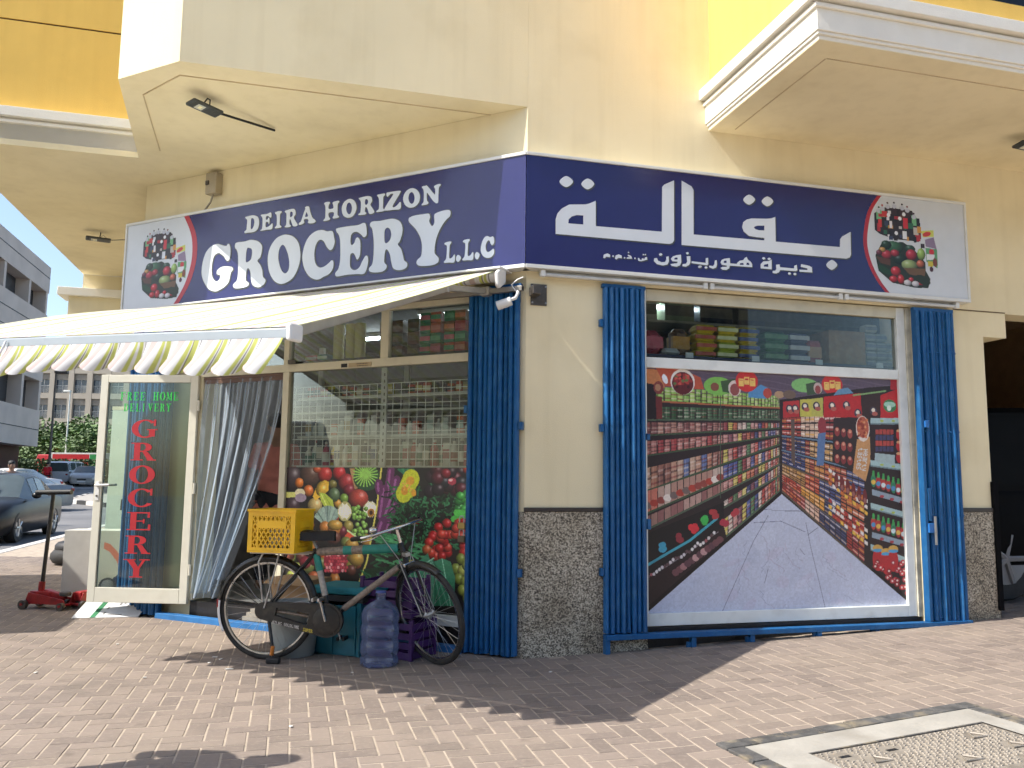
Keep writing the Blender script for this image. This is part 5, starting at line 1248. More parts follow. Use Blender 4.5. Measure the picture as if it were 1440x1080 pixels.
# ================================================================== lamps, camera, box
def flood(o, ang, label, k=0.66):
    T1_ = frame((o[0], o[1]), ang, ZS)
    T = lambda p, q=k: T1_((p[0] * q, p[1] * q, p[2] * q))
    t = thing('floodlight', label, 'lamp', (o[0], o[1], ZS))
    HB = mat('floodlight_body', (0.05, 0.055, 0.052), 0.5, var=0.15)
    def TT(p):        # tilted head hanging under the soffit
        c, s = math.cos(rad(-8)), math.sin(rad(-8)); y, z = p[1] * c - p[2] * s, p[1] * s + p[2] * c
        return T((p[0], y, z - 0.15))
    b = MB(TT); b.box(-0.21, 0.21, -0.085, 0.085, -0.02, 0.02); b.build('housing', HB, t, bevel=0.012)
    b = MB(TT); b.box(-0.12, -0.02, -0.05, 0.05, -0.0225, -0.0203); b.build('reflector', mat('led_lens', (0.58, 0.58, 0.48), 0.25), t)
    b = MB(TT); b.box(-0.09, -0.05, -0.025, 0.025, -0.0245, -0.0227); b.build('led_chip', mat('led_yellow', (0.75, 0.70, 0.40), 0.4), t)
    for k in range(9):
        b = MB(TT); b.box(-0.19 + k * 0.021 if k < 3 else 0.02 + (k - 3) * 0.03, -0.185 + k * 0.021 if k < 3 else 0.028 + (k - 3) * 0.03, -0.06, 0.06, -0.025, -0.0205); b.build('cooling_fin', HB, t)
    b = MB(T); b.tube([(0.02, -0.06, -0.12), (0.03, -0.05, -0.05), (0.03, 0.0, -0.02), (0.03, 0.05, -0.05), (0.02, 0.06, -0.12)], 0.008, 6); b.build('bracket', DARK, t, smooth=60)
    b = MB(T); b.tube([(0.0, 0.03, -0.13), (0.08, 0.09, -0.04), (0.16, 0.05, -0.11)], 0.004, 6); b.build('cable', mat('red_black_cable', (0.10, 0.02, 0.02), 0.5), t, smooth=60)
    return T, t
fl = (-2.43, 6.14); fe = (-2.055, 6.725)
T_, t_ = flood(fl, math.atan2(fe[1] - fl[1], fe[0] - fl[0]), 'dark square floodlight with long black arm under the cream soffit')
dd = math.hypot(fe[0] - fl[0], fe[1] - fl[1])
b = MB(T_); b.cyl((0.15, 0.0, -0.14), (dd / 0.66, 0.0, -0.03), 0.016, n=8); b.build('arm', BLACKP, t_, smooth=40)
f2 = (-5.078, 9.769)
T2, t2 = flood(f2, 0.5, 'brownish floodlight under the soffit left of the sign')
b = MB(T2); b.tube([(0.18, 0, -0.14), (0.5, -0.15, -0.12), (0.9, -0.2, -0.2)], 0.007, 6); b.build('supply_cable', DARK, t2, smooth=60)
f3 = (4.384, 6.706)
flood(f3, 0.35, 'floodlight under the balcony at the right edge')
jb = thing('junction_box', 'beige junction box with a dangling wire above the English sign', 'box', tuple(TL((3.35, 0.05, 4.05))))
b = MB(TL); b.box(3.27, 3.41, 0.001, 0.09, 4.03, 4.24); b.build('box_body', mat('beige_plastic', (0.40, 0.34, 0.24), 0.5), jb, bevel=0.008)
b = MB(TL); b.box(3.36, 3.40, 0.0905, 0.10, 4.12, 4.16); b.build('latch', DKSTEEL, jb)
b = MB(TL); b.tube([(3.34, 0.05, 4.035), (3.36, 0.06, 3.95), (3.42, 0.08, 3.86)], 0.009, 6); b.build('wire', mat('grey_wire', (0.33, 0.30, 0.24), 0.6), jb, smooth=60)
cc = thing('security_camera', 'small white bullet security camera hanging under the square awning tube', 'camera', tuple(TL((0.04, 0.13, 2.7))))
b = MB(TL); b.cyl((0.15, 0.20, 2.63), (0.045, 0.17, 2.665), 0.036, 0.034, n=16); b.build('camera_body', WHITE, cc, smooth=40)
b = MB(TL); b.cyl((0.151, 0.2003, 2.6297), (0.153, 0.201, 2.629), 0.028, n=16); b.build('camera_lens', BLACKP, cc)
b = MB(TL); b.tube([(0.07, 0.175, 2.67), (0.02, 0.15, 2.69), (0.01, 0.13, 2.73), (0.02, 0.11, 2.755)], 0.014, 8); b.build('camera_bracket', WHITE, cc, smooth=60)
b = MB(TL); b.tube([(0.03, 0.12, 2.75), (0.06, 0.14, 2.80), (0.02, 0.12, 2.84), (-0.02, 0.10, 2.86)], 0.006, 6); b.build('camera_cable', WHITE, cc, smooth=60)

# ================================================================== open glass door with painted lettering
HG = Vector((-2.985, 7.785, 0)); DA = math.atan2(0.075, -0.97)
TD = frame((HG.x, HG.y), DA)                     # x: from the hinge to the free edge; -y... towards the building is +? see below
def TDoor(p): return TD((p[0], -p[1], p[2]))     # y > 0: towards the street
TDoor_n = (TDoor((0, 1, 0)) - TDoor((0, 0, 0)))
if TDoor_n.y > 0:
    def TDoor(p): return TD((p[0], p[1], p[2]))
dz0, dz1, DWd = 0.14, 2.275, 0.965
dr = thing('glass_door', 'open white framed glass door lettered free home delivery grocery', 'door', (HG.x, HG.y, dz0))
DALU = mat('door_aluminium', (0.66, 0.64, 0.54), 0.4, var=0.05, dirt=('#8a8068', 0.2, 6))
for s0, s1, z0, z1 in ((0.0, 0.075, dz0, dz1), (DWd - 0.075, DWd, dz0, dz1), (0.075, DWd - 0.075, dz1 - 0.075, dz1), (0.075, DWd - 0.075, dz0, dz0 + 0.135)):
    b = MB(TDoor); b.box(s0, s1, -0.022, 0.022, z0, z1); b.build('door_rail', DALU, dr, bevel=0.004)
b = MB(TDoor); b.box(0.07, DWd - 0.07, -0.003, 0.003, dz0 + 0.13, dz1 - 0.07); b.build('door_pane', glass_mat('door_glass', (0.82, 0.90, 0.86), 1.5, boost=1.2), dr)
for y in (-1, 1):
    b = MB(TDoor); b.cyl((DWd - 0.035, y * 0.022, 1.22), (DWd - 0.035, y * 0.06, 1.22), 0.012, n=10); b.build('handle_spindle', WHITE, dr, smooth=40)
    b = MB(TDoor); b.tube([(DWd - 0.035, y * 0.06, 1.22), (DWd - 0.10, y * 0.066, 1.222), (DWd - 0.17, y * 0.062, 1.225)], 0.011, 8); b.build('lever', WHITE, dr, smooth=60)
    b = MB(TDoor); b.box(DWd - 0.055, DWd - 0.018, y * 0.0222 if y > 0 else -0.028, 0.028 if y > 0 else -0.0222, 1.08, 1.26); b.build('handle_plate', WHITE, dr)
b = MB(TDoor); b.cyl((DWd - 0.037, 0.0285, 1.12), (DWd - 0.037, 0.034, 1.12), 0.01, n=10); b.build('lock_cylinder', DKSTEEL, dr)
for z in (0.45, 1.2, 1.98):
    b = MB(TDoor); b.cyl((-0.012, 0.015, z - 0.05), (-0.012, 0.015, z + 0.05), 0.012, n=8); b.build('hinge', DALU, dr, smooth=40)
# serif capitals drawn from stems, hairlines and bowls in a 100 x 100 box
def ring_arc(cx, cy, ro, ri, a0, a1, n=20, kx=1.0):
    o = [(cx + ro[0] * math.cos(rad(a0 + (a1 - a0) * k / n)), cy + ro[1] * math.sin(rad(a0 + (a1 - a0) * k / n))) for k in range(n + 1)]
    i = [(cx + ri[0] * math.cos(rad(a0 + (a1 - a0) * k / n)), cy + ri[1] * math.sin(rad(a0 + (a1 - a0) * k / n))) for k in range(n + 1)]
    return o + i[::-1]
def rc(x0, y0, x1, y1): return [(x0, y0), (x1, y0), (x1, y1), (x0, y1)]
SF = lambda x0, x1: [rc(x0, 0, x1, 6), rc(x0, 94, x1, 100)]
GLY = {
 'F': [rc(18, 3, 40, 97)] + SF(6, 52) + [rc(40, 93, 88, 100), rc(80, 70, 88, 96), rc(40, 47, 70, 54), rc(64, 38, 70, 62)],
 'E': [rc(18, 3, 40, 97)] + SF(6, 40) + [rc(40, 93, 88, 100), rc(80, 70, 88, 96), rc(40, 47, 70, 54), rc(64, 38, 70, 62), rc(40, 0, 92, 7), rc(83, 4, 92, 32)],
 'R': [rc(16, 3, 38, 97)] + SF(5, 50) + [ring_arc(46, 74, (34, 26), (12, 19), -90, 90), rc(38, 93, 47, 100), rc(38, 48, 47, 55), [(46, 50), (66, 48), (90, 4), (66, 4)], rc(64, 0, 98, 6)],
 'O': [ring_arc(50, 50, (47, 52), (22, 45), 0, 180), ring_arc(50, 50, (47, 52), (22, 45), 180, 360)],
 'C': [ring_arc(54, 50, (50, 52), (26, 45), 42, 180), ring_arc(54, 50, (50, 52), (26, 45), 180, 322), rc(84, 64, 92, 102)],
 'G': [ring_arc(52, 50, (50, 52), (26, 45), 42, 180), ring_arc(52, 50, (50, 52), (26, 45), 180, 310), rc(82, 66, 90, 102), rc(66, 6, 88, 44), rc(58, 42, 97, 48)],
 'Y': [rc(40, 3, 62, 48), [(14, 97), (38, 97), (62, 46), (42, 42)], [(72, 97), (82, 97), (62, 48), (52, 46)], rc(28, 0, 74, 6), rc(2, 94, 46, 100), rc(60, 94, 98, 100)],
 'H': [rc(14, 3, 36, 97), rc(64, 3, 86, 97), rc(36, 46, 64, 54)] + SF(2, 48) + SF(52, 98),
 'M': [rc(10, 3, 18, 97), rc(74, 3, 94, 97), [(8, 97), (32, 97), (52, 26), (46, 2)], [(74, 97), (84, 97), (52, 2), (46, 6)], rc(2, 0, 28, 6), rc(66, 0, 100, 6), rc(2, 94, 20, 100), rc(84, 94, 100, 100)],
 'D': [rc(16, 3, 38, 97)] + SF(5, 44) + [ring_arc(44, 50, (50, 50), (26, 43), -90, 90)],
 'L': [rc(18, 3, 40, 97)] + SF(6, 52) + [rc(40, 0, 90, 7), rc(81, 4, 90, 36)],
 'I': [rc(38, 3, 62, 97)] + SF(24, 76),
 'V': [[(12, 97), (38, 97), (62, 22), (50, 0)], [(74, 97), (84, 97), (54, 0), (48, 8)], rc(0, 94, 50, 100), rc(62, 94, 98, 100)],
}
def write(T, ch, x0, z0, w, h, d, m, t, flip=1):
    b = MB(T)
    for k, pc in enumerate(GLY[ch]):
        b.poly([[(x0 + flip * w * p[0] / 100, z0 + h * p[1] / 100) for p in pc]], d + k * 0.00012)
    b.build('painted_letter', m, t)
RED = mat('red_vinyl', (0.40, 0.018, 0.026), 0.4, var=0.06); GREEN = mat('green_vinyl', (0.03, 0.46, 0.07), 0.4, var=0.06)
for k, ch in enumerate('GROCERY'):
    write(TDoor, ch, 0.645, 1.675 - k * 0.2175, -0.27, 0.168, 0.0045, RED, dr)
x = 0.775
for ch in 'FREE HOME':
    if ch != ' ': write(TDoor, ch, x, 2.03, -0.059, 0.08, 0.0045, GREEN, dr)
    x -= 0.0655
x = 0.735
for ch in 'DELIVERY':
    write(TDoor, ch, x, 1.925, -0.054 if ch != 'I' else -0.04, 0.074, 0.0045, GREEN, dr); x -= 0.06

# ================================================================== clear strip curtain
cu = thing('strip_curtain', 'crumpled clear plastic strip curtain hanging in the shop doorway', 'curtain', tuple(TL((3.0, -0.03, 2.2))))
def pvc():
    m = bpy.data.materials.new('clear_plastic_sheet'); m.use_nodes = True
    N = m.node_tree.nodes; L = m.node_tree.links; b = N['Principled BSDF']
    b.inputs['Base Color'].default_value = (0.58, 0.68, 0.80, 1); b.inputs['Roughness'].default_value = 0.12
    tr = N.new('ShaderNodeBsdfTransparent'); tr.inputs[0].default_value = (0.86, 0.92, 0.96, 1)
    lw = N.new('ShaderNodeLayerWeight'); lw.inputs[0].default_value = 0.55
    mr = N.new('ShaderNodeMapRange'); mr.inputs[3].default_value = 0.13; mr.inputs[4].default_value = 0.60
    mx = N.new('ShaderNodeMixShader')
    L.new(lw.outputs['Facing'], mr.inputs[0]); L.new(mr.outputs[0], mx.inputs[0]); L.new(tr.outputs[0], mx.inputs[1]); L.new(b.outputs[0], mx.inputs[2]); L.new(mx.outputs[0], N['Material Output'].inputs[0])
    return m
PVC = pvc()
for k in range(6):
    ta, tb = 3.40 - k * 0.16, 3.40 - (k + 1) * 0.16 - 0.02
    ba, bb = 3.47 - k * 0.075, 3.47 - (k + 1) * 0.075 - 0.05
    zb_ = 0.24 - 0.04 * math.sin(k * 1.7) + (0.18 if k == 5 else 0)
    ph = k * 1.3
    def P(u, v, ta=ta, tb=tb, ba=ba, bb=bb, zb_=zb_, ph=ph, k=k):
        e = v ** 1.6
        s = (ta + (tb - ta) * u) * (1 - e) + (ba + (bb - ba) * u) * e
        d = -0.04 + 0.10 * e * (0.3 + 0.1 * k) + 0.035 * math.sin(u * 6.5 + ph + v * 3.5) * (0.3 + v) + 0.006 * math.sin(u * 19 + v * 7 + ph) + 0.018 * math.sin(v * 9 + ph + u * 3) * v
        return (s, d, 2.225 + (zb_ - 2.225) * v)
    b = MB(TL); b.grid(P, 16, 40); o = b.build('strip', PVC, cu, smooth=80)
b = MB(TL); b.box(2.44, 3.40, -0.055, -0.03, 2.19, 2.224); b.build('hanging_rail', MATS['brown_rail'], cu)

# ================================================================== goods behind the glass
GP = {}
ORD = ['first', 'second', 'third', 'fourth', 'fifth', 'sixth', 'seventh', 'eighth', 'ninth', 'tenth', 'eleventh', 'twelfth', 'thirteenth', 'fourteenth', 'fifteenth', 'sixteenth', 'seventeenth', 'eighteenth', 'nineteenth', 'twentieth', 'twenty-first', 'twenty-second', 'twenty-third', 'twenty-fourth']
ROW = ['bottom', 'second', 'third', 'top']
def cname(h):
    r_, g_, b_ = (int(h[i:i + 2], 16) for i in (1, 3, 5)); mx_, mn_ = max(r_, g_, b_), min(r_, g_, b_)
    if mx_ - mn_ < 28: return 'white' if mx_ > 170 else 'grey' if mx_ > 70 else 'black'
    if b_ == mx_: return 'blue'
    if g_ == mx_: return 'green'
    if g_ > 0.8 * r_: return 'yellow'
    if b_ > 0.42 * r_ and mn_ > 90: return 'beige'
    return 'orange' if g_ > 0.5 * r_ else 'red'
def goods_mat(h, rough=0.4):
    return mat('goods_' + h.strip('#'), h, rough, var=0.15, vs=14, dirt=('#d8d4c8', 0.12, 22))
def carton(T, name, label, cat, group, s, d, z, w, dp, h, col, band=None, yaw=0.0, parent=None, bev=0.003):
    key = ('c', name, round(w, 3), round(dp, 3), round(h, 3), col, T is TL)
    if key not in GP:
        b = MB(); b.box(-w / 2, w / 2, -dp / 2, dp / 2, 0, h); me1 = b.mesh(name, goods_mat(col))
        bands = None
        if band:
            b = MB(); b.box(-w / 2 * 0.98, w / 2 * 0.98, -dp / 2 - 0.0012, dp / 2 + 0.0012, h * 0.28, h * 0.72); bands = b.mesh('label', goods_mat(band))
        GP[key] = (me1, bands)
    me1, bands = GP[key]
    o = bpy.data.objects.new(name, me1); COL.objects.link(o)
    p = T((s, d, z)); o.location = p
    o.rotation_euler = (0, 0, (math.atan2(VR.y, VR.x) if T is TR else math.atan2(-VL.y, -VL.x)) + yaw)
    tag(o, label, cat, group)
    if bands:
        q = bpy.data.objects.new('label', bands); COL.objects.link(q); q.parent = o
    if bev:
        m = o.modifiers.new('bevel', 'BEVEL'); m.width = bev; m.segments = 1
    return o
def bottle(T, label, group, s, d, z, r, h, col, cap, lab=None, name='bottle'):
    key = ('b', round(r, 3), round(h, 3), col, cap, lab)
    if key not in GP:
        b = MB(); b.lathe((0, 0, 0), [(r * 0.92, 0), (r, h * 0.03), (r, h * 0.62), (r * 0.75, h * 0.74), (r * 0.42, h * 0.82), (r * 0.4, h * 0.9)], 12); m1 = b.mesh(name, goods_mat(col, 0.3), 40)
        b = MB(); b.lathe((0, 0, 0), [(r * 0.48, h * 0.9), (r * 0.48, h), (0.001, h)], 10); m2 = b.mesh('cap', goods_mat(cap, 0.4), 40)
        b = MB(); b.lathe((0, 0, 0), [(r * 1.015, h * 0.15), (r * 1.015, h * 0.52)], 12, cap=False); m3 = b.mesh('label', goods_mat(lab or '#e0dcd0'), 40)
        GP[key] = (m1, m2, m3)
    m1, m2, m3 = GP[key]
    o = bpy.data.objects.new(name, m1); COL.objects.link(o); o.location = T((s, d, z)); tag(o, label, 'bottle', group)
    for nm, me in (('cap', m2), ('label', m3)):
        q = bpy.data.objects.new(nm, me); COL.objects.link(q); q.parent = o
def shelf(T, name, label, s0, s1, d0, d1, zs, m, uprights, back=None):
    t = thing(name, label, 'shelf', tuple(T(((s0 + s1) / 2, d0, zs[0]))))
    for z in zs:
        b = MB(T); b.box(s0, s1, d1, d0, z - 0.022, z); b.build('shelf_board', m, t, bevel=0.002)
    for s in uprights:
        b = MB(T); b.box(s - 0.025, s + 0.025, d1 - 0.02, d1 + 0.015, 0.17, zs[-1] + 0.5); b.build('upright', m, t)
    if back:
        b = MB(T); b.box(s0, s1, d1 - 0.03, d1 - 0.021, back[0], back[1]); b.build('back_panel', mat('rack_back', (0.20, 0.20, 0.19), 0.6), t)
    return t
r = random.Random(31)
SHW = mat('white_shelf', (0.58, 0.58, 0.55), 0.45, var=0.05)
MESHW = mat('white_wire', (0.85, 0.85, 0.82), 0.4, var=0.03)
SHD = mat('dark_blue_shelf', (0.03, 0.035, 0.09), 0.4)
# right window, upper light
shelf(TR, 'wall_shelf', 'dark blue shelf behind the upper right window pane', 1.04, 3.9, -0.12, -0.55, [2.355], SHD, [])
shelf(TR, 'wall_shelf', 'white wall shelf hung high behind the right window', 1.1, 3.9, -0.75, -1.2, [2.78], SHW, [1.2, 2.4, 3.6], (2.1, 3.0))
carton(TR, 'plastic_sack', 'pink plastic sack at left end of the high window shelf', 'sack', None, 1.17, -0.28, 2.356, 0.17, 0.16, 0.22, '#b03850', '#c05868', bev=0.05)
carton(TR, 'snack_bag', 'brown and orange snack bag on the high window shelf', 'bag', None, 1.44, -0.3, 2.356, 0.16, 0.12, 0.25, '#6a4a30', '#b08030', bev=0.04)
carton(TR, 'crumpled_bag', 'crumpled white plastic bag on the high window shelf', 'bag', None, 1.33, -0.24, 2.356, 0.17, 0.1, 0.07, '#b8b8b4', None, bev=0.03)
for i in range(3):
    for j in range(4):
        carton(TR, 'noodle_pack', f'yellow food packet, {ROW[j]} row of the {ORD[i]} pile from the left gate', 'packet', 'yellow packets on the high shelf', 1.64 + i * 0.205 + (0.012 if j % 2 else 0), -0.26, 2.357 + j * 0.072, 0.19, 0.15, 0.07, ['#c0a81c', '#c8b428', '#b8a020'][i] if not (i == 1 and j < 2) else '#a0b030', ['#b04838', '#c8c8b8', '#404c80'][(i + j) % 3] if i != 1 else '#d0d0a0', bev=0.022)
for j in range(3):
    carton(TR, 'green_bag', ['lowest', 'middle', 'topmost'][j] + ' green plastic food bag stacked on the high window shelf', 'bag', 'green bags on the high shelf', 2.32, -0.27, 2.357 + j * 0.088, 0.23, 0.18, 0.085, ['#2c5c34', '#38703c', '#2c6440'][j], '#547c50', bev=0.03)
    carton(TR, 'striped_pack', ['lowest', 'middle', 'topmost'][j] + ' blue and white striped packet on the high window shelf', 'packet', 'striped packets on the high shelf', 2.56, -0.27, 2.357 + j * 0.09, 0.2, 0.15, 0.085, '#4a5070', '#b8b8bc', bev=0.025)
carton(TR, 'pink_packet', 'pink packet standing left of the cardboard box on high shelf', 'packet', None, 2.75, -0.3, 2.357, 0.14, 0.1, 0.22, '#a04850', '#b89070', bev=0.02)
carton(TR, 'cardboard_box', 'brown cardboard box on the high window shelf', 'box', None, 3.04, -0.34, 2.357, 0.38, 0.3, 0.31, '#8a6844', None)
for i in range(3):
    for j in range(4 - (i == 2)):
        carton(TR, 'food_tub', f'white plastic tub, {ROW[j]} row of the {ORD[i]} stack beside the cardboard box', 'tub', 'white tubs on the high shelf', 3.34 + i * 0.115, -0.3, 2.357 + j * 0.082, 0.105, 0.1, 0.07, '#b4bcc0', '#8890a8', bev=0.01)
carton(TR, 'food_tub', 'single white plastic tub on top of the tub stack', 'tub', None, 3.36, -0.31, 2.357 + 4 * 0.082, 0.12, 0.1, 0.07, '#c0c4c4', '#8890a8', bev=0.01)
for k, (w, c) in enumerate(((0.3, '#b8b4ac'), (0.3, '#8c9c84'), (0.34, '#34384c'), (0.3, '#5c5c68'), (0.5, '#6c6458'), (0.5, '#54504c'), (0.4, '#48505c'))):
    carton(TR, 'stock_carton', f'dim {cname(c)} stock carton, {ORD[k]} from left on the rear wall shelf', 'carton', 'cartons on the rear shelf', 1.35 + k * 0.38, -0.98, 2.785, w, 0.28, 0.22, c, '#787470')
for k in range(4):
    carton(TR, 'price_tag', f'white price tag, {ORD[k]} from left on the dark blue window shelf', 'tag', 'price tags on the window shelf', 1.45 + k * 0.62, -0.116, 2.335, 0.07, 0.004, 0.045, '#c8ccd0', None, bev=0)
# left window, upper lights
shelf(TL, 'wall_shelf', 'dark shelf behind the upper panes of the left window', 0.5, 2.5, -0.16, -0.6, [2.37], mat('dark_shelf', (0.06, 0.05, 0.05), 0.5), [])
tc = ['#b04438', '#2f7a58', '#a83c50', '#bc5a40', '#b86048', '#37785a', '#9c5048', '#8a6a50']
for i in range(4):
    for j in range(4):
        if i in (1,) and j > 3: continue
        c1 = tc[(i * 3 + j * 5 + (i * j)) % 8]
        carton(TL, 'tea_box', f'{cname(c1)} tea box, {ROW[j]} row, {ORD[i]} column from the padlocked gate', 'box', 'tea boxes stacked in the window', 0.72 + i * 0.105 + (0.03 if i > 1 else 0), -0.28, 2.372 + j * 0.091, 0.1, 0.1, 0.088, c1, ['#c88070', '#5aa080', '#c06070', '#d08060'][(i + j) % 4])
for i in range(3):
    for j in range(3):
        carton(TL, 'stock_carton', f'dark carton, {ROW[j]} row, {ORD[i]} column beside the upper window mullion', 'carton', 'dark cartons in the window', 1.25 + i * 0.13 if i < 1 else 1.42 + (i - 1) * 0.125, -0.40, 2.372 + j * 0.115, 0.12, 0.14, 0.11, ['#4a3828', '#6a3c2c', '#3c4430', '#5c4034'][(i + j) % 4], '#6c5844')
for i, s in enumerate((1.78, 1.88, 2.02)):
    t = thing('paper_roll', ['tall cream paper roll nearest the mullion in upper window', 'tall cream paper roll in the middle of the upper window three', 'tall cream paper roll standing left in the upper window'][i], 'roll', tuple(TL((s, -0.28, 2.372))))
    b = MB(TL); b.cyl((s, -0.28, 2.372), (s, -0.28, 2.70), 0.05, n=20); b.build('roll_body', mat('cream_roll', (0.56, 0.50, 0.26), 0.6), t, smooth=40)
    b = MB(TL); b.cyl((s, -0.28, 2.7003), (s, -0.28, 2.702), 0.018, n=12); b.build('roll_core', DARK, t)
carton(TL, 'soap_pack', 'red and white soap pack at left of the upper window', 'packet', None, 2.28, -0.26, 2.372, 0.13, 0.1, 0.055, '#a83c48', '#c8c8cc')
carton(TL, 'soap_pack', 'teal and white soap pack at left of the upper window', 'packet', None, 2.15, -0.26, 2.372, 0.11, 0.1, 0.06, '#508890', '#c4d0d0')
# wire rack behind the left window
rk = shelf(TL, 'display_rack', 'white metal display rack with wire mesh front behind left window', 0.54, 2.34, -0.14, -0.42, [1.42, 1.685, 1.90, 2.03], SHW, [0.56, 1.36, 2.32], (1.3, 2.2))
b = MB(TL)
for k in range(23):
    s = 0.55 + k * 0.081; b.cyl((s, -0.09, 1.41), (s, -0.09, 2.12), 0.0032, n=5, cap=False)
b.build('mesh_upright_wires', MESHW, rk)['kind'] = 'stuff'
b = MB(TL)
for k in range(13):
    z = 1.415 + k * 0.0585; b.cyl((0.53, -0.086, z), (2.345, -0.086, z), 0.0032, n=5, cap=False)
b.build('mesh_cross_wires', MESHW, rk)['kind'] = 'stuff'
b = MB(TL); b.box(1.33, 1.39, -0.085, -0.07, 1.41, 2.25); b.build('slotted_post', mat('grey_post', (0.50, 0.50, 0.48), 0.5), rk)
b = MB(TL)
for k in range(14): b.box(1.35, 1.362, -0.0698, -0.0694, 1.45 + k * 0.056, 1.475 + k * 0.056)
b.build('post_slots', DKSTEEL, rk)['kind'] = 'stuff'
cols = ['#c8c4bc', '#d0ccc4', '#303038', '#b0304c', '#c8b040', '#d0d0cc', '#c4c8cc', '#3c5c40', '#c8ccd0', '#28304c', '#22306c', '#b8b4ac', '#d4d4d0', '#a8b4b0', '#c0c4b8', '#b84840', '#c8c8c4', '#2c4838', '#a82c34', '#c0b8a8']
s = 2.27; k = 0
while s > 0.6:
    if not 1.3 < s < 1.42:
        c = cols[k % len(cols)]; h = 0.17 + r.random() * 0.06
        if k % 3 != 2: bottle(TL, f'{cname(c)} toiletry bottle, {ORD[k]} item from the door on the lowest rack shelf', 'bottles on the low rack shelf', s, -0.22 - r.random() * 0.05, 1.421, 0.030 + r.random() * 0.008, h, c, r.choice(['#d8d4cc', '#a82c34', '#28304c', '#d8d4cc']), r.choice(['#d8d0c0', '#507868', '#904040', '#e0dcd4']))
        else: carton(TL, 'toiletry_box', f'{cname(c)} toiletry box, {ORD[k]} item from the door on the lowest rack shelf', 'box', 'boxes on the low rack shelf', s, -0.23, 1.421, 0.062, 0.05, h, c, r.choice(['#c8c0b0', '#405880', '#984048']))
        k += 1
    s -= 0.066
s = 2.28; k = 0
while s > 0.6:
    if not 1.3 < s < 1.42:
        h = 0.10 + r.random() * 0.08
        if k % 4 == 1: bottle(TL, f'pale cosmetic jar, {ORD[k]} item from the door on the middle rack shelf', 'jars on the middle rack shelf', s, -0.24, 1.686, 0.032, h, '#c4c8c8', '#d8d4cc', '#b0b8b4')
        elif k % 4 < 3: carton(TL, 'cosmetic_box', f'pale cosmetic box, {ORD[k]} item from the door on the middle rack shelf', 'box', 'boxes on the middle rack shelf', s, -0.24, 1.686, 0.065, 0.05, h, r.choice(['#b8c0c0', '#c4c4b8', '#a8b0a8', '#b4bcc4', '#c06038', '#b8b488', '#c8c8c8']), r.choice(['#a89060', '#88a098', '#c8ccc8', '#b87070']))
        k += 1
    s -= 0.072
s = 2.28; k = 0
while s > 0.58:
    if not 1.3 < s < 1.42:
        carton(TL, 'spice_box', f'small grocery box, {ORD[k]} item from the door on the top rack shelf', 'box', 'boxes on the top rack shelf', s, -0.25, 2.031, 0.05 + r.random() * 0.03, 0.05, 0.07 + r.random() * 0.04, r.choice(['#a8a020', '#c0b040', '#406838', '#b04830', '#585c58', '#a09888', '#808c8c', '#c0a830', '#8c3c40']), r.choice(['#d8d0b0', '#3c4c3c', '#c8b880', '#303030']))
        k += 1
    s -= 0.078
# lit tubes inside
for k, (T, s0, s1, d) in enumerate(((TL, 0.6, 1.8, -1.3), (TR, 1.0, 2.2, -1.0), (TL, 2.2, 3.4, -2.2))):
    t = thing('ceiling_tube', ['lit ceiling tube inside the shop above the fruit window', 'lit ceiling tube inside the shop behind the right window', 'lit ceiling tube deep inside the shop behind the doorway'][k], 'lamp', tuple(T(((s0 + s1) / 2, d, 2.98))))
    b = MB(T); b.cyl((s0, d, 2.95), (s1, d, 2.95), 0.014, n=8); b.build('tube', emit_mat('lit_tube', '#e8f4ff', 26.0), t, smooth=40)
    b = MB(T); b.box(s0 - 0.02, s1 + 0.02, d - 0.03, d + 0.03, 2.97, 3.018); b.build('batten', WHITE, t)

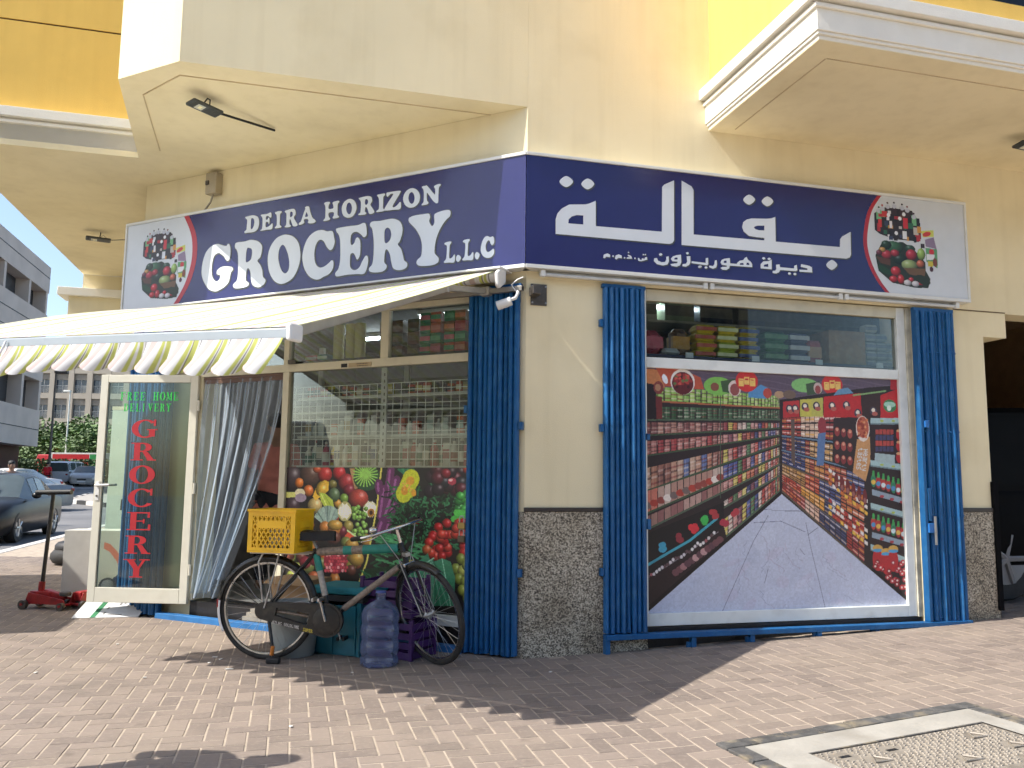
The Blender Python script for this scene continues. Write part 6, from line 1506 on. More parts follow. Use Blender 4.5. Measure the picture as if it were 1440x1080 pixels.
# ================================================================== bicycle
RB = Vector((-1.765, 6.14, 0)); FB = Vector((-0.555, 5.995, 0))
bd = (FB - RB); BL = bd.length; ba_ = math.atan2(bd.y, bd.x)
TB = frame((RB.x, RB.y), ba_)                 # x forward, y to the bicycle's left (away from the viewer), z up
bk = thing('bicycle', 'old black roadster bicycle with taped top tube leaning on its stand', 'bicycle', tuple(RB))
WR = 0.366
BKM = mat('bicycle_black', (0.012, 0.012, 0.012), 0.35, var=0.3, vs=20, dirt=('#5c544a', 0.3, 25))
TAPE = mat('brown_patterned_tape', (0.24, 0.19, 0.15), 0.6, var=0.35, vs=60)
TEALT = mat('teal_tape', (0.02, 0.22, 0.18), 0.5, var=0.15, vs=20)
def wheel(T, c, parent, fender=None):
    w = bpy.data.objects.new('wheel', None); COL.objects.link(w); w.parent = parent; w.location = T(c) - Vector(parent.location)
    circ = lambda r, y=0.0, n=56: [(c[0] + r * math.cos(2 * math.pi * k / n), c[1] + y, c[2] + r * math.sin(2 * math.pi * k / n)) for k in range(n)]
    b = MB(T); b.tube(circ(WR - 0.019), 0.019, 10, closed=True); b.build('tyre', mat('tyre_rubber', (0.022, 0.021, 0.02), 0.75, var=0.2, vs=30), w, smooth=60)
    b = MB(T); n = 56
    pr = [(WR - 0.037, -0.012), (WR - 0.049, -0.011), (WR - 0.053, 0.0), (WR - 0.049, 0.011), (WR - 0.037, 0.012)]
    vs = [(c[0] + r_ * math.cos(2 * math.pi * k / n), c[1] + y_, c[2] + r_ * math.sin(2 * math.pi * k / n)) for k in range(n) for r_, y_ in pr]
    b.add(vs, [(k * 5 + i, k * 5 + (i + 1) % 5, ((k + 1) % n) * 5 + (i + 1) % 5, ((k + 1) % n) * 5 + i) for k in range(n) for i in range(5)])
    b.build('rim', mat('worn_chrome', (0.38, 0.38, 0.38), 0.25, metal=1.0, var=0.15, vs=30), w, smooth=30)
    for k in range(32):
        a = 2 * math.pi * k / 32; a2 = a + (0.42 if k % 4 < 2 else -0.42); y0 = 0.03 if k % 2 else -0.03
        b = MB(T); b.cyl((c[0] + 0.02 * math.cos(a2), c[1] + y0, c[2] + 0.02 * math.sin(a2)), (c[0] + (WR - 0.055) * math.cos(a), c[1], c[2] + (WR - 0.055) * math.sin(a)), 0.0014, n=5, cap=False); b.build('spoke', STEEL, w)
    b = MB(T); b.lathe((c[0], c[1] - 0.055, c[2]), [(0.008, 0), (0.012, 0.01), (0.024, 0.022), (0.014, 0.03), (0.014, 0.08), (0.024, 0.088), (0.012, 0.1), (0.008, 0.11)], 14, axis=Vector((0, 1, 0)))
    b.build('hub', STEEL, w, smooth=50)
    return w
RC = (0.0, 0.0, WR); HX = BL                       # rear axle, front axle distance
BBX, BBZ = 0.475, 0.30                             # bottom bracket
wheel(TB, RC, bk)
# steered front end: turned towards the viewer about the steering axis
TURN = rad(-40)
HT = Vector((BL - 0.235, 0, 0.83)); HBm = Vector((BL - 0.185, 0, 0.70))
ax0 = (HBm - HT).normalized()
def steer(p):
    q = Vector(p) - HBm; k = -ax0
    c, s = math.cos(TURN), math.sin(TURN)
    return HBm + q * c + k.cross(q) * s + k * k.dot(q) * (1 - c)
def TF(p): return TB(steer(p))
wheel(TF, (BL, 0.0, WR), bk)
sd = (BBX - 0.135, 0, 0.80)
def btube(a, b_, r, m, name, T=TB, n=12): o = MB(T); o.cyl(a, b_, r, n=n); return o.build(name, m, bk, smooth=40)
tt0, tt1 = Vector((BBX - 0.125, 0, 0.775)), Vector((BL - 0.235, 0, 0.815))
mx_ = lambda t: tt0.lerp(tt1, t)
btube(tt0, mx_(0.02), 0.017, BKM, 'top_tube')
btube(mx_(0.02), mx_(0.33), 0.031, TAPE, 'tape_wrap'); btube(mx_(0.33), mx_(0.43), 0.033, TEALT, 'tape_wrap'); btube(mx_(0.43), mx_(0.56), 0.031, TAPE, 'tape_wrap'); btube(mx_(0.56), mx_(0.97), 0.034, TEALT, 'tape_wrap'); btube(mx_(0.97), tt1, 0.018, BKM, 'top_tube')
dt0, dt1 = Vector((BL - 0.195, 0, 0.72)), Vector((BBX, 0, BBZ))
btube(dt0, dt0.lerp(dt1, 0.12), 0.018, BKM, 'down_tube'); btube(dt0.lerp(dt1, 0.1), dt0.lerp(dt1, 0.82), 0.023, TAPE, 'tape_wrap'); btube(dt0.lerp(dt1, 0.82), dt1, 0.018, BKM, 'down_tube')
st0, st1 = Vector((BBX, 0, BBZ)), Vector(sd)
btube(st0, st0.lerp(st1, 0.35), 0.017, BKM, 'seat_tube'); btube(st0.lerp(st1, 0.33), st0.lerp(st1, 0.7), 0.022, mat('pale_tape', (0.38, 0.35, 0.31), 0.6, var=0.3, vs=40), 'tape_wrap'); btube(st0.lerp(st1, 0.68), st0.lerp(st1, 0.92), 0.026, TEALT, 'tape_wrap'); btube(st0.lerp(st1, 0.9), st1, 0.017, BKM, 'seat_tube')
for y in (-0.055, 0.055):
    btube((0, y, WR), (BBX - 0.125, y * 0.4, 0.775), 0.009, BKM, 'seat_stay'); btube((0, y, WR), (BBX, y * 0.6, BBZ), 0.010, TAPE, 'chain_stay')
btube((BL - 0.24, 0, 0.85), (BL - 0.18, 0, 0.68), 0.021, BKM, 'head_tube')
# fork
for y in (-0.05, 0.05):
    b = MB(TF); b.tube([(BL - 0.185, y * 0.7, 0.70), (BL - 0.15, y, 0.64), (BL - 0.09, y, 0.52), (BL - 0.03, y, 0.40), (BL, y, WR)], 0.011, 8); b.build('fork_blade', BKM, bk, smooth=60)
    b = MB(TF); b.cyl((BL - 0.20, y * 1.2, 0.74), (BL - 0.005, y * 1.2, WR), 0.004, n=6); b.build('mudguard_stay', STEEL, bk)
b = MB(TF); b.box(BL - 0.21, BL - 0.155, -0.05, 0.05, 0.69, 0.72); b.build('fork_crown', CHROME, bk, bevel=0.008)
# stem, bars, bell, grips
b = MB(TF); b.tube([(BL - 0.225, 0, 0.80), (BL - 0.262, 0, 0.945), (BL - 0.255, 0, 0.965), (BL - 0.225, 0, 0.972)], 0.0125, 10); b.build('stem', CHROME, bk, smooth=60)
b = MB(TF)
hb = [(BL - 0.42, -0.27, 0.93), (BL - 0.30, -0.265, 0.955), (BL - 0.235, -0.20, 0.972), (BL - 0.22, 0.0, 0.975), (BL - 0.235, 0.20, 0.972), (BL - 0.30, 0.265, 0.955), (BL - 0.42, 0.27, 0.93)]
b.tube(hb, 0.0115, 10); b.build('handlebar', CHROME, bk, smooth=60)
for y in (-1, 1):
    b = MB(TF); b.cyl((BL - 0.33, y * 0.267, 0.949), (BL - 0.44, y * 0.271, 0.926), 0.017, n=10); b.build('grip', DARK, bk, smooth=40)
    b = MB(TF); b.tube([(BL - 0.25, y * 0.16, 0.955), (BL - 0.28, y * 0.22, 0.93), (BL - 0.38, y * 0.24, 0.905)], 0.005, 6); b.build('brake_lever', CHROME, bk, smooth=60)
    b = MB(TF); b.cyl((BL - 0.25, y * 0.16, 0.955), (BL - 0.195, y * 0.03, 0.70), 0.0035, n=6); b.build('brake_rod', STEEL, bk)
b = MB(TF); b.ball((BL - 0.25, -0.215, 1.005), 0.032, 0.032, 0.024); b.build('bell', CHROME, bk, smooth=60)
b = MB(TF); b.box(BL - 0.215, BL - 0.165, -0.02, 0.02, 0.76, 0.79); b.build('lamp_bracket', STEEL, bk, bevel=0.004)
# saddle
b = MB(TB)
secs = [(-0.16, 0.10, 0.0), (-0.13, 0.115, 0.012), (-0.05, 0.10, 0.004), (0.03, 0.05, 0.0), (0.12, 0.028, 0.004), (0.15, 0.02, 0.0)]
cx_ = sd[0]
vs = []
for x, w, dz in secs:
    for a in range(8):
        t = math.pi * a / 7
        vs.append((cx_ + x, w * math.cos(t), 0.905 + dz + 0.022 * math.sin(t) - (0.05 if a in (0, 7) else 0)))
b.add(vs, [(i * 8 + a, i * 8 + a + 1, (i + 1) * 8 + a + 1, (i + 1) * 8 + a) for i in range(5) for a in range(7)] + [tuple(range(8)), tuple(range(40, 48))])
b.build('saddle', mat('saddle_vinyl', (0.014, 0.013, 0.013), 0.55, var=0.2, vs=20, bump=0.2, bs=70), bk, smooth=60)
btube((cx_ + 0.02, 0, 0.79), (cx_ - 0.02, 0, 0.87), 0.012, STEEL, 'seat_post')
for y in (-0.05, 0.05):
    b = MB(TB); b.lathe((cx_ - 0.11, y, 0.81), [(0.018, 0), (0.02, 0.01), (0.016, 0.02), (0.02, 0.03), (0.016, 0.04), (0.02, 0.05), (0.018, 0.07)], 10); b.build('saddle_spring', STEEL, bk, smooth=60)
    b = MB(TB); b.cyl((cx_ - 0.13, y * 0.5, 0.855), (cx_ + 0.1, y * 0.4, 0.862), 0.005, n=6); b.build('saddle_rail', STEEL, bk)
# mudguards
def guard(T, c, a0, a1, r_, name, m):
    b = MB(T); n = 26
    def P(u, v):
        a = rad(a0 + (a1 - a0) * u); t = (v - 0.5) * 2
        rr = r_ - 0.032 * t * t
        return (c[0] + rr * math.cos(a), c[1] + t * 0.034, c[2] + rr * math.sin(a))
    b.grid(P, n, 6)
    o = b.build(name, m, bk, smooth=70); mo = o.modifiers.new('thick', 'SOLIDIFY'); mo.thickness = 0.002
guard(TB, RC, -10 + 20, 172, WR + 0.018, 'mudguard', BKM)
guard(TB, RC, 172.5, 208, WR + 0.019, 'mudguard_tail', mat('white_mudguard', (0.62, 0.63, 0.66), 0.4))
guard(TF, (BL, 0, WR), 62, 150, WR + 0.018, 'mudguard', BKM)
b = MB(TB); b.box(-0.385, -0.36, -0.02, 0.02, 0.36, 0.42); b.build('rear_reflector', mat('reflector_red', (0.25, 0.02, 0.02), 0.3), bk, bevel=0.004)
for y in (-0.058, 0.058):
    for p in ((-0.30, 0.56), (-0.36, 0.42)): btube((0, y, WR), (p[0], y * 0.6, p[1]), 0.003, BKM, 'guard_stay', n=5)
# rear carrier
b = MB(TB); 
for y in (-0.08, 0.0, 0.08): b.cyl((-0.11, y, 0.765), (BBX - 0.15, y, 0.765), 0.006, n=6)
b.cyl((-0.11, -0.09, 0.765), (-0.11, 0.09, 0.765), 0.006, n=6); b.cyl((0.0, -0.09, 0.765), (0.0, 0.09, 0.765), 0.006, n=6); b.cyl((0.2, -0.09, 0.765), (0.2, 0.09, 0.765), 0.006, n=6)
b.build('carrier', STEEL, bk, smooth=40)
for y in (-0.075, 0.075):
    b = MB(TB); b.tube([(-0.02, y, 0.765), (-0.05, y * 1.1, 0.70), (0.0, y, WR)], 0.008, 8); b.build('carrier_leg', mat('galvanised', (0.34, 0.33, 0.32), 0.4, metal=0.6, var=0.3, vs=40), bk, smooth=60)
    b = MB(TB); b.tube([(0.10, y, 0.765), (0.07, y * 1.1, 0.62), (0.01, y * 1.2, WR + 0.01)], 0.007, 8); b.build('carrier_leg', MATS['galvanised'], bk, smooth=60)
# chain case, crank, pedals
b = MB(TB)
def cc_ring(e, n=18):
    r1, r2 = 0.062 + e, 0.118 + e; x1, z1, x2, z2 = 0.0, WR - 0.01, BBX, BBZ
    o = [(x1 + r1 * math.cos(rad(90 + 180 * k / n)), z1 + r1 * math.sin(rad(90 + 180 * k / n))) for k in range(n + 1)]
    return o + [(x2 + r2 * math.cos(rad(-100 + 195 * k / n)), z2 + r2 * math.sin(rad(-100 + 195 * k / n))) for k in range(n + 1)]
inn = [(0.10, WR + 0.015), (0.09, WR - 0.04), (0.33, 0.265), (0.345, 0.345)]
b.poly([cc_ring(0.0), inn], -0.085, -0.050); b.build('chain_case', BKM, bk, bevel=0.006)
b = MB(TB); b.lathe((BBX, -0.0865, BBZ), [(0.10, 0), (0.10, -0.004), (0.085, -0.007), (0.03, -0.009), (0.03, -0.012), (0.001, -0.012)], 32, axis=Vector((0, 1, 0))); b.build('case_disc', BKM, bk, smooth=30)
LT = mat('case_lettering', (0.50, 0.48, 0.45), 0.4); LY = mat('case_yellow', (0.62, 0.48, 0.04), 0.4)
GL2 = {'A': ['010', '101', '111', '101', '101'], 'T': ['111', '010', '010', '010', '010'], 'L': ['100', '100', '100', '100', '111'], 'S': ['011', '100', '010', '001', '110'], 'G': ['011', '100', '101', '101', '011'], 'O': ['010', '101', '101', '101', '010'], 'D': ['110', '101', '101', '101', '110'], 'I': ['010', '010', '010', '010', '010'], 'N': ['101', '111', '111', '101', '101'], 'E': ['111', '100', '110', '100', '111'], 'U': ['101', '101', '101', '101', '111'], 'P': ['110', '101', '110', '100', '100'], 'R': ['110', '101', '110', '101', '101']}
def stencil(T, txt, x0, z0, px, d, m, parent, name, slope=0.0, adv=3.8):
    b = MB(T)
    for k, ch in enumerate(txt):
        if ch == ' ': continue
        for i, row in enumerate(GL2[ch]):
            for j, v in enumerate(row):
                if v == '1':
                    x = x0 + (k * adv + j) * px; z = z0 + slope * (k * adv + j) * px - i * px * 1.25
                    b.add([(x, d, z - px * 1.2), (x + px * 1.02, d, z - px * 1.2), (x + px * 1.02, d, z), (x, d, z)], [(0, 1, 2, 3)])
    b.build(name, m, parent)
stencil(TB, 'ATLAS GOLDLINE', 0.075, 0.293, 0.0038, -0.0853, LT, bk, 'case_lettering', -0.17)
stencil(TB, 'SUPER', 0.305, 0.248, 0.0038, -0.0853, LY, bk, 'case_lettering', -0.17)
ca = rad(107)
for sg, y in ((1, -0.105), (-1, 0.09)):
    e = (BBX + sg * 0.165 * math.cos(ca), y, BBZ + sg * 0.165 * math.sin(ca))
    btube((BBX, y, BBZ), e, 0.009, CHROME, 'crank_arm', n=8)
    b = MB(TB); yy = y - 0.055 if y < 0 else y + 0.055
    for dx in (-0.022, 0.022): b.box(e[0] + dx - 0.009, e[0] + dx + 0.009, min(y, yy * 1.6 if 0 else y + (yy - y) * 1.7), max(y, y + (yy - y) * 1.7), e[2] - 0.012, e[2] + 0.012)
    b.build('pedal', DARK if sg < 0 else STEEL, bk, bevel=0.003)
# stand
b = MB(TB); b.tube([(0.03, -0.06, WR - 0.03), (0.075, -0.09, 0.16), (0.105, -0.12, 0.03)], 0.014, 8, rs=[0.014, 0.013, 0.012]); b.build('stand_leg', BKM, bk, smooth=60)
b = MB(TB); b.tube([(0.03, 0.06, WR - 0.03), (0.075, 0.09, 0.16), (0.105, 0.12, 0.03)], 0.012, 8); b.build('stand_leg', BKM, bk, smooth=60)
b = MB(TB); b.box(0.06, 0.16, -0.15, -0.10, 0.0, 0.045); b.build('stand_foot', DARK, bk, bevel=0.012)
b = MB(TB); b.box(0.07, 0.15, 0.10, 0.14, 0.0, 0.04); b.build('stand_foot', DARK, bk, bevel=0.012)
b = MB(TB); b.cyl((0.095, -0.125, 0.06), (0.105, -0.13, 0.12), 0.014, n=8); b.build('orange_sleeve', mat('orange_plastic', (0.6, 0.2, 0.03), 0.4), bk, smooth=40)

# ================================================================== yellow crate on the carrier
YC = mat('yellow_crate_plastic', (0.86, 0.50, 0.012), 0.35, var=0.08, vs=6, dirt=('#8a5a10', 0.3, 9))
CR0 = TB((0.085, -0.02, 0.774)); TC = frame((CR0.x, CR0.y), ba_ - rad(6), 0.774)
cr = thing('plastic_crate', 'yellow lattice plastic crate strapped on the bicycle carrier', 'crate', tuple(CR0))
cw, cd_, ch_ = 0.185, 0.145, 0.29            # half width, half depth, height
b = MB(TC); b.box(-cw, cw, -cd_, cd_, 0, 0.012); b.build('base', YC, cr)
def crate_side(T, half, y, name='side_panel'):
    b = MB(T); t = 0.012
    pts = lambda x0, x1, z0, z1: b.box(x0, x1, y - t, y, z0, z1)
    pts(-half, half, 0.013, 0.035); pts(-half, half, ch_ - 0.03, ch_); pts(-half, -half + 0.035, 0.035, ch_ - 0.03); pts(half - 0.035, half, 0.035, ch_ - 0.03)
    pts(-half * 0.55, half * 0.55, 0.175, 0.225)
    pts(-half * 0.55 - 0.012, -half * 0.55, 0.035, ch_ - 0.03); pts(half * 0.55, half * 0.55 + 0.012, 0.035, ch_ - 0.03)
    x0, x1 = -half + 0.03, half - 0.03; n = 9
    for k in range(-6, n + 1):
        for sg in (1, -1):
            xa = x0 + (x1 - x0) * (k / n); za = 0.03; xb = xa + sg * 0.23 * 0.62; zb = 0.262
            if sg < 0: xa += (x1 - x0) * 0.5; xb += (x1 - x0) * 0.5
            # clip to the panel
            dx, dz = xb - xa, zb - za
            t0, t1 = 0.0, 1.0
            for lo_, hi_ in ((x0, x1),):
                if dx > 0: t0, t1 = max(t0, (lo_ - xa) / dx), min(t1, (hi_ - xa) / dx)
                else: t0, t1 = max(t0, (hi_ - xa) / dx), min(t1, (lo_ - xa) / dx)
            if t1 - t0 < 0.08: continue
            p, q = (xa + dx * t0, za + dz * t0), (xa + dx * t1, za + dz * t1)
            l = math.hypot(dx, dz); nx_, nz_ = -dz / l * 0.0045, dx / l * 0.0045
            b.hexa([(p[0] + nx_, y - t * 0.9, p[1] + nz_), (q[0] + nx_, y - t * 0.9, q[1] + nz_), (q[0] - nx_, y - t * 0.9, q[1] - nz_), (p[0] - nx_, y - t * 0.9, p[1] - nz_)],
                   [(p[0] + nx_, y - t * 0.15, p[1] + nz_), (q[0] + nx_, y - t * 0.15, q[1] + nz_), (q[0] - nx_, y - t * 0.15, q[1] - nz_), (p[0] - nx_, y - t * 0.15, p[1] - nz_)])
    return b.build(name, YC, cr)
def rot_frame(T, k):
    c, s = [(1, 0), (0, 1), (-1, 0), (0, -1)][k]
    return lambda p: T((c * p[0] - s * p[1], s * p[0] + c * p[1], p[2]))
crate_side(rot_frame(TC, 0), cw, cd_); crate_side(rot_frame(TC, 2), cw, cd_)
crate_side(rot_frame(TC, 1), cd_ - 0.0125, cw); crate_side(rot_frame(TC, 3), cd_ - 0.0125, cw)
b = MB(TC); e = 0.008
for x0, x1, y0, y1 in ((-cw - e, cw + e, -cd_ - e, -cd_ + 0.004), (-cw - e, cw + e, cd_ - 0.004, cd_ + e), (-cw - e, -cw + 0.004, -cd_ + 0.0041, cd_ - 0.0041), (cw - 0.004, cw + e, -cd_ + 0.0041, cd_ - 0.0041)): b.box(x0, x1, y0, y1, ch_, ch_ + 0.018)
b.build('rim', YC, cr, bevel=0.003)
for k, (x, y, z, c) in enumerate(((-0.03, 0.02, 0.13, '#c8c4bc'), (0.04, -0.02, 0.17, '#cfcabf'), (0.0, 0.05, 0.07, '#b8b0a8'))):
    b = MB(TC); b.box(x - 0.09, x + 0.09, y - 0.06, y + 0.06, 0.014 + k * 0.05, 0.06 + k * 0.05)
    o = b.build('paper_parcel', goods_mat(c)); tag(o, ['lowest white parcel inside the yellow crate', 'middle white parcel inside the yellow crate', 'topmost pale parcel inside the yellow crate'][k], 'parcel')

# ================================================================== things on the ground by the window
def gpt(px_): return Vector((px_[0], px_[1], gz(*px_)))
# water bottle
wbm = glass_mat('blue_polycarbonate', (0.84, 0.88, 0.97), 1.4, rough=0.06, boost=1.2)
_N = wbm.node_tree.nodes; _L = wbm.node_tree.links; _d = _N.new('ShaderNodeBsdfDiffuse'); _d.inputs[0].default_value = (0.32, 0.40, 0.66, 1); _m2 = _N.new('ShaderNodeMixShader'); _m2.inputs[0].default_value = 0.15
_src = _N['Material Output'].inputs[0].links[0].from_socket; _L.new(_src, _m2.inputs[1]); _L.new(_d.outputs[0], _m2.inputs[2]); _L.new(_m2.outputs[0], _N['Material Output'].inputs[0])
p = gpt((-0.921, 6.005))
wb = thing('water_bottle', 'empty blue plastic water cooler bottle standing beside bicycle wheel', 'bottle', tuple(p))
prof = [(0.02, 0.012), (0.125, 0.0), (0.134, 0.012), (0.135, 0.05), (0.127, 0.062), (0.127, 0.075), (0.135, 0.088), (0.135, 0.16), (0.127, 0.175), (0.127, 0.19), (0.135, 0.205), (0.135, 0.27), (0.127, 0.285), (0.127, 0.30), (0.135, 0.315), (0.132, 0.36), (0.115, 0.40), (0.075, 0.43), (0.04, 0.445), (0.033, 0.455), (0.033, 0.48), (0.038, 0.484), (0.038, 0.50)]
b = MB(); b.lathe(p, prof, 36, cap=False); o = b.build('bottle_body', wbm, wb, smooth=50)
b = MB(); b.lathe(p, [(0.036, 0.501), (0.036, 0.515), (0.001, 0.516)], 20); b.build('bottle_cap', mat('blue_cap', (0.05, 0.09, 0.30), 0.4), wb, smooth=40)
# grey bucket
p = gpt((-1.615, 6.328))
bu = thing('bucket', 'pale grey plastic bucket behind the bicycle rear wheel', 'bucket', tuple(p))
GB = mat('grey_bucket', (0.33, 0.36, 0.35), 0.45, var=0.08)
b = MB(); b.lathe(p, [(0.15, 0), (0.155, 0.01), (0.19, 0.36), (0.198, 0.365), (0.198, 0.385), (0.186, 0.385), (0.15, 0.02), (0.001, 0.02)], 32, cap=False); b.build('bucket_body', GB, bu, smooth=40)
b = MB(); b.tube([(p.x - 0.195, p.y, p.z + 0.36), (p.x - 0.18, p.y - 0.08, p.z + 0.30), (p.x, p.y - 0.2, p.z + 0.24), (p.x + 0.18, p.y - 0.08, p.z + 0.30), (p.x + 0.195, p.y, p.z + 0.36)], 0.004, 6); b.build('bucket_handle', STEEL, bu, smooth=60)
# slatted crates
def slat_crate(name, label, o, ang, w, d, h, m, rows, cat='crate'):
    T = frame((o.x, o.y), ang, o.z); t = thing(name, label, cat, tuple(o))
    for x in (-w / 2, w / 2 - 0.03):
        for y in (-d / 2, d / 2 - 0.03):
            b = MB(T); b.box(x, x + 0.03, y, y + 0.03, 0, h); b.build('corner_post', m, t, bevel=0.004)
    for k in range(rows):
        z0 = 0.012 + k * (h - 0.02) / rows; z1 = z0 + (h - 0.02) / rows * 0.68
        for y in (-d / 2 + 0.006, d / 2 - 0.014):
            b = MB(T); b.box(-w / 2 + 0.03, w / 2 - 0.03, y, y + 0.008, z0, z1); b.build('slat', m, t)
        for x in (-w / 2 + 0.006, w / 2 - 0.014):
            b = MB(T); b.box(x, x + 0.008, -d / 2 + 0.03, d / 2 - 0.03, z0, z1); b.build('slat', m, t)
    for k in range(5):
        b = MB(T); y = -d / 2 + 0.01 + k * (d - 0.02) / 5; b.box(-w / 2 + 0.03, w / 2 - 0.03, y, y + (d - 0.02) / 5 * 0.7, 0.004, 0.011); b.build('base_slat', m, t)
    return T, t
TEAL = mat('teal_plastic', (0.012, 0.16, 0.22), 0.4, var=0.15, vs=8, dirt=('#15525e', 0.4, 10))
PURP = mat('purple_plastic', (0.055, 0.012, 0.10), 0.4, var=0.15, vs=10)
la = math.atan2(-VL.y, -VL.x)
o1 = TL((1.28, 0.42, 0)); o1.z = 0
T1, t1 = slat_crate('stool_crate', 'upturned teal plastic crate used as a stool behind the bicycle', o1, la + 0.1, 0.40, 0.34, 0.44, TEAL, 2, 'stool')
b = MB(T1); b.box(-0.25, 0.24, -0.19, 0.19, 0.443, 0.50); b.build('seat_cushion', mat('teal_cloth', (0.02, 0.20, 0.24), 0.8, var=0.15, vs=18, bump=0.4, bs=40), t1, bevel=0.02, seg=3)
b = MB(T1); b.box(-0.235, 0.225, -0.18, 0.18, 0.39, 0.441); b.build('cushion_edge', DARK, t1, bevel=0.01)
b = MB(T1); b.box(-0.165, -0.03, -0.178, -0.1695, 0.02, 0.36); b.build('side_board', TEAL, t1)
b = MB(T1); b.box(0.03, 0.165, -0.178, -0.1695, 0.02, 0.36); b.build('side_board', TEAL, t1)
o2 = TL((0.86, 0.34, 0)); o2.z = 0
slat_crate('market_crate', 'lower purple plastic crate against the fruit print window', o2, la - 0.05, 0.44, 0.32, 0.29, PURP, 4)
o3 = TL((0.92, 0.33, 0)); o3.z = 0.292
slat_crate('market_crate', 'upper purple plastic crate stacked against the fruit print window', o3, la + 0.1, 0.44, 0.32, 0.29, PURP, 4)
o4 = TL((1.98, 0.25, 0)); o4.z = 0
slat_crate('market_crate', 'small purple crate seen through the bicycle rear wheel', o4, la, 0.16, 0.22, 0.27, PURP, 3)
bx_ = thing('cardboard_box', 'brown cardboard box behind the bicycle carrier', 'box', tuple(TL((1.95, 0.22, 0.3))))
b = MB(TL); b.box(1.70, 2.12, 0.11, 0.36, 0.275, 0.50); b.build('box_body', mat('cardboard', (0.33, 0.21, 0.11), 0.85, var=0.12, vs=10), bx_, bevel=0.004)
b = MB(TL); b.hexa([(1.70, 0.36, 0.50), (2.12, 0.36, 0.50), (2.12, 0.362, 0.502), (1.70, 0.362, 0.502)], [(1.70, 0.46, 0.46), (2.12, 0.46, 0.46), (2.12, 0.462, 0.462), (1.70, 0.462, 0.462)]); b.build('flap', MATS['cardboard'], bx_)
# doorway step boards
stp = thing('door_step', 'worn wooden step boards stacked inside the doorway', 'step', tuple(TL((2.7, 0.02, 0.05))))
for k in range(3):
    b = MB(TL); b.box(2.0 + k * 0.05, 2.75 - k * 0.04, -0.045, 0.012 - k * 0.006, 0.052 + k * 0.035, 0.085 + k * 0.035); b.build('board', mat('old_boards', (0.30, 0.27, 0.22), 0.8, var=0.25, vs=12), stp)

# litter
LIT = mat('paper_scrap', (0.62, 0.61, 0.58), 0.7)
for k, q in enumerate(((-2.146, 6.179), (-2.081, 6.11), (-2.12, 5.993), (-1.915, 5.806), (-3.057, 6.598), (-2.377, 5.542), (-3.147, 5.646), (-1.061, 5.74), (0.284, 5.822), (-1.149, 4.517), (2.283, 6.94))):
    b = MB(); z = gz(*q) + 0.0045; a = k * 1.3; w_ = [0.02, 0.012, 0.01, 0.03, 0.016, 0.012, 0.014, 0.008, 0.012, 0.012, 0.01][k]; h_ = 0.007
    cs, sn = math.cos(a if k != 3 else 0.1), math.sin(a if k != 3 else 0.1)
    c4 = [(q[0] + cs * x - sn * y, q[1] + sn * x + cs * y) for x, y in ((-w_, -h_), (w_, -h_), (w_ * 0.8, h_), (-w_ * 0.7, h_ * 1.3))]
    b.hexa([(x, y, z) for x, y in c4], [(x + 0.002, y, z + 0.004) for x, y in c4]); o = b.build('paper_scrap', LIT)
    tag(o, ['white paper scrap nearest the bicycle rear tyre', 'white paper scrap just right of the one by the rear tyre', 'tiny white scrap left of the pair by the rear tyre', 'cigarette end lying in front of the rear tyre', 'white scrap on the paving below the open door', 'white scrap in the sunlit paving left of the bicycle', 'white scrap near the left edge of the paving', 'white speck in the awning shadow below the water bottle', 'white scrap in the shadow before the granite pillar', 'white scrap in the foreground paving', 'white scrap near the right window rail'][k], 'litter', 'paper scraps on the paving')

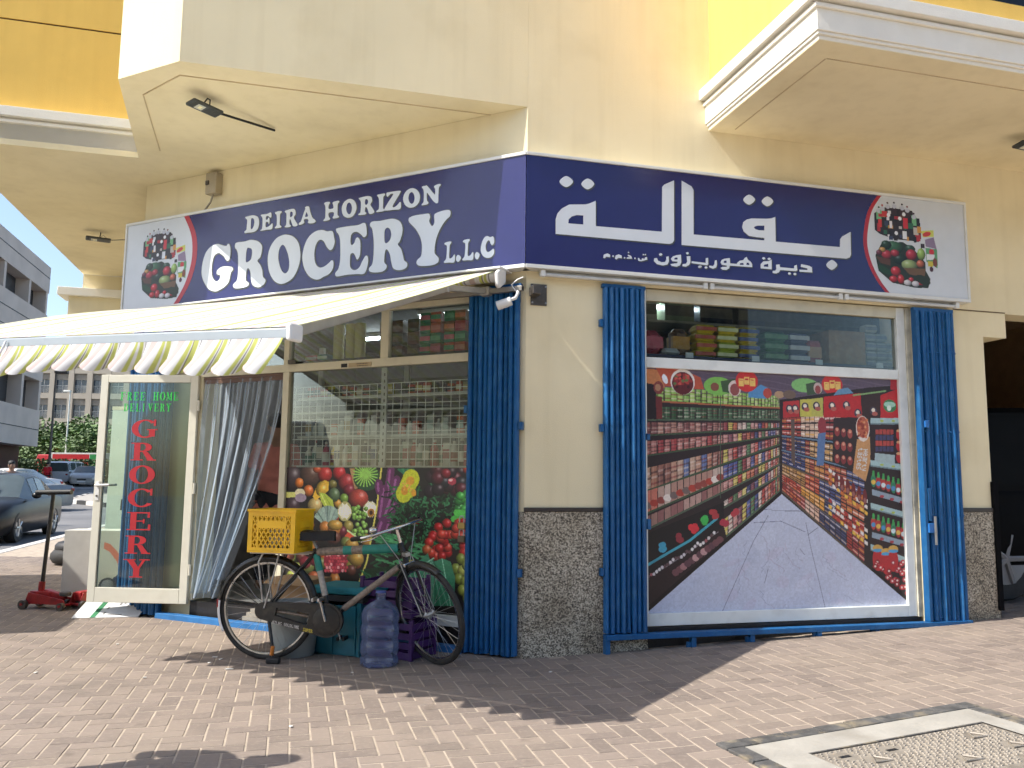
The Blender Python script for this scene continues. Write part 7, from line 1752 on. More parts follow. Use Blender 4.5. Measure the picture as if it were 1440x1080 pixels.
# ================================================================== vehicles
def fn_out(T, p):
    c = T((0, 0, 0)); e = T((1, 0, 0)) - c; d = Vector((p.x - c.x, p.y - c.y, 0)); d = d - e * d.dot(e)
    return d.normalized() if d.length > 1e-6 else Vector((0, 0, 1))
def car(o, ang, label, paint, L=4.6, W=1.78, H=1.45, suv=False, wr=0.32, name='parked_car', detail=True, pane=None, wf=0.60, rimm=None):
    """body lofted along its length; x forward, origin on the ground at the middle"""
    T = frame((o[0], o[1]), ang, o[2]); t = thing(name, label, 'car', tuple(o))
    h = L / 2; w = W / 2
    #        x       half-width  belt    roof    roof half-width
    if suv: st = [(-h, .86, .95, .99, .70), (-h * .97, .95, 1.02, H * .93, .74), (-h * .86, 1, 1.05, H * .985, .78), (-h * .45, 1, 1.05, H, .80), (0, 1, 1.04, H, .80), (h * .18, 1, 1.03, H * .985, .78), (h * .46, 1, 1.00, 1.06, .84), (h * .80, .97, .97, 1.0, .80), (h * .95, .90, .88, .92, .70), (h, .80, .70, .74, .62)]
    else: st = [(-h, .80, .72, .76, .62), (-h * .96, .90, .90, .94, .72), (-h * .66, .97, .95, 1.0, .78), (-h * .34, 1, .93, H * .965, .68), (-h * .05, 1, .92, H, .70), (h * .15, 1, .91, H * .975, .68), (h * .42, 1, .89, .96, .78), (h * .75, .96, .82, .88, .72), (h * .94, .88, .70, .75, .62), (h, .78, .55, .60, .52)]
    zb = 0.24 if suv else 0.17
    def sec(x, fw, belt, roof, rw):
        W_ = w * fw; r_ = w * rw
        half = [(0, zb), (W_ * .86, zb), (W_ * .97, zb + .10), (W_, zb + .30), (W_ * .985, belt - .06), (W_ * .94, belt), (r_ * 1.0 + .02, roof - .07 if roof - belt > .2 else roof - .02), (r_ * .86, roof - .012), (0, roof)]
        return [(x, y, z) for y, z in half] + [(x, -y, z) for y, z in half[-2:0:-1]]
    secs = [sec(*s) for s in st]; n = len(secs[0])
    body = MB(T); gl4 = {}
    pts = [p for s in secs for p in s]
    fb = []
    for i in range(len(st) - 1):
        for k in range(n):
            f = (i * n + k, i * n + (k + 1) % n, (i + 1) * n + (k + 1) % n, (i + 1) * n + k)
            tall = (st[i][3] - st[i][2] > .2, st[i + 1][3] - st[i + 1][2] > .2)
            if k in (5, n - 6) and all(tall):
                gl4.setdefault(('side_window', k, i), []).append(f); continue
            if k in (5, 6, 7, n - 6, n - 7, n - 8) and any(tall) and not all(tall):
                gl4.setdefault(('windscreen' if i > 4 else 'rear_window', 0, 0), []).append(f); continue
            fb.append(f)
    fb += [tuple(range(n)), tuple(range((len(st) - 1) * n, len(st) * n))]
    body.add(pts, fb)
    cg = pane or mat('car_glass', (0.075, 0.095, 0.095), 0.08, var=0.1, spec=0.7)
    for (nm, _k, _i), fs in gl4.items():
        use = sorted({q for f in fs for q in f}); mp_ = {q: a for a, q in enumerate(use)}
        b = MB(T); b.add([pts[q] for q in use], [tuple(mp_[q] for q in f) for f in fs])
        if nm == 'side_window':          # leave a pillar round each side pane
            cx3 = sum((Vector(p) for p in b.v), Vector((0, 0, 0))) / len(b.v)
            b.v = [tuple(cx3 + (Vector(p) - cx3) * 0.86 + fn_out(T, cx3) * 0.006) for p in b.v]
            body.add([pts[q] for q in use], [tuple(mp_[q] for q in f) for f in fs])
        b.build(nm, cg, t, smooth=38)
    body.build('body', paint, t, smooth=38)
    wx = h * wf
    for sx in (-wx, wx):
        for sy in (-1, 1):
            b = MB(T); y = sy * (w - 0.13)
            b.lathe((sx, y, wr), [(wr * .62, -.10), (wr * .95, -.105), (wr, -.08), (wr, .08), (wr * .95, .105), (wr * .62, .10)], 24, axis=Vector((0, 1, 0)), cap=False); wo = b.build('wheel', MATS['tyre_rubber'], t, smooth=40)
            b = MB(T); b.lathe((sx, y + sy * .10, wr), [(wr * .63, 0), (wr * .58, -sy * .02), (wr * .2, -sy * .012), (.001, 0)], 20, axis=Vector((0, 1, 0))); b.build('rim', rimm or STEEL, wo, smooth=30)
            if detail:
                for q in range(5):
                    a = 2 * math.pi * q / 5; b = MB(T); b.cyl((sx, y + sy * .104, wr), (sx + wr * .6 * math.cos(a), y + sy * .104, wr + wr * .6 * math.sin(a)), .03, n=6); b.build('rim_spoke', rimm or STEEL, wo)
    for sy in (-1, 1):
        zl = .60 if not suv else .78
        b = MB(T); b.ball((h * .93, sy * w * .64, zl + .02), .09, .15, .10); b.build('headlight', mat('headlight_glass', (0.5, 0.5, 0.47), 0.12, spec=0.8), t, smooth=60)
        b = MB(T); b.box(-h - .005, -h * .95, sy * w * .72 - .10, sy * w * .72 + .06, .70, .82); b.build('tail_light', mat('tail_red', (0.3, 0.01, 0.01), 0.2), t, bevel=.01)
        b = MB(T); b.ball((h * .30, sy * (w + .09), .98 if not suv else 1.12), .075, .10, .07); b.build('mirror', paint, t, smooth=60)
    b = MB(T); b.box(h - .02, h + .012, -.3, .3, .42 if not suv else .6, .52 if not suv else .74); b.build('grille', DARK, t, bevel=.01)
    b = MB(T); b.box(h * .985, h + .02, -w * .74, w * .74, .24, .36); b.build('bumper', paint, t, bevel=.03)
    b = MB(T); b.box(h + .02, h + .026, -.26, .26, .27, .35); b.build('number_plate', WHITE, t)
    return T, t
CB = mat('black_car_paint', (0.012, 0.011, 0.010), 0.3, var=0.1, vs=5, dirt=('#4a4238', 0.25, 2), spec=0.3)
CS = mat('silver_car_paint', (0.33, 0.33, 0.32), 0.3, metal=0.3, var=0.05, coat=0.4)
CWH = mat('white_car_paint', (0.60, 0.61, 0.62), 0.3, var=0.04, coat=0.4)
CG = mat('grey_car_paint', (0.16, 0.17, 0.18), 0.3, metal=0.2, var=0.05, coat=0.4)
kd = math.atan2(-KBD.y, -KBD.x)
pc = kerb_pt(5.0, 1.62); Tc, tcar = car((pc.x, pc.y, -0.12), kd, 'dusty black saloon car parked at the kerb facing us', CB, H=1.47)
b = MB(Tc); b.quad((0.92, -0.5, 1.02), (0.92, 0.28, 1.02), (0.78, 0.24, 1.20), (0.78, -0.46, 1.20)); b.build('paper_sheet', mat('windscreen_paper', (0.42, 0.52, 0.50), 0.8), tcar)
car((-31.1, 60.5, road_z(60.5)), rad(-70), 'silver saloon car on the far road facing us', CS, detail=False)
car((-33.6, 63, road_z(63)), rad(95), 'white off-road car seen from behind on the far road', CWH, suv=True, L=4.4, H=1.75, wr=.36, detail=False)
car((-18.9, 31, road_z(31)), rad(170), 'grey saloon car passing behind the black parked car', CG, detail=False)
car((-24.5, 40.5, road_z(40.5)), rad(170), 'white saloon car on the road behind the black car', CWH, detail=False)
sw = TR((6.40, -1.44, 0)); 
car((sw.x, sw.y, gz(sw.x, sw.y)), math.atan2(VR.y, VR.x), 'black off-road car parked in the dark passage at right edge', mat('black_suv_paint', (0.004, 0.004, 0.004), 0.7, spec=0.08), suv=True, L=3.6, W=1.86, H=1.92, wr=0.40, wf=0.78, pane=mat('tinted_black', (0.003, 0.003, 0.003), 0.6, spec=0.08), rimm=mat('dull_rim', (0.22, 0.22, 0.22), 0.5))

def truck(o, ang, label, cabm, boxm, L=6.0, W=2.1, H=3.0, stripe=None, name='delivery_truck'):
    T = frame((o[0], o[1]), ang, o[2]); t = thing(name, label, 'truck', tuple(o)); h = L / 2; w = W / 2
    b = MB(T); b.box(-h, h - 1.75, -w, w, 0.75, H); b.build('cargo_box', boxm, t, bevel=.03)
    if stripe:
        for x0, x1, m in stripe:
            for sy in (-1, 1):
                b = MB(T); b.box(x0, x1, sy * (w + .004) - .002, sy * (w + .004) + .002, 0.85, H - .12); b.build('side_print', m, t)
    b = MB(T); b.hexa([(h - 1.65, -w * .95, .45), (h, -w * .95, .45), (h, w * .95, .45), (h - 1.65, w * .95, .45)], [(h - 1.65, -w * .9, min(H, 2.3)), (h - .5, -w * .88, min(H, 2.3)), (h - .5, w * .88, min(H, 2.3)), (h - 1.65, w * .9, min(H, 2.3))]); b.build('cab', cabm, t, bevel=.08, seg=3)
    zt = min(H, 2.3)
    b = MB(T); b.hexa([(h - .225, -w * .8, 1.3), (h - .21, -w * .8, 1.3), (h - .21, w * .8, 1.3), (h - .225, w * .8, 1.3)], [(h - .46, -w * .78, zt - .2), (h - .445, -w * .78, zt - .2), (h - .445, w * .78, zt - .2), (h - .46, w * .78, zt - .2)]); b.build('windscreen', MATS['car_glass'], t)
    for sx in (-h + 1.0, h - .8):
        for sy in (-1, 1):
            b = MB(T); b.lathe((sx, sy * (w - .14), .4), [(.2, -.12), (.38, -.12), (.4, -.09), (.4, .09), (.38, .12), (.2, .12)], 20, axis=Vector((0, 1, 0))); b.build('wheel', MATS['tyre_rubber'], t, smooth=40)
    b = MB(T); b.box(-h + .1, h - .4, -w * .5, w * .5, .45, .74); b.build('chassis', DARK, t)
    return t
TRD = mat('truck_red', (0.45, 0.02, 0.025), 0.4); TGR = mat('truck_green', (0.03, 0.22, 0.06), 0.4)
truck((-37.0, 70, road_z(70)), rad(176), 'red and green delivery truck beyond the far hedge', TRD, mat('truck_white', (0.55, 0.55, 0.52), 0.5), L=6.6, W=2.0, H=2.45, stripe=((-1.8, 1.4, TRD), (-3.25, -1.85, TGR)))
tk = kerb_pt(-7.2, 1.45)  # unseen truck put in beyond the left edge to cast the paving shadow
truck((tk.x, tk.y, -0.12), kd, 'tall white box truck added outside the left edge to shade the paving', MATS['truck_white'], MATS['truck_white'], L=6.2, W=2.2, H=3.75)

# ================================================================== people
def skin_mesh(name, joints, bones, radii, m, parent, T, sub=2):
    me = bpy.data.meshes.new(name); me.from_pydata([tuple(T(j)) for j in joints], bones, [])
    o = put(name, me, parent); me.materials.append(m)
    mo = o.modifiers.new('skin', 'SKIN'); mo.use_smooth_shade = True
    sv = me.skin_vertices[0].data
    for i, r_ in enumerate(radii): sv[i].radius = r_ if isinstance(r_, tuple) else (r_, r_); sv[i].use_root = (i == 0)
    s_ = o.modifiers.new('sub', 'SUBSURF'); s_.levels = sub; s_.render_levels = sub
    return o
SKIN = mat('skin', (0.30, 0.17, 0.11), 0.55, var=0.08); HAIR = mat('black_hair', (0.01, 0.009, 0.008), 0.6, bump=0.5, bs=90)
def person(o, ang, label, shirt, trousers, arms=((0.24, 0.02, 1.12), (0.27, -0.06, 0.90)), stride=0.0, H=1.72, gear=None):
    k = H / 1.75; T0 = frame((o[0], o[1]), ang, o[2])
    T = lambda p: T0((p[0] * k, p[1] * k, p[2] * k))          # faces -y
    t = thing('person', label, 'person', tuple(o))
    (ex, ey, ez), (hx, hy, hz) = arms
    J = [(0, 0, .98), (0, .01, 1.12), (0, .015, 1.30), (0, .01, 1.44), (0, 0, 1.51), (0, -.01, 1.58), (0, -.015, 1.66), (0, -.01, 1.735),
         (.17, .01, 1.42), (ex, ey, ez), (hx, hy, hz), (-.17, .01, 1.42), (-ex, ey, ez), (-hx, hy, hz),
         (.095, 0, .92), (.105, -.01 - stride, .50), (.105, .02 - stride * .6, .10), (.11, -.10 - stride * .6, .045), (-.095, 0, .92), (-.105, -.01 + stride, .50), (-.105, .03 + stride * 1.6, .10), (-.11, -.09 + stride * 1.6, .045)]
    Bn = [(0, 1), (1, 2), (2, 3), (3, 4), (4, 5), (5, 6), (6, 7), (3, 8), (8, 9), (9, 10), (3, 11), (11, 12), (12, 13), (0, 14), (14, 15), (15, 16), (16, 17), (0, 18), (18, 19), (19, 20), (20, 21)]
    Rd = [(.15, .10), (.145, .10), (.165, .11), (.11, .085), .052, (.075, .085), (.08, .098), (.055, .065), .055, .042, .030, .055, .042, .030, .085, .058, .042, .035, .085, .058, .042, .035]
    skin_mesh('body', J, Bn, [tuple(q * k for q in r_) if isinstance(r_, tuple) else r_ * k for r_ in Rd], SKIN, t, T)
    cl = lambda rs: [tuple(q * k for q in r_) if isinstance(r_, tuple) else r_ * k for r_ in rs]
    me_ = lambda a, b_, f: tuple(a[i] + (b_[i] - a[i]) * f for i in range(3))
    S = [J[0], J[1], J[2], J[3], J[8], me_(J[8], J[9], .75), J[11], me_(J[11], J[12], .75), (0, 0, .90), (0, .005, 1.475)]
    skin_mesh('shirt', S, [(8, 0), (0, 1), (1, 2), (2, 3), (3, 4), (4, 5), (3, 6), (6, 7), (3, 9)], cl([(.175, .125), (.17, .125), (.185, .13), (.13, .10), .075, .068, .075, .068, (.18, .125), .062]), shirt, t, T)
    Pn = [J[0], J[14], J[15], J[16], J[18], J[19], J[20]]
    skin_mesh('trousers', Pn, [(0, 1), (1, 2), (2, 3), (0, 4), (4, 5), (5, 6)], cl([(.155, .11), .10, .075, .065, .10, .075, .065]), trousers, t, T)
    b = MB(T); b.ball((0, .012, 1.70), .088, .104, .085, 16, 10); b.build('hair', HAIR, t, smooth=60)
    for sx in (-1, 1):
        b = MB(T); b.ball((sx * .083, .0, 1.635), .014, .022, .032, 8, 6); b.build('ear', SKIN, t, smooth=60)
        b = MB(T); b.ball((sx * .032, -.098, 1.655), .012, .008, .008, 8, 6); b.build('eye', DARK, t, smooth=60)
        hnd = J[10] if sx > 0 else J[13]
        b = MB(T)
        for q in range(4): b.tube([(hnd[0] + sx * .002, hnd[1] - .02 + q * .016, hnd[2] - .02), (hnd[0] + sx * .004, hnd[1] - .022 + q * .016, hnd[2] - .085), (hnd[0] - sx * .008, hnd[1] - .024 + q * .016, hnd[2] - .125 + abs(q - 1.4) * .008)], .0085, 6)
        b.tube([(hnd[0], hnd[1] - .025, hnd[2] - .01), (hnd[0] - sx * .01, hnd[1] - .05, hnd[2] - .05), (hnd[0] - sx * .015, hnd[1] - .052, hnd[2] - .085)], .009, 6)
        b.build('hand', SKIN, t, smooth=60)
    b = MB(T); b.ball((0, -.112, 1.625), .014, .018, .022, 8, 6); b.build('nose', SKIN, t, smooth=60)
    b = MB(T); b.box(-.026, .026, -.104, -.098, 1.582, 1.590); b.build('mouth', mat('lips', (0.22, 0.09, 0.08), 0.5), t)
    return T, t
PINK = mat('pink_cotton', (0.55, 0.20, 0.16), 0.85, var=0.12, vs=12, bump=0.3, bs=30); NAVY = mat('dark_trousers', (0.02, 0.022, 0.03), 0.85, var=0.15)
person((-2.43, 8.5, 0.16), rad(205), 'shopkeeper in a pink polo shirt standing just inside the doorway', PINK, NAVY, H=1.78)
person((-27.5, 49.0, road_z(49)), rad(180), 'pedestrian in a red shirt and dark trousers crossing the road', mat('red_cotton', (0.50, 0.012, 0.02), 0.8), NAVY, stride=0.08)
person((-14.1, 23.3, -0.12), rad(60), 'man whose head shows above the black car roof', mat('grey_cotton', (0.22, 0.22, 0.22), 0.8), NAVY, H=1.80)
person((-2.55, 3.50, 0.0), rad(-60), 'bystander just outside the left edge who throws a shadow on the paving', mat('blue_cotton', (0.05, 0.10, 0.22), 0.8), NAVY, arms=((0.30, -.02, 1.16), (0.20, -.16, 1.30)))

# ================================================================== things by the open door
jp = gpt((-4.58, 8.33)); TJ = frame((jp.x, jp.y), rad(-12), 0.0)
RJ = mat('red_jack_paint', (0.30, 0.012, 0.014), 0.4, var=0.2, vs=15, dirt=('#2a1412', 0.5, 12))
def jack(TJ, o, label, handle=True):
    t = thing('trolley_jack', label, 'jack', tuple(o))
    for y in (-0.07, 0.07):
        b = MB(TJ); b.hexa([(-0.20, y - .008, .05), (0.26, y - .008, .05), (0.26, y + .008, .05), (-0.20, y + .008, .05)], [(-0.16, y - .008, .16), (0.24, y - .008, .10), (0.24, y + .008, .10), (-0.16, y + .008, .16)]); b.build('side_plate', RJ, t, bevel=.004)
    for x, y, r_ in ((-.18, -.11, .045), (-.18, .11, .045), (.24, -.10, .038), (.24, .10, .038)):
        b = MB(TJ); b.cyl((x, y - .02, r_), (x, y + .02, r_), r_, n=16); b.build('wheel', DKSTEEL, t, smooth=40)
    b = MB(TJ); b.cyl((-.18, -.14, .05), (-.18, .14, .05), .014, n=8); b.build('axle', RJ, t, smooth=40)
    b = MB(TJ); b.cyl((.24, -.13, .045), (.24, .13, .045), .014, n=8); b.build('axle', RJ, t, smooth=40)
    b = MB(TJ); b.box(-.17, .06, -.05, .05, .08, .17); b.build('pump_block', RJ, t, bevel=.012)
    b = MB(TJ); b.hexa([(-.02, -.035, .12), (.20, -.03, .10), (.20, .03, .10), (-.02, .035, .12)], [(-.02, -.035, .19), (.20, -.03, .14), (.20, .03, .14), (-.02, .035, .19)]); b.build('lift_arm', RJ, t, bevel=.008)
    b = MB(TJ); b.lathe((.20, 0, .13), [(.05, 0), (.055, .02), (.05, .035), (.02, .035)], 16); b.build('saddle_cup', DKSTEEL, t, smooth=40)
    if handle:
        b = MB(TJ); b.cyl((-.08, 0, .15), (-.075, 0, .26), .03, n=12); b.build('handle_socket', RJ, t, smooth=40)
        b = MB(TJ); b.cyl((-.075, 0, .2), (-.02, 0, 1.13), .019, n=12); b.build('handle_pole', BLACKP, t, smooth=40)
        b = MB(TJ); b.cyl((-.20, -.02, 1.135), (.17, .02, 1.145), .026, n=12); b.build('cross_grip', DARK, t, smooth=40)
    return t
jack(TJ, jp, 'red trolley jack with a tall black T handle on the paving')
j2 = gpt((-4.20, 8.45)); TJ2 = frame((j2.x, j2.y), rad(65), 0.0)
jack(TJ2, j2, 'second red trolley jack half hidden behind the white board', handle=False)
# black tyre tube / bag beyond
ty = gpt((-6.42, 12.5)); t = thing('old_tyre', 'old black tyre lying on the pavement behind the jack', 'tyre', tuple(ty))
b = MB(); b.tube([(ty.x + .30 * math.cos(a), ty.y + .30 * math.sin(a), .12) for a in (2 * math.pi * q / 24 for q in range(24))], .115, 10, closed=True); b.build('tyre_body', MATS['tyre_rubber'], t, smooth=60)
b = MB(); b.tube([(ty.x + .27 * math.cos(a), ty.y + .27 * math.sin(a), .25) for a in (2 * math.pi * q / 24 for q in range(24))], .09, 10, closed=True); b.build('inner_tube', DARK, t, smooth=60)
# carton with a lamp picture behind the door
TK = frame((-4.45, 8.72), rad(4), 0.0)
ct = thing('lamp_carton', 'white carton printed with a hand lamp behind the open door', 'box', (-4.45, 8.72, 0))
b = MB(TK); b.box(-0.21, 0.62, 0, 0.30, 0.05, 0.74); b.build('carton_body', mat('white_carton', (0.50, 0.49, 0.46), 0.7, var=0.1, vs=6), ct, bevel=.004)
cv = Canvas(0.16, 0.615, 0.06, 0.735, 0.006, '#b4b2a8')
cv.rect(0.46, 0.615, 0.06, 0.735, '#c4c2b6'); cv.line([(0.46, 0.06), (0.46, 0.735)], 0.008, '#6a6a64')
cv.poly([(0.20, 0.62), (0.26, 0.60), (0.36, 0.50), (0.41, 0.36), (0.38, 0.32), (0.34, 0.42), (0.26, 0.52), (0.20, 0.55)], '#c06a50')
cv.poly([(0.40, 0.32), (0.30, 0.24), (0.30, 0.20), (0.38, 0.10), (0.43, 0.16), (0.44, 0.24), (0.38, 0.30)], '#303c58'); cv.ell(0.26, 0.17, 0.09, 0.085, '#3c4048'); cv.ell(0.26, 0.175, 0.065, 0.06, '#8c9094', ball=0.5)
cv.rect(0.36, 0.44, 0.62, 0.71, '#a84848'); cv.rect(0.38, 0.42, 0.64, 0.69, '#c89090')
for q in range(5): cv.rect(0.40, 0.44, 0.40 + q * .035, 0.415 + q * .035, '#50504c')
cv.ell(0.54, 0.15, 0.06, 0.05, '#a8a69c'); cv.rect(0.50, 0.59, 0.60, 0.605, '#4c4c48')
cv.build(TK, -0.002, 'lamp_print', PRINT, ct)
# white board on the ground in front
wbd = thing('white_board', 'white cardboard panel with green print lying under the open door', 'cardboard', (-3.75, 7.82, 0))
q0, q1 = Vector((-4.035, 7.76, 0.006)), Vector((-3.47, 7.87, 0.006)); up = Vector((0.03, 0.36, 0.19))
def TBd(p): return q0 + (q1 - q0) * p[0] + up * p[2] + (q1 - q0).cross(up).normalized() * p[1]
b = MB(TBd); b.box(0, 1, -.006, 0.0, 0, 1); b.build('panel', mat('white_card', (0.70, 0.70, 0.68), 0.7), wbd)
b = MB(TBd); b.box(0.27, 0.35, 0.0005, 0.0012, 0.0, 1.0); b.build('green_stripe', mat('card_green', (0.03, 0.20, 0.08), 0.7), wbd)
b = MB(TBd)
for x, z, w_, h_ in ((.42, .1, .03, .1), (.42, .3, .03, .08), (.5, .08, .22, .03), (.56, .45, .03, .4), (.62, .5, .03, .35), (.70, .4, .02, .45), (.88, .3, .04, .05)): b.box(x, x + w_, .0005, .0012, z, z + h_)
b.build('print_marks', mat('card_grey_print', (0.25, 0.24, 0.23), 0.7), wbd)
# pale cabinet behind the door
cb = thing('upright_cabinet', 'pale upright cabinet standing behind the open glass door', 'cabinet', (-4.33, 9.35, 0))
TCb = frame((-4.33, 9.35), rad(-8), 0.0)
b = MB(TCb); b.box(-.25, .22, 0, .5, .06, 2.06); b.build('cabinet_body', mat('cabinet_pale', (0.46, 0.52, 0.46), 0.45, var=0.05), cb, bevel=.01)
b = MB(TCb); b.box(-.25, .22, -.002, .5, 2.0605, 2.10); b.build('cabinet_top', ALU, cb); b = MB(TCb); b.box(-.23, .20, .02, .48, 0, .0595); b.build('cabinet_foot', DKSTEEL, cb)
b = MB(TCb); b.tube([(.15, -.06, 1.45), (.15, -.06, 1.25), (.11, -.07, 1.16), (.02, -.08, 1.10), (.0, -.08, 1.04)], .008, 6); b.build('hose', CHROME, cb, smooth=60)
b = MB(TCb); b.cyl((.0, -.08, 1.05), (-.005, -.08, .93), .016, n=8); b.build('hose_grip', DARK, cb, smooth=40)

# ================================================================== far street
GREYP = mat('grey_panel', (0.62, 0.52, 0.44), 0.7, var=0.08, vs=0.6); GDARK = mat('shadow_opening', (0.045, 0.042, 0.042), 0.6)
fa, fb2 = Vector((-29.6, 40.0, 0)), Vector((-35.25, 61.2, 0)); fd = (fb2 - fa).normalized(); fn = Vector((fd.y, -fd.x, 0))
if fn.x < 0: fn = -fn
def TG(p): return fa + fd * p[0] + fn * p[1] + Vector((0, 0, p[2]))
gl_ = (fb2 - fa).length
gb = thing('office_building', 'grey panelled building with long dark openings at far left', 'building', tuple(fa))
# storeys: solid bands and recessed dark strips
bands = [(0.0, 0.5, GREYP, 0), (0.5, 3.4, mat('brown_shopfront', (0.06, 0.02, 0.018), 0.5), -1.2), (3.4, 6.05, GREYP, 0), (6.05, 8.25, GDARK, -0.9), (8.25, 13.3, GREYP, 0), (13.3, 15.0, GDARK, -0.9), (15.0, 17.0, GREYP, 0)]
for z0, z1, m, off in bands:
    b = MB(TG); b.box(0, gl_, -14, off, z0, z1); b.build('storey_band', m, gb)
for s in (6, 12.0, 17.2, 21.3):
    b = MB(TG); b.box(s, s + .5, -0.9, -0.02, 6.05, 8.25); b.build('pier', GREYP, gb); b = MB(TG); b.box(s, s + .4, -0.9, -0.02, 13.3, 15.0); b.build('pier', GREYP, gb)
for z in (4.6, 9.4, 11.0, 12.2, 16.1):
    b = MB(TG); b.box(0, gl_ + .01, -.05, .015, z, z + .06); b.build('panel_joint', GDARK, gb)
# beige block with a grid of windows
BE = mat('beige_block', (0.40, 0.35, 0.28), 0.85, var=0.07, vs=0.4); BEL = mat('beige_recess', (0.30, 0.26, 0.21), 0.85)
WG = mat('far_window_glass', (0.03, 0.045, 0.07), 0.12, spec=0.8); WF = mat('far_window_frame', (0.55, 0.54, 0.5), 0.5)
TQ = frame((-56.0, 95.0), rad(1.5), 0.0)
be = thing('apartment_block', 'beige block with a regular grid of recessed windows beyond the trees', 'building', (-56, 95, 0))
b = MB(TQ); b.box(0, 22, 0.5, 12, 0, 16.4); b.build('wall', BE, be)
px_, pz_ = 2.14, 2.95
for i in range(11):
    b = MB(TQ); b.box(i * px_ - .05, i * px_ + .58, 0.0, 0.499, 0, 16.4); b.build('pilaster', BE, be)
mw = MB(); mw.box(0, 1.46, 0.36, 0.40, 0, 1.55); me_g = mw.mesh('window', WG)
mf = MB()
for x0, x1, z0, z1 in ((0.70, .76, 0, 1.55), (0, 1.46, .82, .88)): mf.box(x0, x1, .33, .359, z0, z1)
for q in range(5): mf.box(0, 1.46, .30, .33, .1 + q * .14, .13 + q * .14)
me_f = mf.mesh('frame', WF)
mh_ = MB(); mh_.box(0, 1.46, .25, .499, 1.56, 2.28); me_h2 = mh_.mesh('blind_box', BEL)
ms = MB(); ms.box(0, 1.52, .02, .499, -.66, -.01); me_s = ms.mesh('spandrel', BE)
for i in range(10):
    for j in range(5):
        loc = TQ((i * px_ + .6, 0, 2.0 + j * pz_ - 0.0))
        w_ = bpy.data.objects.new('window', me_g); COL.objects.link(w_); w_.parent = be; w_.location = loc - Vector((-56, 95, 0)); w_.rotation_euler = (0, 0, rad(1.5))
        for nm, me in (('frame', me_f), ('blind_box', me_h2), ('spandrel', me_s)):
            q = bpy.data.objects.new(nm, me); COL.objects.link(q); q.parent = w_
# trees
LEAF = mat('leaf_green', (0.085, 0.15, 0.035), 0.6, var=0.5, vs=0.9); BARK = mat('bark', (0.10, 0.075, 0.05), 0.9)
def tree(o, label, H, rx, ry, rz, seed, n=4600, leaf=0.17):
    rr = random.Random(seed); t = thing('street_tree', label, 'tree', tuple(o), 'trees along the far road')
    b = MB(); b.tube([(o[0], o[1], o[2]), (o[0] + .1, o[1], o[2] + H * .3), (o[0] - .05, o[1] + .1, o[2] + H * .6)], .1, 8, rs=[.16, .12, .07])
    for q in range(6):
        a = q * 1.05 + rr.random(); b.tube([(o[0], o[1], o[2] + H * (.3 + .04 * q)), (o[0] + rx * .5 * math.cos(a), o[1] + ry * .5 * math.sin(a), o[2] + H * .62), (o[0] + rx * .8 * math.cos(a), o[1] + ry * .8 * math.sin(a), o[2] + H * (.66 + .1 * rr.random()))], .04, 6, rs=[.06, .04, .015])
    b.build('trunk', BARK, t, smooth=60)
    cl = [(rr.gauss(0, .45), rr.gauss(0, .45), rr.gauss(0, .42), .28 + rr.random() * .25) for _ in range(26)]
    b = MB()
    for _ in range(n):
        c = rr.choice(cl); d = Vector((rr.gauss(0, 1), rr.gauss(0, 1), rr.gauss(0, 1))).normalized() * c[3] * (rr.random() ** .4)
        p = Vector((o[0] + (c[0] + d.x) * rx, o[1] + (c[1] + d.y) * ry, o[2] + H - rz + (c[2] + d.z) * rz))
        u = Vector((rr.gauss(0, 1), rr.gauss(0, 1), rr.gauss(0, .6))).normalized(); v = u.orthogonal().normalized(); s = leaf * (.6 + rr.random() * .8)
        b.add([p - u * s, p - v * s * .5, p + u * s, p + v * s * .5], [(0, 1, 2, 3)])
    b.build('crown', LEAF, t)
for k, (x, y, H, rx) in enumerate(((-45.0, 76, 4.6, 3.4), (-41.2, 74, 5.2, 3.3), (-37.6, 73, 5.4, 3.2), (-33.8, 72, 5.1, 3.2), (-30.3, 71, 4.9, 3.0))):
    tree((x, y, road_z(y)), ['leafy street tree beside the grey building', 'leafy street tree second from the grey building', 'leafy street tree in the middle of the far row', 'leafy street tree left of the open shop door', 'leafy street tree glimpsed through the open door glass'][k], H, rx, 2.2, 1.9, 40 + k)
hd = MB(); rr = random.Random(9)
for _ in range(8000):
    p = Vector((-44 + rr.random() * 20, 66.5 + rr.random() * 1.0, road_z(66) + .2 + rr.random() * 1.75)); u = Vector((rr.gauss(0, 1), rr.gauss(0, 1), rr.gauss(0, 1))).normalized(); v = u.orthogonal().normalized(); s = .12
    hd.add([p - u * s, p - v * s * .6, p + u * s, p + v * s * .6], [(0, 1, 2, 3)])
ho = hd.build('hedge', mat('hedge_green', (0.05, 0.085, 0.025), 0.7, var=0.4, vs=1.2)); ho['kind'] = 'stuff'
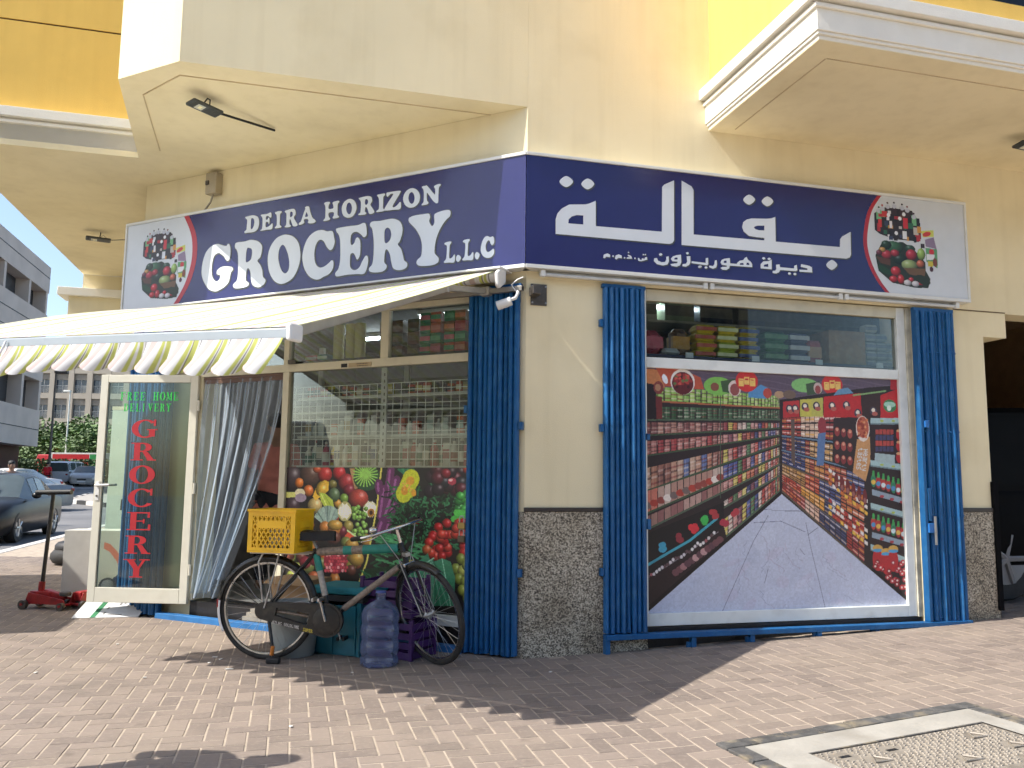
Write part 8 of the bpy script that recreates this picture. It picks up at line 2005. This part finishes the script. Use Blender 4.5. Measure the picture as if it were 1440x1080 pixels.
# lamp posts
def lamppost(o, H, label, m, arm):
    t = thing('street_lamp', label, 'lamp post', tuple(o))
    b = MB(); b.cyl(o, (o[0], o[1], o[2] + H), .09, .05, n=10); b.build('post', m, t, smooth=40)
    b = MB(); b.box(o[0] - (.05 if arm > 0 else -arm), o[0] + (arm if arm > 0 else .05), o[1] - .12, o[1] + .12, o[2] + H - .06, o[2] + H + .1); b.build('lamp_head', m, t, bevel=.03)
lamppost((-28.0, 50, road_z(50)), 7.2, 'dark street lamp post with single head by the far road', DKSTEEL, .75)
lamppost((-38.3, 70.8, road_z(70)), 7.8, 'slim white street lamp post among the far trees', ALUW, -.55)
# raised traffic island with painted kerb
isl = MB(); iq = [Vector((-16.2, 33.5, 0)), Vector((-19.4, 36.4, 0)), Vector((-22.2, 44.0, 0)), Vector((-17, 45, 0)), Vector((-9, 33, 0))]
isl.hexa([vz(p, -.12) for p in iq], [vz(p, road_z(p.y) + .15) for p in iq]); io = struct(isl.build('traffic_island', mat('island_paving', (0.36, 0.33, 0.29), 0.9, var=0.1), None))
KBK = mat('kerb_black', (0.03, 0.03, 0.03), 0.7)
for a_, b_ in ((iq[0], iq[1]), (iq[1], iq[2])):
    n_ = int((b_ - a_).length); d_ = (b_ - a_).normalized(); nn = Vector((-d_.y, d_.x, 0)) * .16
    for q in range(n_):
        p0, p1 = a_ + d_ * (q + .01), a_ + d_ * (q + .99); z_ = [p0 + nn, p1 + nn, p1, p0]
        MB().hexa([vz(p, -.12) for p in z_], [vz(p, road_z(p.y) + .165) for p in z_]).build('kerb_stone', KW if q % 2 else KBK, io)
cn = (-26.6, 48.3, road_z(48.3)); t = thing('traffic_cone', 'orange traffic cone beside the pedestrian in red', 'cone', cn)
b = MB(); b.lathe(cn, [(.19, 0), (.19, .03), (.13, .04), (.03, .62), (.001, .62)], 16); b.build('cone_body', mat('cone_orange', (0.6, 0.06, 0.03), 0.5), t, smooth=40)
b = MB(); b.lathe(cn, [(.088, .28), (.066, .42)], 16, cap=False); b.build('cone_band', WHITE, t)
# block across the street that the panes mirror
ob = thing('facing_building', 'plain beige building across the street that shows only as a reflection', 'building', (6, -24, 0))
b = MB(); b.box(-14, 34, -36, -24, -.1, 13.0); b.build('wall', BE, ob)
for i in range(14):
    for j in range(3):
        b = MB(); b.box(-12.5 + i * 3.3, -10.9 + i * 3.3, -23.99, -23.9, 2.6 + j * 3.4, 4.6 + j * 3.4); b.build('window', WG, ob)
